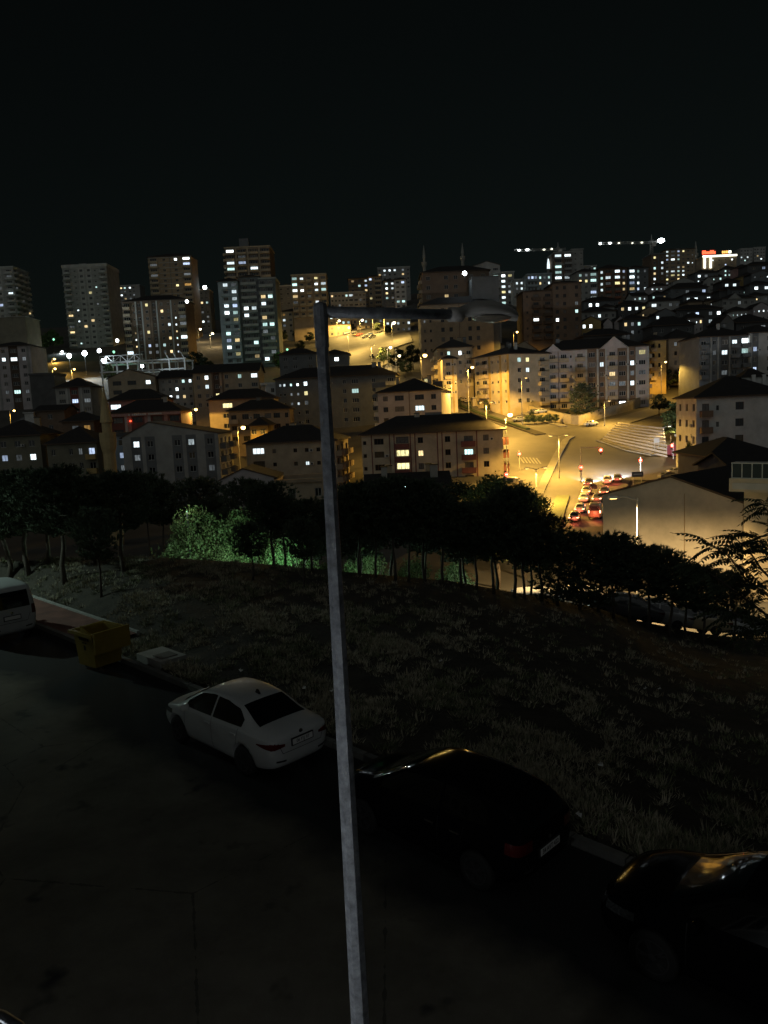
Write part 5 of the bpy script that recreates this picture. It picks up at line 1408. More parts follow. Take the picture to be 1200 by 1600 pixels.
# ------------------------------------------------------------------ vegetation
def blades(b, c, d, n, ln, wd, spread, rnd_, m=0):
    """a tuft of pointed blades round direction d"""
    d = Vector(d).normalized()
    s = d.orthogonal().normalized(); t = d.cross(s)
    for _ in range(n):
        a = rnd_.uniform(0, 2 * math.pi); k = spread * math.sqrt(rnd_.random())
        e = (d + (s * math.cos(a) + t * math.sin(a)) * k).normalized()
        q = e.orthogonal().normalized() * wd
        if rnd_.random() < 0.5: q = e.cross(q)
        L = ln * rnd_.uniform(0.7, 1.2)
        n0 = len(b.v)
        b.v += [tuple(c - q), tuple(c + q), tuple(c + e * L)]
        b.f.append((n0, n0 + 1, n0 + 2)); b.m.append(m)
PINES = []
def pine_variant(seed, start=0.47):
    r = random.Random(seed)
    h = 6.0
    tb, cb = MB(), MB()
    bend = [Vector((0.12 * math.sin(i * 0.9 + seed), 0.12 * math.cos(i * 1.3 + seed), h * i / 6)) for i in range(7)]
    bend[0] = Vector((0, 0, -0.3))
    tb.tube(bend, [0.12, 0.105, 0.09, 0.075, 0.055, 0.035, 0.015], 7)
    nl = 11
    for k in range(nl):
        u = start + (0.97 - start) * k / (nl - 1)
        z = h * u
        f = (u - start) / (1 - start)
        Rr = 1.65 * (math.sin(math.pi * (0.18 + 0.80 * f)) ** 0.8) * (1 if f < 0.75 else 0.9) + 0.15
        c0 = Vector((0.1 * math.sin(u * 5.4 + seed), 0.1 * math.cos(u * 7.8 + seed), z))
        nb = 7 if f < 0.8 else 5
        for j in range(nb):
            a = 2 * math.pi * (j + 0.5 * (k % 2)) / nb + r.uniform(-0.35, 0.35)
            L = Rr * r.uniform(0.72, 1.18)
            up_ = 0.12 + 0.6 * f + r.uniform(-0.12, 0.12)
            pts = [c0 + Vector((math.cos(a) * L * t, math.sin(a) * L * t, L * up_ * t * t)) for t in (0, 0.4, 0.75, 1.0)]
            tb.tube(pts, [0.03, 0.024, 0.016, 0.008], 4, cap=False)
            for t in (0.3, 0.45, 0.6, 0.72, 0.84, 0.93, 1.0):
                p0 = c0 + Vector((math.cos(a) * L * t, math.sin(a) * L * t, L * up_ * t * t))
                for _ in range(3 if t > 0.5 else 2):
                    p = p0 + Vector((r.gauss(0, .14), r.gauss(0, .14), r.gauss(0, .1)))
                    d = Vector((math.cos(a) * 0.7, math.sin(a) * 0.7, 0.75 + r.uniform(-0.3, 0.4)))
                    blades(cb, p, d, 11, 0.29, 0.03, 0.9, r)
    for j in range(7):      # upright shoots
        a = r.uniform(0, 6.28); q = r.uniform(0, 0.55)
        p = Vector((math.cos(a) * q, math.sin(a) * q, h * (0.97 - 0.16 * q)))
        for t in range(4): blades(cb, p + Vector((0, 0, 0.11 * t)), (0, 0, 1), 10, 0.22, 0.02, 0.75, r)
    me_t, me_c = tb.mesh('trunk', True), cb.mesh('crown')
    me_t.materials.append(M('pine_bark')); me_c.materials.append(M('pine_needles'))
    return me_t, me_c
for s in range(5): PINES.append(pine_variant(s + 3))
LOWP = [pine_variant(s + 30, 0.12) for s in range(3)]
PG = 'pines along the bank'
prnd = random.Random(77)
def pine(px, base_py, top_py, wpx, label, low=False, base=None, group=PG):
    g = base or G(px, base_py, 12)
    g.z = H(g.x, g.y)
    Z = (g - Vector((0, 0, EYE))).dot(_f)
    top = W(px - 6, top_py, Z)
    h = max(2.0, top.z - g.z)
    w = wpx / 1200 * Z / 3.3
    root = thing('pine_tree', label, 'pine tree', g, prnd.uniform(0, 6.28), group)
    mt, mc = prnd.choice(LOWP if low else PINES)
    sc = (w, w, h / 6.0)
    inst('trunk', mt, root, sc=(min(w, 1.1), min(w, 1.1), h / 6.0)); inst('crown', mc, root, sc=sc)
    return root
pine(12, 888, 752, 120, 'pine at the far left behind the white van')
pine(47, 897, 742, 125, 'pine with a bent pale trunk beside the white van')
pine(102, 911, 738, 125, 'pine with the thickest trunk, on the lit grass above the red pavement')
pine(158, 933, 800, 62, 'slim young pine nearest to the yellow bin')
pine(194, 893, 745, 95, 'pine with a straight thin trunk right of the thickest pine')
pine(395, 906, 820, 50, 'small young pine standing forward of the row, left of the lamp pole')
pine(476, 917, 815, 52, 'small young pine standing forward of the row, close to the lamp pole')
rowl = [(75, 880, 748, 92), (150, 880, 752, 80), (236, 870, 746, 78), (258, 868, 760, 60), (322, 869, 752, 74), (338, 872, 782, 54), (356, 875, 800, 50), (392, 878, 754, 76), (428, 884, 760, 74), (446, 886, 782, 60), (488, 892, 784, 66)]
for k, (px, by, ty, w) in enumerate(rowl): pine(px, by, ty, w, ORD[len(rowl) - 1 - k] + ' pine left of the lamp pole in the front row on the bank')
rowr = [(532, 895, 780, 66), (562, 899, 760, 76), (587, 902, 780, 62), (618, 906, 752, 78), (640, 907, 776, 62), (664, 909, 756, 76), (692, 914, 778, 76), (722, 918, 792, 70), (744, 922, 800, 66), (772, 928, 786, 74), (803, 933, 768, 80), (820, 936, 800, 66), (846, 940, 808, 78)]
for k, (px, by, ty, w) in enumerate(rowr): pine(px, by, ty, w, ORD[k] + ' pine right of the lamp pole in the front row on the bank')
rowm = [(872, 946, 838, 78), (905, 952, 834, 78), (935, 957, 842, 76)]
for k, (px, by, ty, w) in enumerate(rowm): pine(px, by, ty, w, ORD[k] + ' of three low pines below the tail of the queue of cars', True)
rowg = [(958, 966, 838, 74), (982, 972, 852, 66), (1012, 982, 858, 74), (1046, 996, 866, 78), (1072, 1000, 886, 66), (1098, 1008, 888, 64), (1146, 1016, 900, 62)]
for k, (px, by, ty, w) in enumerate(rowg): pine(px, by, ty, w, ORD[k] + ' black pine from the left in front of the blank gable wall')
# second row a little further down the slope
for k in range(7):
    px = 515 + k * 52 + prnd.uniform(-8, 8)
    Z = prnd.uniform(39.5, 42)
    q = W(px, 880, Z); top = interp([(200, 752), (300, 772), (420, 772), (500, 785), (620, 768), (700, 780), (800, 792), (860, 838), (950, 845)], px) + prnd.uniform(-4, 22)
    pine(px, 0, top, prnd.uniform(66, 88), ORD[k] + ' pine from the left in the rear row behind the bank', base=Vector((q.x, q.y, 0)))
# ---- broad-leaved trees
def leafy_variant(seed, leaf=0.2, nc=34, per=60, wide=1.0):
    r = random.Random(seed); tb, cb = MB(), MB()
    tb.tube([(0, 0, -0.3), (0.05, 0.02, 0.8), (0.02, 0.06, 1.9)], [0.16, 0.12, 0.09], 7)
    for k in range(nc):
        a = r.uniform(0, 6.28); zz = r.uniform(-0.85, 1.0)
        q = math.sqrt(max(0, 1 - zz * zz)) * r.uniform(0.45, 1.0)
        c = Vector((math.cos(a) * q * 1.75 * wide, math.sin(a) * q * 1.75 * wide, 3.6 + zz * 1.85))
        if k % 3 == 0: tb.tube([(0.02, 0.05, 1.7), tuple(c * 0.5 + Vector((0, 0, 1.2))), tuple(c)], [0.06, 0.04, 0.015], 4, cap=False)
        rad = r.uniform(0.4, 0.75)
        for _ in range(per):
            d = Vector((r.gauss(0, 1), r.gauss(0, 1), r.gauss(0, 0.8))).normalized() * rad * (r.random() ** 0.45)
            p = c + d
            n = Vector((r.gauss(0, 1), r.gauss(0, 1), r.gauss(0.5, 1))).normalized()
            s = n.orthogonal().normalized(); t = n.cross(s)
            ph = r.uniform(0, 6.28); s, t = s * math.cos(ph) + t * math.sin(ph), t * math.cos(ph) - s * math.sin(ph)
            L = leaf * r.uniform(0.7, 1.3)
            n0 = len(cb.v)
            cb.v += [tuple(p - s * L), tuple(p + t * L * 0.5), tuple(p + s * L), tuple(p - t * L * 0.5)]
            cb.f.append((n0, n0 + 1, n0 + 2, n0 + 3)); cb.m.append(0)
    a_, b_ = tb.mesh('trunk', True), cb.mesh('crown')
    a_.materials.append(M('bark')); b_.materials.append(M('leaf'))
    return a_, b_
LEAFY = [leafy_variant(s + 50) for s in range(4)]
FINE = [leafy_variant(s + 90, 0.075, 64, 150) for s in range(2)]
def leafy(px, base_py, h, label, w=1.0, base=None, cat='tree', m='leaf', group=None, variant=None, fine=False):
    g = base or G(px, base_py, 60)
    g.z = H(g.x, g.y)
    root = thing('leafy_tree' if cat == 'tree' else 'shrub', label, cat, g, prnd.uniform(0, 6.28), group)
    a_, b_ = prnd.choice(FINE if fine else LEAFY)
    s = h / 5.5
    inst('trunk', a_, root, sc=s)
    c = inst('crown', b_, root, sc=(s * w, s * w, s))
    if m != 'leaf':
        c.material_slots[0].link = 'OBJECT'; c.material_slots[0].material = M(m)
    return root
def at(px, Z):
    q = W(px, 700, Z)
    return Vector((q.x, q.y, 0))
leafy(772, 0, 9.9, 'large leafy tree catching the yellow light left of the queue of cars', 1.25, at(772, 70), fine=True)
leafy(812, 0, 8.8, 'leafy tree next to the large one, nearest to the two-armed road lamp', 1.0, at(815, 74), fine=True)
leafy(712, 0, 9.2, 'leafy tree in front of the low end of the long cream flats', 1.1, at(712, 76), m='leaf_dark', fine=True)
GT = 'trees behind the pines in green light'
for gi, (px, Z, h) in enumerate(((246, 51, 5.5), (292, 47.5, 9.4), (338, 46, 6.2), (374, 48, 9.4), (418, 50, 6.0), (448, 46, 7.0), (505, 52, 6.0), (566, 47, 6.4), (640, 51, 6.0), (704, 48, 5.6))):
    leafy(px, 0, h, {292: 'leafy tree glowing pale green in the gap of the pine row', 374: 'tall leafy tree behind the pines, pale tip showing above the row'}.get(px, ORD[gi] + ' leafy tree from the left behind the pine row in green light'), 0.72, at(px, Z), group=GT, fine=True)
# town trees
leafy(600, 574, 7.5, 'yellow-green tree lit by lamps beside the uphill boulevard', 1.1)
for k, (px, py, h) in enumerate(((444, 536, 6), (462, 532, 5), (484, 538, 6), (500, 534, 5), (470, 552, 6), (522, 522, 4), (551, 519, 4), (590, 522, 5), (606, 525, 5))):
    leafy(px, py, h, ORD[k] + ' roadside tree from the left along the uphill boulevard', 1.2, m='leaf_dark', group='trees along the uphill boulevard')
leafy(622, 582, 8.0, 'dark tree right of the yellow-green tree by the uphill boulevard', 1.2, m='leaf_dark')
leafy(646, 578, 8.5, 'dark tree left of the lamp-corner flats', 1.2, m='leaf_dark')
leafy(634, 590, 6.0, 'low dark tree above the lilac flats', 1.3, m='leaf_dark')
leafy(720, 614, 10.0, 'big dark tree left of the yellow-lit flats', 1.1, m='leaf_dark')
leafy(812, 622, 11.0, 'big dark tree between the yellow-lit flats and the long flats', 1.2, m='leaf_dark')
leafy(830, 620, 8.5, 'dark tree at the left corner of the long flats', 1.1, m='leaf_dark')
leafy(1048, 694, 7.0, 'tree above the terraced bank', 1.2)
leafy(1064, 690, 9.0, 'tall tree left of the white flats by the crossing', 1.1)
leafy(1080, 692, 7.5, 'yellow-green tree touching the white flats by the crossing', 1.0)
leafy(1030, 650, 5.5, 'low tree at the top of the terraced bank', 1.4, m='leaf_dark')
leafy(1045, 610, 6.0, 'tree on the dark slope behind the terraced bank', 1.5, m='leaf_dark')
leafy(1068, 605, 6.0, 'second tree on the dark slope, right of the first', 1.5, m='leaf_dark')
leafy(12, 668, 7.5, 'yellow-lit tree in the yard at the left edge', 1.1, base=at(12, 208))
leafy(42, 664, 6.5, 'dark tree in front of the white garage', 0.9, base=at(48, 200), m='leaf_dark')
leafy(84, 551, 11.0, 'tree lit bright green left of the tall grey tower', 1.3)
leafy(66, 553, 10.0, 'dim green tree beside the bright green one', 1.3)
leafy(184, 562, 8.0, 'tree lit green behind the white steel frame', 1.1, base=at(180, 312))
leafy(446, 562, 9.0, 'tree lit green at the foot of the twin tower', 1.1, base=at(446, 318))
leafy(316, 562, 9.0, 'dark tree right of the striped block', 1.2, m='leaf_dark', base=at(316, 330))
leafy(330, 572, 8.0, 'dark tree at the left foot of the twin tower', 1.2, m='leaf_dark', base=at(332, 318))
leafy(796, 540, 8.0, 'dark tree behind the lamp head with orange light beyond', 1.3, m='leaf_dark', base=at(790, 244))
leafy(150, 592, 5.5, 'white-lit tree at the left end of the steel frame', 1.0, base=at(152, 288))
leafy(1086, 716, 8.5, 'slender tree with a pale trunk at the corner of the white flats', 0.5, base=at(1083, 140))
SG = 'shrubs along the retaining wall'
for k, (px, py) in enumerate(((826, 640), (836, 644), (846, 647), (858, 650), (869, 653))):
    leafy(px, py, 2.6, ORD[k] + ' shrub from the left in the hedge on the curved retaining wall', 1.4, cat='shrub', group=SG, base=at(px, 209))
leafy(930, 646, 3.0, 'round shrub in front of the long flats', 1.5, cat='shrub', base=at(932, 214), m='leaf_dark')
leafy(884, 655, 3.0, 'shrub left of the conifer above the retaining wall', 1.0, cat='shrub', base=at(888, 210), m='leaf_dark')
pine(911, 0, 602, 38, 'dark conifer in front of the long flats', True, base=at(911, 211), group=None)
STG = 'young street trees on the boulevard'
for k, (px, py, h) in enumerate(((694, 632, 3.2), (704, 634, 3.0), (718, 640, 3.2), (734, 644, 3.0), (760, 650, 4.5), (831, 660, 3.4))):
    leafy(px, py, h, ORD[k] + ' small street tree from the left on the yellow-lit boulevard', 0.7, group=STG, m='leaf_dark')
leafy(953, 772, 2.6, 'bush beside the dark direction board behind the gable wall', 1.6, cat='shrub', base=at(990, 112), m='leaf_dark')
leafy(966, 764, 3.0, 'second bush behind the top of the gable wall', 1.6, cat='shrub', base=at(975, 108), m='leaf_dark')
# green and white garden lamps behind the pines and in town
def garden_lamp(px, py, Z, label, power, col, m='lamp_green', r=0.13):
    p = W(px, py, Z); g = H(p.x, p.y)
    root = thing('garden_lamp', label, 'lamp', (p.x, p.y, g))
    h = max(0.8, p.z - g)
    b = MB(); b.tube([(0, 0, 0), (0, 0, h)], 0.05, 6); b.build('pole', 'metal_dark', root)
    b = MB(); b.lathe([(r * .5, h), (r, h + r), (r, h + r * 1.4), (r * .5, h + r * 2)], 10); b.build('globe', m, root, True)
    light('garden_light', 'POINT', (0, -0.1, h + r * 3.4), power, col, root, 0.15)
garden_lamp(300, 894, 43.5, 'pale green garden lamp below the glowing tree', 16, (0.75, 1.0, 0.78))
garden_lamp(292, 800, 47.3, 'pale fill lamp added inside the leafy tree in the gap of the pines', 30, (0.85, 1.0, 0.7), 'lamp_green', 0.03)  # put in the crown to brighten the leaves round it
garden_lamp(352, 888, 44, 'green garden lamp behind the left pines', 210, (0.72, 1.0, 0.8))
garden_lamp(438, 895, 44, 'emerald garden lamp behind the pines left of the lamp pole', 230, (0.3, 1.0, 0.58))
garden_lamp(396, 891, 44, 'second pale green garden lamp behind the pines', 210, (0.62, 1.0, 0.74))
garden_lamp(228, 888, 43, 'faint garden lamp at the left of the pine row', 60, (0.75, 1.0, 0.88))
garden_lamp(482, 899, 44, 'green garden lamp right behind the lamp pole', 170, (0.6, 1.0, 0.74))
garden_lamp(570, 910, 44, 'dim garden lamp right of the lamp pole', 170, (0.7, 1.0, 0.85))
garden_lamp(660, 919, 44, 'dim garden lamp further right behind the pines', 150, (0.7, 1.0, 0.88))
garden_lamp(782, 944, 47, 'white-green garden lamp shining between the right pines', 380, (0.8, 1.0, 0.84))
garden_lamp(84, 532, 376, 'green spot lamp under the bright green tree', 500, (0.05, 1.0, 0.25), r=0.5)
garden_lamp(178, 552, 308, 'green spot lamp under the tree behind the steel frame', 400, (0.05, 1.0, 0.4), r=0.5)
garden_lamp(449, 548, 311, 'green spot lamp at the foot of the twin tower', 500, (0.05, 1.0, 0.3), r=0.45)
# ---- tree with long feathered leaves at the right edge
def feather_leaf(seed):
    r = random.Random(seed); b = MB()
    L = 0.56; n = 8
    cur = lambda t: Vector((L * t, 0, 0.10 * t - 0.34 * t * t))
    b.tube([cur(t) for t in (0, .33, .66, 1)], [0.006, 0.005, 0.004, 0.002], 3, cap=False)
    for i in range(n + 1):
        t = 0.16 + 0.82 * i / n
        c = cur(t)
        for s in ((-1, 1) if i < n else (0,)):
            d = Vector((0.45, s * 0.9, -0.55 - r.uniform(0, 0.35))).normalized() if s else Vector((1, 0, -0.5)).normalized()
            l = 0.135 * r.uniform(0.85, 1.1) * (1 - 0.3 * abs(t - 0.5)); wv = d.cross(Vector((0, 0, 1))).normalized() * 0.026
            n0 = len(b.v)
            b.v += [tuple(c), tuple(c + d * l * 0.4 + wv), tuple(c + d * l), tuple(c + d * l * 0.4 - wv)]
            b.f.append((n0, n0 + 1, n0 + 2, n0 + 3)); b.m.append(0)
    me = b.mesh('leaf'); me.materials.append(M('leaf_dark'))
    return me
FL = [feather_leaf(k) for k in range(3)]
def feather_tree():
    r = random.Random(8)
    base = Vector((8.6, 13.6, 0)); base.z = H(base.x, base.y)
    root = thing('feather_leaved_tree', 'near tree with long feathery leaves reaching in from the right edge', 'tree', base)
    o = -base
    b = MB()
    b.tube([(0, 0, -0.3), (-0.1, 0.05, 1.6), (-0.25, 0.0, 3.2), (-0.4, 0.0, 5.2)], [0.11, 0.09, 0.07, 0.03], 8)
    limbs = []
    for ends in (((1230, 985, 13.2), (1150, 925, 13.0), (1105, 893, 12.9), (1090, 880, 12.9)), ((1240, 960, 13.3), (1165, 905, 13.2), (1140, 870, 13.3), (1110, 850, 13.2)), ((1240, 940, 13.3), (1190, 890, 13.1), (1170, 860, 13.0), (1150, 842, 13.0)),
                 ((1245, 880, 13.3), (1215, 830, 13.0), (1200, 800, 12.9), (1190, 785, 12.9)), ((1240, 1000, 13.0), (1195, 975, 12.8), (1165, 965, 12.7), (1140, 955, 12.7)), ((1250, 900, 13.5), (1215, 870, 13.5), (1190, 850, 13.5), (1175, 835, 13.5)), ((1240, 1010, 12.8), (1210, 990, 12.6), (1185, 985, 12.5), (1165, 990, 12.5))):
        limbs.append([W(*e) + o for e in ends])
        b.tube([Vector((-0.25, 0, 3.0))] + limbs[-1], [0.04, 0.028, 0.02, 0.013, 0.006], 5, cap=False)
    b.build('trunk', 'bark', root, True)
    for pts in limbs:
        for k in range(34):
            t = 0.4 + 2.6 * (k + 1) / 34
            i = min(2, int(t)); p = pts[i].lerp(pts[i + 1], t - i)
            lf = inst('leaf', r.choice(FL), root, p)
            lf.rotation_euler = (r.uniform(-0.4, 0.4), r.uniform(-0.75, 0.35), r.uniform(0, 6.28) if k < 29 else math.pi + r.uniform(-0.6, 0.6))
            s = r.uniform(0.6, 1.05); lf.scale = (s, s, s)
feather_tree()
# ---- grass on the bank
def grass():
    rg = np.random.default_rng(4)
    V, F, mats = [], [], []
    vi = n = 0
    while n < 11000:
        y = 10.5 + 26.5 * rg.random()
        x = (-0.62 + 1.2 * rg.random()) * y
        s = x * KN.x + y * KN.y - KC
        t = (x - KP.x) * KD.x + (y - KP.y) * KD.y
        if s < 0.3 or (t > 12.3 and s < 2.1) or (8.4 < t < 10.3 and 0.2 < s < 1.6): continue
        # mounds of dry stalks gather in uneven patches
        pn = math.sin(x * 1.7 + 0.6 * y) + math.sin(x * 0.6 - 1.3 * y + 1.0) + math.sin(2.3 * x + 1.9 * y) + 0.9 * math.sin(5.1 * x - 2.2 * y) + 0.6 * math.sin(3.3 * y + 7.9 * x)
        if rg.random() > (0.34 + 0.26 * pn) * min(1.0, max(0.12, 1.35 - s / (8.0 if t > -3 else 5.0) + (0.5 if t > 4 else 0))): continue  # tufts thinned away from the kerb and rightward to imitate fading light
        n += 1
        z = H(x, y)
        big = rg.random() ** 2.2
        rad = 0.08 + 0.2 * big
        hgt = 0.06 + 0.2 * big
        dry = rg.random() < 0.68 + 0.25 * math.sin(0.9 * x - 0.5 * y)
        for k in range(int(9 + 12 * big)):
            a = rg.random() * 6.283; q = rad * rg.random()
            bx, by = x + math.cos(a) * q, y + math.sin(a) * q
            l = 0.05 + 0.13 * rg.random()
            w_ = 0.008 + 0.012 * rg.random()
            a2 = a + rg.normal() * 0.8
            px_, py_ = -math.sin(a2) * w_, math.cos(a2) * w_
            zt = z + hgt * (1 - 0.6 * q / rad) * (0.5 + 0.7 * rg.random())
            V += [(bx - px_, by - py_, z - 0.03), (bx + px_, by + py_, z - 0.03), (bx + math.cos(a2) * l, by + math.sin(a2) * l, zt)]
            F.append((vi, vi + 1, vi + 2)); vi += 3
            mats.append(0 if dry else 1)
    me = bpy.data.meshes.new('grass')
    me.from_pydata(V, [], F); me.polygons.foreach_set('material_index', mats); me.update()
    me.materials.append(M('grass_dry')); me.materials.append(M('grass_green'))
    tag(inst('grass', me), 'rough dry grass covering the dark bank', 'grass', None, 'stuff')
grass()
# ------------------------------------------------------------------ cars
mat('paint_white', (0.5, 0.52, 0.52), 0.45, 0.05, 2, coat=0.25)
mat('paint_black', (0.005, 0.005, 0.006), 0.12, 0, spec=0.015)
mat('paint_silver', (0.4, 0.41, 0.42), 0.35, 0.05, 2, metal=0.3, coat=0.5)
mat('paint_grey', (0.12, 0.12, 0.13), 0.35, 0.05, 2, coat=0.5)
mat('paint_red', (0.35, 0.03, 0.02), 0.3, 0.05, 2, coat=0.5)
mat('paint_blue', (0.05, 0.1, 0.25), 0.3, 0.05, 2, coat=0.5)
mat('paint_cream', (0.5, 0.42, 0.28), 0.35, 0.05, 2, coat=0.4)
mat('car_glass', (0.004, 0.005, 0.006), 0.06, 0, spec=0.6)
mat('car_glass_light', (0.05, 0.055, 0.06), 0.06, 0, spec=0.6)
mat('tyre', (0.012, 0.012, 0.012), 0.85, 0.2, 8)
mat('rim', (0.09, 0.09, 0.095), 0.4, 0.1, 6, metal=0.6)
mat('chrome', (0.6, 0.6, 0.6), 0.15, 0, metal=1.0)
mat('tail_red', (0.10, 0.008, 0.008), 0.15, 0, coat=0.6)
mat('head_clear', (0.07, 0.075, 0.08), 0.1, 0.6, 30, metal=0.3, coat=0.8)
mat('trim_black', (0.01, 0.01, 0.01), 0.5, 0)
SEDAN = [(0.00, .44, .50, .58, .66, .56, .86, .46, .90), (0.07, .30, .66, .77, .62, .74, .93, .62, .99), (0.35, .22, .76, .845, .60, .80, .95, .68, 1.06), (0.78, .19, .80, .85, .60, .815, .965, .68, 1.10), (1.22, .18, .81, .85, .60, .82, .965, .60, 1.385),
         (1.70, .18, .81, .85, .60, .82, .955, .575, 1.455), (2.25, .18, .81, .85, .60, .82, .945, .57, 1.465), (2.75, .18, .81, .85, .60, .82, .935, .575, 1.40), (3.20, .18, .81, .85, .58, .81, .925, .63, 1.165), (3.50, .19, .80, .85, .57, .80, .905, .69, .995), (3.95, .20, .78, .84, .55, .76, .84, .62, .905), (4.24, .24, .68, .76, .50, .66, .72, .50, .79), (4.37, .34, .44, .52, .50, .45, .62, .36, .67)]
HATCH = [(0.00, .42, .55, .62, .68, .60, .92, .48, 1.02), (0.07, .30, .70, .80, .64, .76, .96, .58, 1.16), (0.30, .22, .79, .86, .62, .82, .99, .60, 1.36), (0.75, .19, .82, .87, .60, .83, .985, .60, 1.455), (1.30, .18, .83, .88, .60, .83, .975, .60, 1.49), (1.90, .18, .83, .88, .60, .83, .96, .60, 1.495), (2.40, .18, .83, .88, .60, .83, .95, .60, 1.43), (2.90, .18, .83, .88, .58, .82, .94, .65, 1.19), (3.22, .19, .82, .875, .57, .81, .92, .70, 1.02), (3.70, .20, .80, .86, .55, .77, .86, .64, .92), (4.02, .24, .70, .78, .50, .68, .74, .52, .80), (4.15, .34, .46, .54, .50, .46, .64, .38, .69)]
VAN = [(0.00, .40, .60, .70, .70, .70, 1.05, .62, 1.62), (0.06, .30, .76, .84, .66, .83, 1.06, .72, 1.78), (0.35, .22, .82, .89, .64, .87, 1.06, .76, 1.84), (1.0, .2, .84, .90, .62, .88, 1.05, .77, 1.86), (1.9, .19, .84, .90, .62, .88, 1.04, .77, 1.85), (2.6, .19, .84, .90, .62, .87, 1.03, .75, 1.78), (3.15, .19, .84, .90, .60, .86, 1.01, .72, 1.35), (3.45, .2, .82, .89, .58, .84, .98, .74, 1.08), (3.9, .22, .78, .86, .55, .78, .88, .66, .95), (4.15, .26, .66, .74, .50, .62, .74, .5, .8), (4.25, .36, .46, .54, .5, .46, .64, .38, .7)]
def car_mesh(st, sub, arches=None):
    b = MB(); K = 10
    rings = []
    for x, zb, ws, wm, zm, wb, zbt, wr, zr in st:
        half = [(0, zb), (ws * 0.9, zb), (ws, zb + 0.07), (wm, zm), (wb + 0.012, zbt - 0.06), (wb, zbt), (wr * 1.0, max(zbt + 0.012, zr - 0.055)), (wr * 0.86, max(zbt + 0.02, zr - 0.012)), (wr * 0.45, zr + 0.004), (0, zr + 0.01)]
        ring = half + [(-y, z) for y, z in half[-2:0:-1]]
        rings.append([(x, y, z) for y, z in ring])
    n = len(rings[0])
    for rg in rings: b.v += rg
    for i in range(len(rings) - 1):
        for k in range(n):
            k2 = (k + 1) % n
            b.f.append((i * n + k, (i + 1) * n + k, (i + 1) * n + k2, i * n + k2)); b.m.append(0)
    b.f.append(tuple(range(n))); b.m.append(0)
    e = (len(rings) - 1) * n
    b.f.append(tuple(e + k for k in reversed(range(n)))); b.m.append(0)
    me = b.mesh('car_body', True)
    o = link(bpy.data.objects.new('tmp_body', me))
    tmp = [o]
    md = o.modifiers.new('s', 'SUBSURF'); md.levels = md.render_levels = sub
    if arches:
        for ax, ar in arches:
            for s in (-1, 1):
                cb = MB(); cb.lathe([(ar, -0.36), (ar, 0.36)], 28, axis='y', c=(ax, s * 0.92, ar * 0.90))
                co = link(bpy.data.objects.new('tmp_cut', cb.mesh('cut'))); tmp.append(co)
                bo = o.modifiers.new('b', 'BOOLEAN'); bo.operation = 'DIFFERENCE'; bo.object = co; bo.solver = 'EXACT'
    bpy.context.view_layer.update()
    dg = bpy.context.evaluated_depsgraph_get()
    ev = o.evaluated_get(dg)
    out = bpy.data.meshes.new_from_object(ev)
    o.modifiers.clear() if not arches else None
    for t in tmp: bpy.data.objects.remove(t)
    out.polygons.foreach_set('use_smooth', [True] * len(out.polygons))
    # clean surface for projecting windows and lamps
    bv = BVHTree.FromPolygons([v.co.copy() for v in out.vertices], [tuple(p.vertices) for p in out.polygons])
    out.materials.clear()
    return out, bv
def grid_patch(b, bv, fn, nu, nv, off=0.006, m=0):
    n0 = len(b.v); idx = {}
    for i in range(nu + 1):
        for j in range(nv + 1):
            o, d = fn(i / nu, j / nv)
            h = bv.ray_cast(Vector(o), Vector(d).normalized())
            if h[0] is not None:
                nn = h[1] if h[1].dot(Vector(d)) < 0 else -h[1]
                idx[i, j] = len(b.v); b.v.append(tuple(h[0] + nn * off))
    for i in range(nu):
        for j in range(nv):
            q = [(i, j), (i + 1, j), (i + 1, j + 1), (i, j + 1)]
            if all(k in idx for k in q): b.f.append(tuple(idx[k] for k in q)); b.m.append(m)
def wheel_mesh(r=0.315, w=0.2, n=26):
    t = MB()
    t.lathe([(r * 0.66, -w / 2), (r * 0.93, -w / 2), (r, -w / 2 + 0.03), (r, w / 2 - 0.03), (r * 0.93, w / 2), (r * 0.66, w / 2)], n, axis='y')
    a = t.mesh('tyre', True); a.materials.append(M('tyre'))
    t = MB()
    t.lathe([(r * 0.68, w / 2 - 0.03), (r * 0.68, w / 2 + 0.004), (r * 0.61, w / 2 + 0.004), (r * 0.58, w / 2 - 0.045), (0.02, w / 2 - 0.05)], n, axis='y')
    for k in range(5):
        an = 2 * math.pi * k / 5
        for d in (-0.13, 0.13):
            p0 = Vector((math.cos(an) * 0.04, w / 2 - 0.005, math.sin(an) * 0.04)); p1 = Vector((math.cos(an + d) * r * 0.62, w / 2 - 0.005, math.sin(an + d) * r * 0.62))
            t.tube([p0, p1], 0.018, 4)
    t.lathe([(0.05, w / 2 - 0.03), (0.05, w / 2 + 0.008), (0.01, w / 2 + 0.01)], 12, axis='y')
    c = t.mesh('rim'); c.materials.append(M('rim'))
    return a, c
TYRE, RIM = wheel_mesh()
FT, FR = wheel_mesh(n=12)
def plate_text(txt, size, m='print_black'):
    cu = bpy.data.curves.new('plate_text', 'FONT'); cu.body = txt; cu.size = size; cu.align_x = 'CENTER'; cu.align_y = 'CENTER'; cu.extrude = 0.001
    o = link(bpy.data.objects.new('tmp_text', cu)); bpy.context.view_layer.update()
    me = bpy.data.meshes.new_from_object(o.evaluated_get(bpy.context.evaluated_depsgraph_get()))
    bpy.data.objects.remove(o); me.materials.clear(); me.materials.append(M(m))
    return me
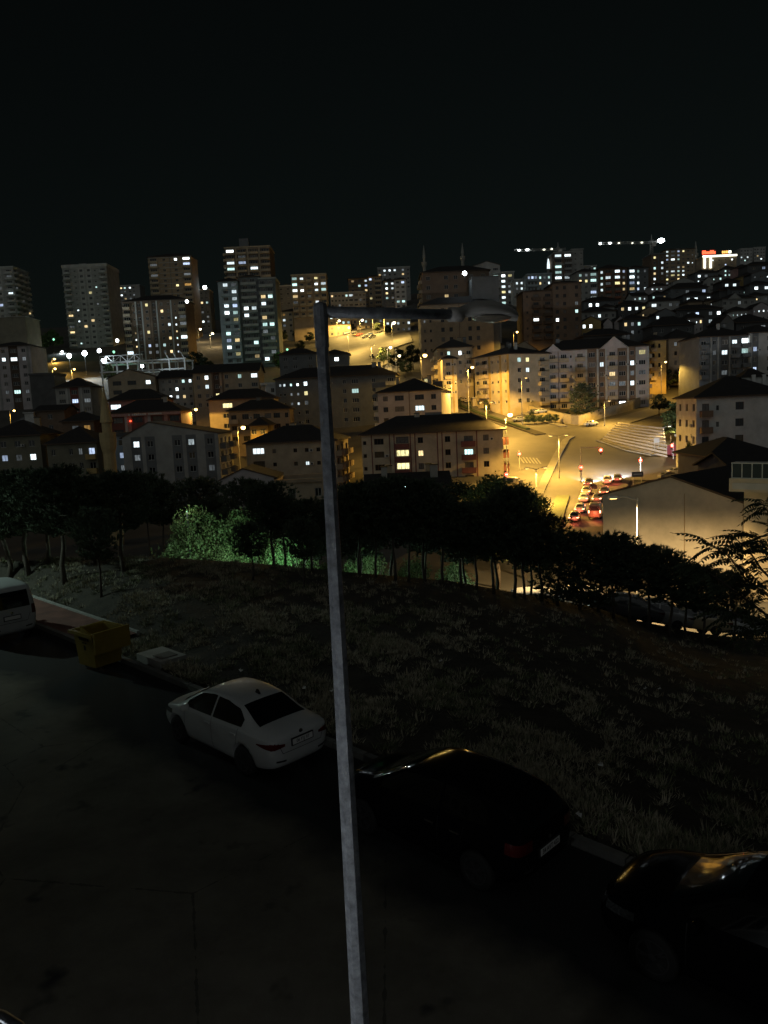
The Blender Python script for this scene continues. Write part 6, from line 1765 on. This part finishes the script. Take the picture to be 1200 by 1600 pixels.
def make_car(name, label, st, paint, kind, loc, rz, cat='car', group=None, detail=True, plate=None, glass='car_glass', tail='tail_red', head='head_clear'):
    root = thing(name, label, cat, loc, rz, group)
    L = st[-1][0]
    fa, ra = (L - 0.84, 0.97) if kind == 'sedan' else ((L - 0.86, 0.80) if kind == 'hatch' else (L - 0.88, 0.86))
    key = (kind, detail)
    clean, bv = car_mesh(st, 2 if detail else 1)
    body = car_mesh(st, 2, [(fa, 0.365), (ra, 0.365)])[0] if detail else clean
    body.materials.append(M(paint))
    inst('body', body, root)
    P = dict(sedan=dict(rg=((0.60, 1.07, .60), (1.24, 1.395, .50)), ws=((3.44, 1.02, .66), (2.72, 1.405, .50)), sw=((1.02, 2.06), (2.12, 3.16)), top=[(0.9, 1.06), (1.25, 1.30), (1.7, 1.375), (2.25, 1.385), (2.7, 1.32), (3.25, 1.03)], bot=[(0.9, 1.02), (3.25, .965)]),
             hatch=dict(rg=((0.03, 1.06, .56), (0.34, 1.39, .50)), ws=((3.16, 1.05, .68), (2.38, 1.43, .54)), sw=((0.62, 1.50), (1.56, 2.86)), top=[(0.55, 1.18), (0.8, 1.36), (1.3, 1.405), (1.9, 1.41), (2.4, 1.34), (2.95, 1.04)], bot=[(0.55, 1.08), (2.95, .985)]),
             van=dict(rg=((0.0, 1.12, .62), (0.05, 1.66, .56)), ws=((3.4, 1.12, .72), (2.72, 1.72, .66)), sw=((0.35, 1.5), (1.62, 3.1)), top=[(0.3, 1.62), (1.0, 1.68), (2.0, 1.68), (2.6, 1.6), (3.15, 1.14)], bot=[(0.3, 1.14), (3.15, 1.06)]))[kind]
    nu, nv = (12, 8) if detail else (4, 3)
    for nm, g_, sx in (('rear_window', P['rg'], -1), ('windscreen', P['ws'], 1)):
        (x0, z0, w0), (x1, z1, w1) = g_
        nn = Vector((-(z1 - z0) * (1 if sx < 0 else -1), 0, abs(x1 - x0))).normalized() if True else None
        nn = Vector((sx * abs(z1 - z0), 0, abs(x1 - x0))).normalized()
        def fn(u, v):
            w = w0 + (w1 - w0) * v
            p = Vector((x0 + (x1 - x0) * v, (2 * u - 1) * w, z0 + (z1 - z0) * v))
            return p + nn * 1.2, -nn
        b = MB(); grid_patch(b, bv, fn, nu, nv); b.build(nm, glass, root, True)
    for s in (1, -1):
        for xa, xb in P['sw']:
            def fn(u, v):
                x = xa + (xb - xa) * u
                lo, hi = interp(P['bot'], x), interp(P['top'], x)
                return (x, s * 2, lo + (hi - lo) * v), (0, -s, 0)
            b = MB(); grid_patch(b, bv, fn, nu, nv); b.build('side_window', glass, root, True)
        # lamps: on the end face and round the corner
        zt = {'sedan': .79, 'hatch': .84, 'van': 1.0}[kind]
        b = MB()
        def fr(u, v):
            hgt = (0.05 + 0.09 * u) if kind == 'sedan' else 0.17
            return (-1.5, s * (0.44 + 0.30 * u), zt + hgt * (v - 0.4)), (1, 0, 0)
        def fs(u, v): return (0.05 + (0.42 if kind == 'sedan' else 0.2) * u, s * 2, zt + 0.03 * u + (0.14 * (1 - 0.85 * u) if kind == 'sedan' else 0.17) * (v - 0.4)), (0, -s, 0)
        if kind == 'van':
            def fr(u, v): return (-1.5, s * (0.66 + 0.14 * u), 0.85 + 0.3 * v), (1, 0, 0)
        grid_patch(b, bv, fr, 6, 4, 0.007)
        if kind != 'van': grid_patch(b, bv, fs, 6, 4, 0.007)
        b.build('tail_light', tail, root, True)
        b = MB()
        def fh(u, v): return (L - 0.16 - 0.42 * u, s * (0.50 + 0.2 * u), 2.0 if False else 0.66 + 0.1 * v + 0.06 * u), (0, 0, 0)
        def fh(u, v): return (L + 1.0, s * (0.34 + 0.34 * u), 0.58 + 0.12 * v + 0.05 * u), (-1, 0, 0)
        grid_patch(b, bv, fh, 6, 4, 0.007)
        def fh2(u, v): return (L - 0.62 + 0.42 * u, s * 2, 0.66 + 0.10 * v - 0.03 * u), (0, -s, 0)
        grid_patch(b, bv, fh2, 6, 4, 0.007)
        b.build('headlight', head, root, True)
        for wx in (fa, ra):
            wl = thing_part('wheel', root, (wx, s * 0.745, 0.315), 0 if s > 0 else math.pi)
            wl.data = TYRE if detail else FT
            inst('rim', RIM if detail else FR, wl)
    if not detail: return root
    def strip_side(name, x0, z0, x1, z1, w, m, s):
        b = MB()
        def fn(u, v):
            t = u; x, z = x0 + (x1 - x0) * t, z0 + (z1 - z0) * t
            d = Vector((x1 - x0, 0, z1 - z0)).normalized(); q = Vector((-d.z, 0, d.x)) * w * (v - 0.5)
            return (x + q.x, s * 2, z + q.z), (0, -s, 0)
        grid_patch(b, bv, fn, 14, 1, 0.004); b.build(name, m, root, True)
    mx = {'sedan': (2.09, 1.05, 3.2), 'hatch': (1.53, 0.95, 2.9), 'van': (1.56, 0.9, 3.05)}[kind]
    for s in (1, -1):
        strip_side('door_gap', mx[0], 0.30, mx[0], 0.97, 0.012, 'trim_black', s)
        strip_side('door_gap', mx[2] - 0.02, 0.36, mx[2] - 0.02, 0.93, 0.012, 'trim_black', s)
        strip_side('door_gap', mx[1] + 0.14, 0.62, mx[1] + 0.05, 0.98, 0.012, 'trim_black', s)
        strip_side('sill', ra + 0.4, 0.235, fa - 0.4, 0.235, 0.05, 'trim_black', s)
        for hx in (mx[0] + 0.16, mx[1] + 0.22):
            h = bv.ray_cast(Vector((hx, s * 2, 0.83)), Vector((0, -s, 0)))
            b = MB(); b.obox((hx, h[0].y + s * 0.012, 0.83), 0.095, 0.014, 0.016); b.build('door_handle', paint if paint != 'paint_black' else 'chrome', root)
        h = bv.ray_cast(Vector((mx[2] - 0.18, s * 2, 0.98)), Vector((0, -s, 0)))
        b = MB(); b.obox((mx[2] - 0.16, h[0].y + s * 0.12, 1.0), 0.055, 0.11, 0.07, 0, 0, 0.8); mo = b.build('mirror', paint, root, True)
        md = mo.modifiers.new('b', 'BEVEL'); md.width = 0.03; md.segments = 3
        b = MB(); b.obox((mx[2] - 0.12, h[0].y + s * 0.03, 0.97), 0.02, 0.05, 0.015); b.build('mirror_arm', 'trim_black', mo)
    # boot gap lines, bumper marks, plate
    def strip_rear(name, y0, z0, y1, z1, w, m, off=0.004):
        b = MB()
        def fn(u, v):
            d = Vector((y1 - y0, z1 - z0)).normalized(); q = Vector((-d.y, d.x)) * w * (v - 0.5)
            return (-1.5, y0 + (y1 - y0) * u + q.x, z0 + (z1 - z0) * u + q.y), (1, 0, 0)
        grid_patch(b, bv, fn, 12, 1, off); b.build(name, m, root, True)
    zp = {'sedan': .80, 'hatch': .66, 'van': .82}[kind]
    strip_rear('boot_gap', -0.5, zp - 0.17, 0.5, zp - 0.17, 0.012, 'trim_black')
    for s in (1, -1):
        strip_rear('boot_gap', s * 0.5, zp - 0.17, s * 0.6, zp + 0.07, 0.012, 'trim_black')
        strip_rear('bumper_reflector', s * 0.42, 0.46, s * 0.64, 0.48, 0.04, 'trim_black')
    h = bv.ray_cast(Vector((-1.5, 0, zp)), Vector((1, 0, 0)))
    x0 = h[0].x
    b = MB(); b.box(x0 - 0.022, x0 + 0.05, -0.285, 0.285, zp - 0.078, zp + 0.078); fr_ = b.build('number_plate_frame', 'plastic_black', root)
    b = MB(); b.box(x0 - 0.03, x0 - 0.0225, -0.26, 0.26, zp - 0.056, zp + 0.056); pl = b.build('number_plate', 'print_white', root)
    if plate:
        t = inst('plate_lettering', plate_text(plate, 0.105), pl, (x0 - 0.0325, 0, zp))
        t.rotation_euler = (R(90), 0, R(-90)); t.scale = (0.86, 1, 1)
    b = MB(); b.lathe([(0.045, 0), (0.045, -0.012), (0.02, -0.016)], 14, axis='y', c=(0, 0, 0)); em = b.build('emblem', 'chrome', root, loc=(bv.ray_cast(Vector((-1.5, 0, zp + 0.15)), Vector((1, 0, 0)))[0].x - 0.002, 0, zp + 0.15), rz=R(-90))
    return root
def thing_part(name, parent, loc, rz):
    o = bpy.data.objects.new(name, TYRE); o.location = loc; o.rotation_euler = (0, 0, rz)
    return link(o, parent)
HEAD = math.atan2(KD.y, KD.x)
def near(t, s):
    q = kp(t, s); return (q[0], q[1], 0.006)
car1 = make_car('parked_car', 'white saloon parked at the kerb left of the lamp pole', SEDAN, 'paint_white', 'sedan', near(0.0, -1.2), HEAD, plate='06 FSJ 97')
b = MB(); b.obox((0.85, 0, 1.5), 0.07, 0.02, 0.05, 0, 0, 0.4); 
b = MB(); b.obox((1.45, 0, 1.47), 0.08, 0.018, 0.045, 0, 0, 0.4); b.build('roof_antenna', 'plastic_black', car1)
car2 = make_car('parked_car', 'black hatchback with a white number plate parked right of the lamp pole', HATCH, 'paint_black', 'hatch', near(-5.85, -1.15), HEAD, plate='34 AVT 422')
car3 = make_car('parked_car', 'black car at the bottom right with only its front half in view', HATCH, 'paint_black', 'hatch', near(-11.35, -1.1), HEAD + 0.02)
car3.scale = (1.05, 1.02, 1.06)
van1 = make_car('parked_van', 'white van with a dark rear window at the left edge', VAN, 'paint_white', 'van', near(15.6, -1.25), HEAD, cat='van')
van1.scale = (1, 1.02, 1.08)
# ---- cars in the town
def town_car(label, pos, rz, paint, st=SEDAN, kind='sedan', lit=None, group=None, z=0.3, proto={}):
    key = kind
    if key not in proto:
        r_ = make_car('town_car', label, st, paint, kind, (0, 0, 0), 0, detail=False, glass='car_glass_light')
        proto[key] = r_
        new = r_
    else:
        new = copy_tree(proto[key])
    new['label'] = label
    if group: new['group'] = group
    elif 'group' in new: del new['group']
    new.location = (pos[0], pos[1], H(pos[0], pos[1]) + z)
    new.rotation_euler = (0, 0, rz)
    # pitch with the slope of the street
    d = Vector((math.cos(rz), math.sin(rz)))
    dz = (H(pos[0] + d.x * 4, pos[1] + d.y * 4) - H(pos[0], pos[1])) / 4
    new.rotation_mode = 'XYZ'
    new.rotation_euler = (0, -math.atan(dz), rz)
    for c in new.children:
        n = c.name.split('.')[0]
        if n == 'body':
            c.material_slots[0].link = 'OBJECT'; c.material_slots[0].material = M(paint)
        if n in ('tail_light', 'headlight'):
            c.material_slots[0].link = 'OBJECT'
            c.material_slots[0].material = M({'tail_light': 'brake_light' if lit == 'brake' else 'tail_red', 'headlight': 'lamp_white' if lit == 'head' else 'head_clear'}[n])
    if lit == 'brake': light('brake_glow', 'POINT', (-0.9, 0, 0.7), 90, (1.0, 0.16, 0.07), new, 0.3)
    if lit == 'head': light('head_glow', 'SPOT', (4.5, 0, 0.7), 900, (0.9, 0.95, 1.0), new, 0.15, 70, 0.5, (1, 0, -0.12))
    return new
def gw(px, py):
    p = G(px, py, 90); return (p.x, p.y)
# heading of the queue street
_a, _b = G(903, 800, 90), G(926, 752, 90)
QH = math.atan2(_b.y - _a.y, _b.x - _a.x)
QG = 'cars queueing at the red light'
ql = [('first car of the left lane at the red light, brake lights on', 918, 764, 'paint_grey'), ('second car of the left lane in the queue, brake lights on', 915, 777, 'paint_cream'), ('third car of the left lane in the queue, brake lights on', 911, 789, 'paint_white'), ('fourth car of the left lane in the queue, brake lights on', 905, 806, 'paint_white'), ('last car of the left lane in the queue, brake lights on', 896, 820, 'paint_silver'),
      ('white car at the stop line in the right lane', 948, 760, 'paint_white'), ('dark car at the far right of the stop line', 964, 757, 'paint_grey'), ('second car of the right lane, red lights glowing', 943, 778, 'paint_grey'), ('small car hidden in front of the queueing delivery van', 932, 789, 'paint_grey')]
for lab, px, py, pt in ql:
    tc_ = town_car(lab, gw(px, py), QH, pt, lit='brake', group=QG)
    tc_.scale = (0.92, 0.92, 0.92)
    if 'first' in lab or 'stop line' in lab: light('head_glow', 'SPOT', (4.7, 0, 0.8), 13000, (0.92, 0.96, 1.0), tc_, 0.2, 95, 0.6, (1, 0, -0.10))
town_car('boxy delivery van at the end of the right lane in the queue', gw(929, 816), QH, 'paint_cream', VAN, 'van', 'brake', QG).scale = (1.15, 1.1, 1.25)
town_car('pale car turning with headlights on beside the gable roof ridge', gw(1043, 745), 0.25, 'paint_white', lit=None)
town_car('dark car in front of the pale car beside the gable roof ridge', gw(1030, 752), 0.25, 'paint_grey')
town_car('white car climbing the road below the retaining wall', gw(914, 668), 0.35, 'paint_white')
town_car('car waiting under the lamp at the corner of the long cream flats', gw(815, 760), 2.4, 'paint_grey', lit=None)
town_car('pale van parked at the corner beside the leafy tree', gw(808, 768), 2.6, 'paint_cream', VAN, 'van')
PK = 'cars parked below the lamp-corner flats'
for lab, px, py, pt in (('leftmost of the cars parked below the lamp-corner flats', 697, 622, 'paint_grey'), ('second of the cars parked below the lamp-corner flats', 707, 625, 'paint_red'), ('bright white car parked below the lamp-corner flats', 718, 628, 'paint_white'), ('white car parked next to the kiosk', 730, 631, 'paint_cream')):
    town_car(lab, gw(px, py), 2.2, pt, group=PK)
for lab, px, py, pt in (('white car parked in the yard at the left end of the long flats', 836, 634, 'paint_white'), ('dark car parked in the yard at the left end of the long flats', 826, 629, 'paint_grey'), ('small car leaving the side road behind the kiosk', 802, 640, 'paint_silver')):
    q = at(px, 213); town_car(lab, (q.x, q.y), 0.3, pt, z=2.2 if px > 810 else 0.3)
UG = 'cars parked on the uphill boulevard'
ucol = ['paint_silver', 'paint_white', 'paint_grey', 'paint_red', 'paint_cream', 'paint_white', 'paint_blue', 'paint_silver', 'paint_grey', 'paint_white', 'paint_red', 'paint_silver']
for k, (px, py) in enumerate(((530, 523), (538, 525), (547, 524), (556, 528), (563, 525), (566, 531), (572, 528), (577, 531), (450, 516), (462, 517), (475, 519), (486, 520))):
    lab = ORD[k - 8 if px < 500 else k] + (' car from the left in the row left of the pole on the uphill boulevard' if px < 500 else ' car from the left in the cluster under the lamp arm')
    town_car(lab, gw(px, py), prnd.choice([0.1, 1.7, 2.9, 0.5]), ucol[k], group=UG, z=0.6)
town_car('dark car driving beside the yellow-green tree', gw(582, 561), 1.7, 'paint_grey', z=0.6)
town_car('small pale car further down beside the yellow-green tree', gw(587, 577), 1.7, 'paint_silver', z=0.6)
town_car('cream van parked beside the low dark house at the left', (at(71, 196).x, at(71, 196).y), 0.05, 'paint_cream', VAN, 'van', z=2.0)
# lower street under the right pines
LS = 'cars parked on the lower street'
for lab, px, py, pt in (('dark car parked on the lower street left of the pale cars', 1032, 996, 'paint_grey'), ('car with a pale tail on the lower street between the pine trunks', 1078, 1001, 'paint_silver'), ('pale car parked on the lower street under the right pines', 1138, 1015, 'paint_cream'), ('pale car at the right edge of the lower street', 1188, 1020, 'paint_white')):
    p = G(px, py, 42); town_car(lab, (p.x, p.y), 3.0, pt, group=LS, z=0.13)
for lab, X in (('pale van on the lower street behind the lit gap in the pines', 9.5), ('second pale car on the lower street behind the lit gap in the pines', 13.0)):
    town_car(lab, (X, 57.5), 0.05, 'paint_white', VAN, 'van', group=LS, z=0.13)
# ------------------------------------------------------------------ near things
def near_lamp():
    Z = 5.0
    top = W(500.5, 484, Z)
    root = thing('street_lamp', 'tall unlit grey octagonal street lamp in the foreground', 'street lamp', (top.x, top.y, 0))
    zt = top.z
    rr = lambda z: 0.089 + (0.041 - 0.089) * z / zt
    b = MB()
    zs = [0.0, zt * 0.25, zt * 0.5, zt * 0.75, zt]
    b.tube([(0, 0, z) for z in zs], [rr(z) for z in zs], 8)
    b.build('pole', 'metal_galv', root)
    b = MB(); b.lathe([(0.2, 0), (0.2, 0.03), (0.12, 0.04), (0.1, 0.2)], 12); b.build('base_plate', 'metal_galv', root)
    b = MB(); b.lathe([(0.046, zt - 0.24), (0.046, zt + 0.02), (0.04, zt + 0.04), (0.01, zt + 0.05)], 12); b.build('cap', 'metal_galv', root)
    # arm and head
    Ze = 5.5
    HS = 1.18
    a0 = top - Vector((0, 0, 0.015)); a1 = W(708, 491.5, Ze)
    o = -Vector((top.x, top.y, 0))
    b = MB(); b.tube([a0 + o, a1 + o], [0.038, 0.036], 12); b.build('arm', 'metal_galv', root, True)
    d = (a1 - a0).normalized()
    up_ = Vector((0, 0, 1)); sd = d.cross(up_).normalized(); up_ = sd.cross(d)
    b = MB(); b.tube([a1 - d * 0.03 + o, a1 + d * 0.07 + o], 0.052, 12); b.build('collar', 'plastic_grey', root, True)
    # housing: loft of flattened sections
    secs = [(0.02, 0.05, 0.05, 0.0), (0.07, 0.075, 0.06, 0.012), (0.14, 0.115, 0.08, 0.02), (0.24, 0.135, 0.085, 0.018), (0.34, 0.125, 0.07, 0.008), (0.42, 0.085, 0.045, -0.004), (0.455, 0.03, 0.02, -0.012)]
    b = MB(); n = 16
    for x, hw, hu, dz in secs:
        for k in range(n):
            an = 2 * math.pi * k / n
            vz = math.sin(an); q = 1.05 * hu * vz if vz > 0 else 0.03 * vz
            p = a1 + d * (x * HS + 0.03) + sd * hw * math.cos(an) + up_ * (q + dz) + o
            b.v.append(tuple(p))
    for i in range(len(secs) - 1):
        for k in range(n):
            k2 = (k + 1) % n
            b.f.append((i * n + k, i * n + k2, (i + 1) * n + k2, (i + 1) * n + k)); b.m.append(0)
    b.f.append(tuple(range(n))); b.m.append(0); b.f.append(tuple((len(secs) - 1) * n + k for k in reversed(range(n)))); b.m.append(0)
    hd = b.build('lamp_head', 'plastic_grey', root, True)
    b = MB(); 
    for i, (x, hw, hu) in enumerate(((0.13, 0.03, 0.0), (0.16, 0.08, 0.03), (0.27, 0.105, 0.045), (0.37, 0.08, 0.03), (0.41, 0.03, 0.0))):
        for k in range(9):
            an = math.pi * k / 8
            b.v.append(tuple(a1 + d * (x * HS + 0.03) + sd * hw * math.cos(an) - up_ * (0.012 + hu * math.sin(an)) + o))
    for i in range(4):
        for k in range(8): b.f.append((i * 9 + k, (i + 1) * 9 + k, (i + 1) * 9 + k + 1, i * 9 + k + 1)); b.m.append(0)
    mat('lamp_bowl', (0.3, 0.27, 0.22), 0.3, 0.1, 6)
    b.build('bowl', 'lamp_bowl', hd, True)
    b = MB(); c = a1 + d * 0.345 + up_ * 0.06 + o; b.tube([c - up_ * 0.05 - sd * 0.05, c + up_ * 0.01 - sd * 0.05], 0.012, 6); b.tube([c + up_ * 0.005 - sd * 0.05, c + up_ * 0.03 - sd * 0.05], 0.022, 8); b.build('photocell', 'plastic_black', hd)
    b = MB(); e = a1 + d * 0.49 + o; b.tube([e - d * 0.11 + up_ * 0.01 - sd * 0.02, e - d * 0.05 - up_ * 0.0 - sd * 0.03, e + d * 0.01 + up_ * 0.02 - sd * 0.03], 0.004, 5); b.build('latch_wire', 'plastic_black', hd)
near_lamp()
def yellow_bin():
    q = kp(10.55, -0.55)
    root = thing('waste_container', 'yellow waste container with an open lid at the kerb', 'container', (q[0], q[1], 0.01), HEAD + 0.12)
    b = MB()
    hb, ht, z0, z1, t = 0.44, 0.51, 0.12, 1.2, 0.03
    lo = [(-hb, -hb, z0), (hb, -hb, z0), (hb, hb, z0), (-hb, hb, z0)]; hi = [(-ht, -ht, z1), (ht, -ht, z1), (ht, ht, z1), (-ht, ht, z1)]
    ilo = [(x * 0.9, y * 0.9, z0 + 0.05) for x, y, z in lo]; ihi = [(x * 0.94, y * 0.94, z) for x, y, z in hi]
    b.poly(lo[::-1])
    for i in range(4):
        j = (i + 1) % 4
        b.poly([lo[i], lo[j], hi[j], hi[i]]); b.poly([ilo[j], ilo[i], ihi[i], ihi[j]]); b.poly([hi[i], hi[j], ihi[j], ihi[i]])
    b.poly(ilo)
    b.build('body', 'bin_yellow', root)
    b = MB()
    for x0, x1, y0, y1 in ((-.62, .62, -.62, -.553), (-.62, .62, .553, .62), (-.62, -.553, -.553, .553), (.553, .62, -.553, .553)): b.box(x0, x1, y0, y1, 1.12, 1.21)
    b.build('rim', 'bin_yellow', root)
    # lid swung open, hanging over the rear side; raised side cheek
    b = MB(); b.box(-0.78, -0.70, -0.6, 0.6, 0.62, 1.27); b.build('lid', 'bin_yellow', root)
    b = MB(); b.poly([(-0.55, 0.56, 1.212), (-0.05, 0.56, 1.212), (-0.05, 0.56, 1.42)]); b.poly([(-0.55, 0.60, 1.212), (-0.05, 0.60, 1.42), (-0.05, 0.60, 1.212)]); b.poly([(-0.55, 0.56, 1.212), (-0.05, 0.56, 1.42), (-0.05, 0.60, 1.42), (-0.55, 0.60, 1.212)]); b.poly([(-0.05, 0.56, 1.212), (-0.05, 0.60, 1.212), (-0.05, 0.60, 1.42), (-0.05, 0.56, 1.42)]); b.build('cheek', 'bin_yellow', root)
    for x in (-0.3, 0.3):
        for y in (-0.3, 0.3):
            b = MB(); b.lathe([(0.06, -0.025), (0.06, 0.025)], 12, axis='y', c=(x, y, 0.06)); b.build('castor', 'plastic_black', root)
    # faded print on two sides
    def mark(name, ax, u0, u1, z0_, z1_, sgn):
        b = MB(); f = lambda z: hb + (ht - hb) * (z - z0) / (z1 - z0) + 0.004
        if ax == 'y': pts = [(u0, sgn * f(z0_), z0_), (u1, sgn * f(z0_), z0_), (u1, sgn * f(z1_), z1_), (u0, sgn * f(z1_), z1_)]
        else: pts = [(sgn * f(z0_), u0, z0_), (sgn * f(z0_), u1, z0_), (sgn * f(z1_), u1, z1_), (sgn * f(z1_), u0, z1_)]
        b.poly(pts); b.poly(pts[::-1]); b.build(name, 'print_black', root)
    x = -0.28
    for w in (0.1, 0.07, 0.09, 0.1, 0.08):
        mark('printed_letter', 'y', x, x + w, 0.93, 1.02, 1); x += w + 0.02
    mark('printed_letter', 'y', -0.14, -0.04, 0.83, 0.87, 1); mark('printed_letter', 'y', 0.0, 0.1, 0.83, 0.87, 1)
    mark('printed_symbol', 'y', -0.06, 0.04, 0.62, 0.78, 1)
    mark('label_strip', 'x', -0.3, 0.2, 0.72, 0.80, -1)
yellow_bin()
def slab():
    q = kp(9.35, 0.85)
    root = thing('concrete_slab', 'pale concrete cover slab beside the yellow container', 'slab', (q[0], q[1], 0.08), HEAD)
    b = MB(); b.box(-0.72, 0.72, -0.45, 0.45, -0.3, 0.16); b.build('slab', 'concrete', root)
    b = MB(); b.box(-0.5, 0.02, -0.28, 0.28, 0.162, 0.185); b.build('cover', 'kerb_concrete', root)
    b = MB(); b.box(-0.68, -0.4, -0.49, -0.452, 0.0, 0.14); b.build('edge_plate', 'metal_pole', root)
slab()
# litter on the bank: single scraps
lg = random.Random(21)
for k, (px, py) in enumerate(((377, 1055), (519, 1087), (1008, 1082), (1031, 1083), (905, 1285), (938, 1205), (475, 1083), (690, 1040))):
    p = G(px, py, 9); p.z = H(p.x, p.y) + 0.12
    b = MB()
    b.poly([(-.06, -.04, 0), (.05, -.05, .03), (.07, .04, .02), (-.03, .06, .06)]); b.poly([(-.05, -.03, .0), (.02, .05, .05), (0, 0, .1)])
    o = b.build('litter_scrap', 'litter', None, False, p, lg.uniform(0, 6))
    tag(o, ['scrap of white litter in the grass right behind the white saloon', 'scrap of white litter in the grass touching the lamp pole', 'left one of two white specks far out on the dark bank', 'right one of two white specks far out on the dark bank', 'scrap of white litter in the grass behind the black hatchback', 'scrap of litter on the dark bank above the black hatchback plate', 'scrap of litter in the grass above the boot of the white saloon', 'scrap of litter in the grass right of the lamp pole'][k], 'litter', 'litter on the bank')
# curved pipe of a railing below the window, at the bottom left corner
root = thing('railing', 'curved grey metal railing pipe in the bottom left corner', 'railing', W(-40, 1800, 3.0))
b = MB(); o = -Vector(root.location)
b.tube([W(-260, 1560, 3.0) + o, W(-120, 1566, 3.0) + o, W(-40, 1576, 3.0) + o, W(5, 1588, 3.0) + o, W(30, 1604, 3.0) + o, W(46, 1630, 3.0) + o, W(54, 1700, 3.0) + o, W(56, 1900, 3.0) + o], 0.02, 10)
b.build('pipe', 'metal_galv', root, True)
b = MB(); b.tube([W(-120, 1566, 3.0) + o, W(-120, 1900, 3.0) + o], 0.015, 8); b.build('upright', 'metal_galv', root, True)
# next lamp of the near road, out of view to the left, lights the grass and the road end
def unseen_side_lamp():
    P = Vector((-24.5, 30.0, 0))
    root = thing('street_lamp', 'unseen lit white street lamp further along the near road', 'street lamp', P)
    b = MB(); b.tube([(0, 0, 0), (0, 0, 8)], [0.089, 0.045], 8); b.build('pole', 'metal_galv', root)
    b = MB(); b.tube([(0, 0, 7.9), (0.9, 0.9, 8.05)], 0.042, 8); b.build('arm', 'metal_galv', root)
    b = MB(); b.obox((1.1, 1.1, 8.05), 0.25, 0.13, 0.07, R(45), 0, 0.7); hd = b.build('lamp_head', 'plastic_grey', root)
    b = MB(); b.lathe([(0.04, -0.14), (0.1, -0.1), (0.12, 0)], 10, c=(1.1, 1.1, 7.99)); b.build('bowl', 'lamp_white', hd, True)
    light('lamp_light', 'SPOT', (1.1, 1.1, 7.8), 2200, (0.72, 1.0, 0.88), root, 0.15, 160, 0.4, (0, 0, -1))
unseen_side_lamp()
# the house the picture is taken from, sized to shade the near ground
def unseen_house():
    q = kp(-10, -11.7)
    root = thing('apartment_block', 'unseen apartment house behind the camera, sized to shade the near ground', 'apartment block', (q[0], q[1], 0), HEAD)
    # local: x along the kerb, y across it towards the back of the house
    b = MB(); b.box(-45, 45, 0, 12, -0.5, 17); b.build('wall', 'wall_darkgrey', root)
    b = MB(); b.box(-45.5, 45.5, -0.25, 12.5, 17.002, 17.4); b.build('roof', 'roof_dark', root)
    me, pm = win_mesh(1.9, 1.4, False, 'frame_white'), pane_mesh(1.9, 1.4)
    for k in range(9):
        for r_ in range(5):
            w_ = inst('window', me, root, (-17 + k * 4.2, -0.075, 1.2 + r_ * 3.0), math.pi * 0)
            inst('pane', pm, w_)
unseen_house()
def fill_lamp():  # unseen lamp added to light the pole, cars and near road
    q = kp(-8.6, -11.25)
    root = thing('fill_lamp', 'unseen fill lamp added on a short post below the camera', 'lamp', (q[0], q[1], 0.12))
    b = MB(); b.tube([(0, 0, 0), (0, 0, 2.9)], 0.04, 8); b.build('post', 'metal_dark', root)
    b = MB(); b.lathe([(0.05, 2.9), (0.12, 2.98), (0.12, 3.1), (0.05, 3.18)], 12); b.build('globe', 'lamp_pale', root, True)
    light('fill_light', 'POINT', (0, 0.25, 3.3), 115, (0.92, 0.97, 1.0), root, 0.15)
fill_lamp()
if MISS: print('LIT-MISS', len(MISS), MISS)
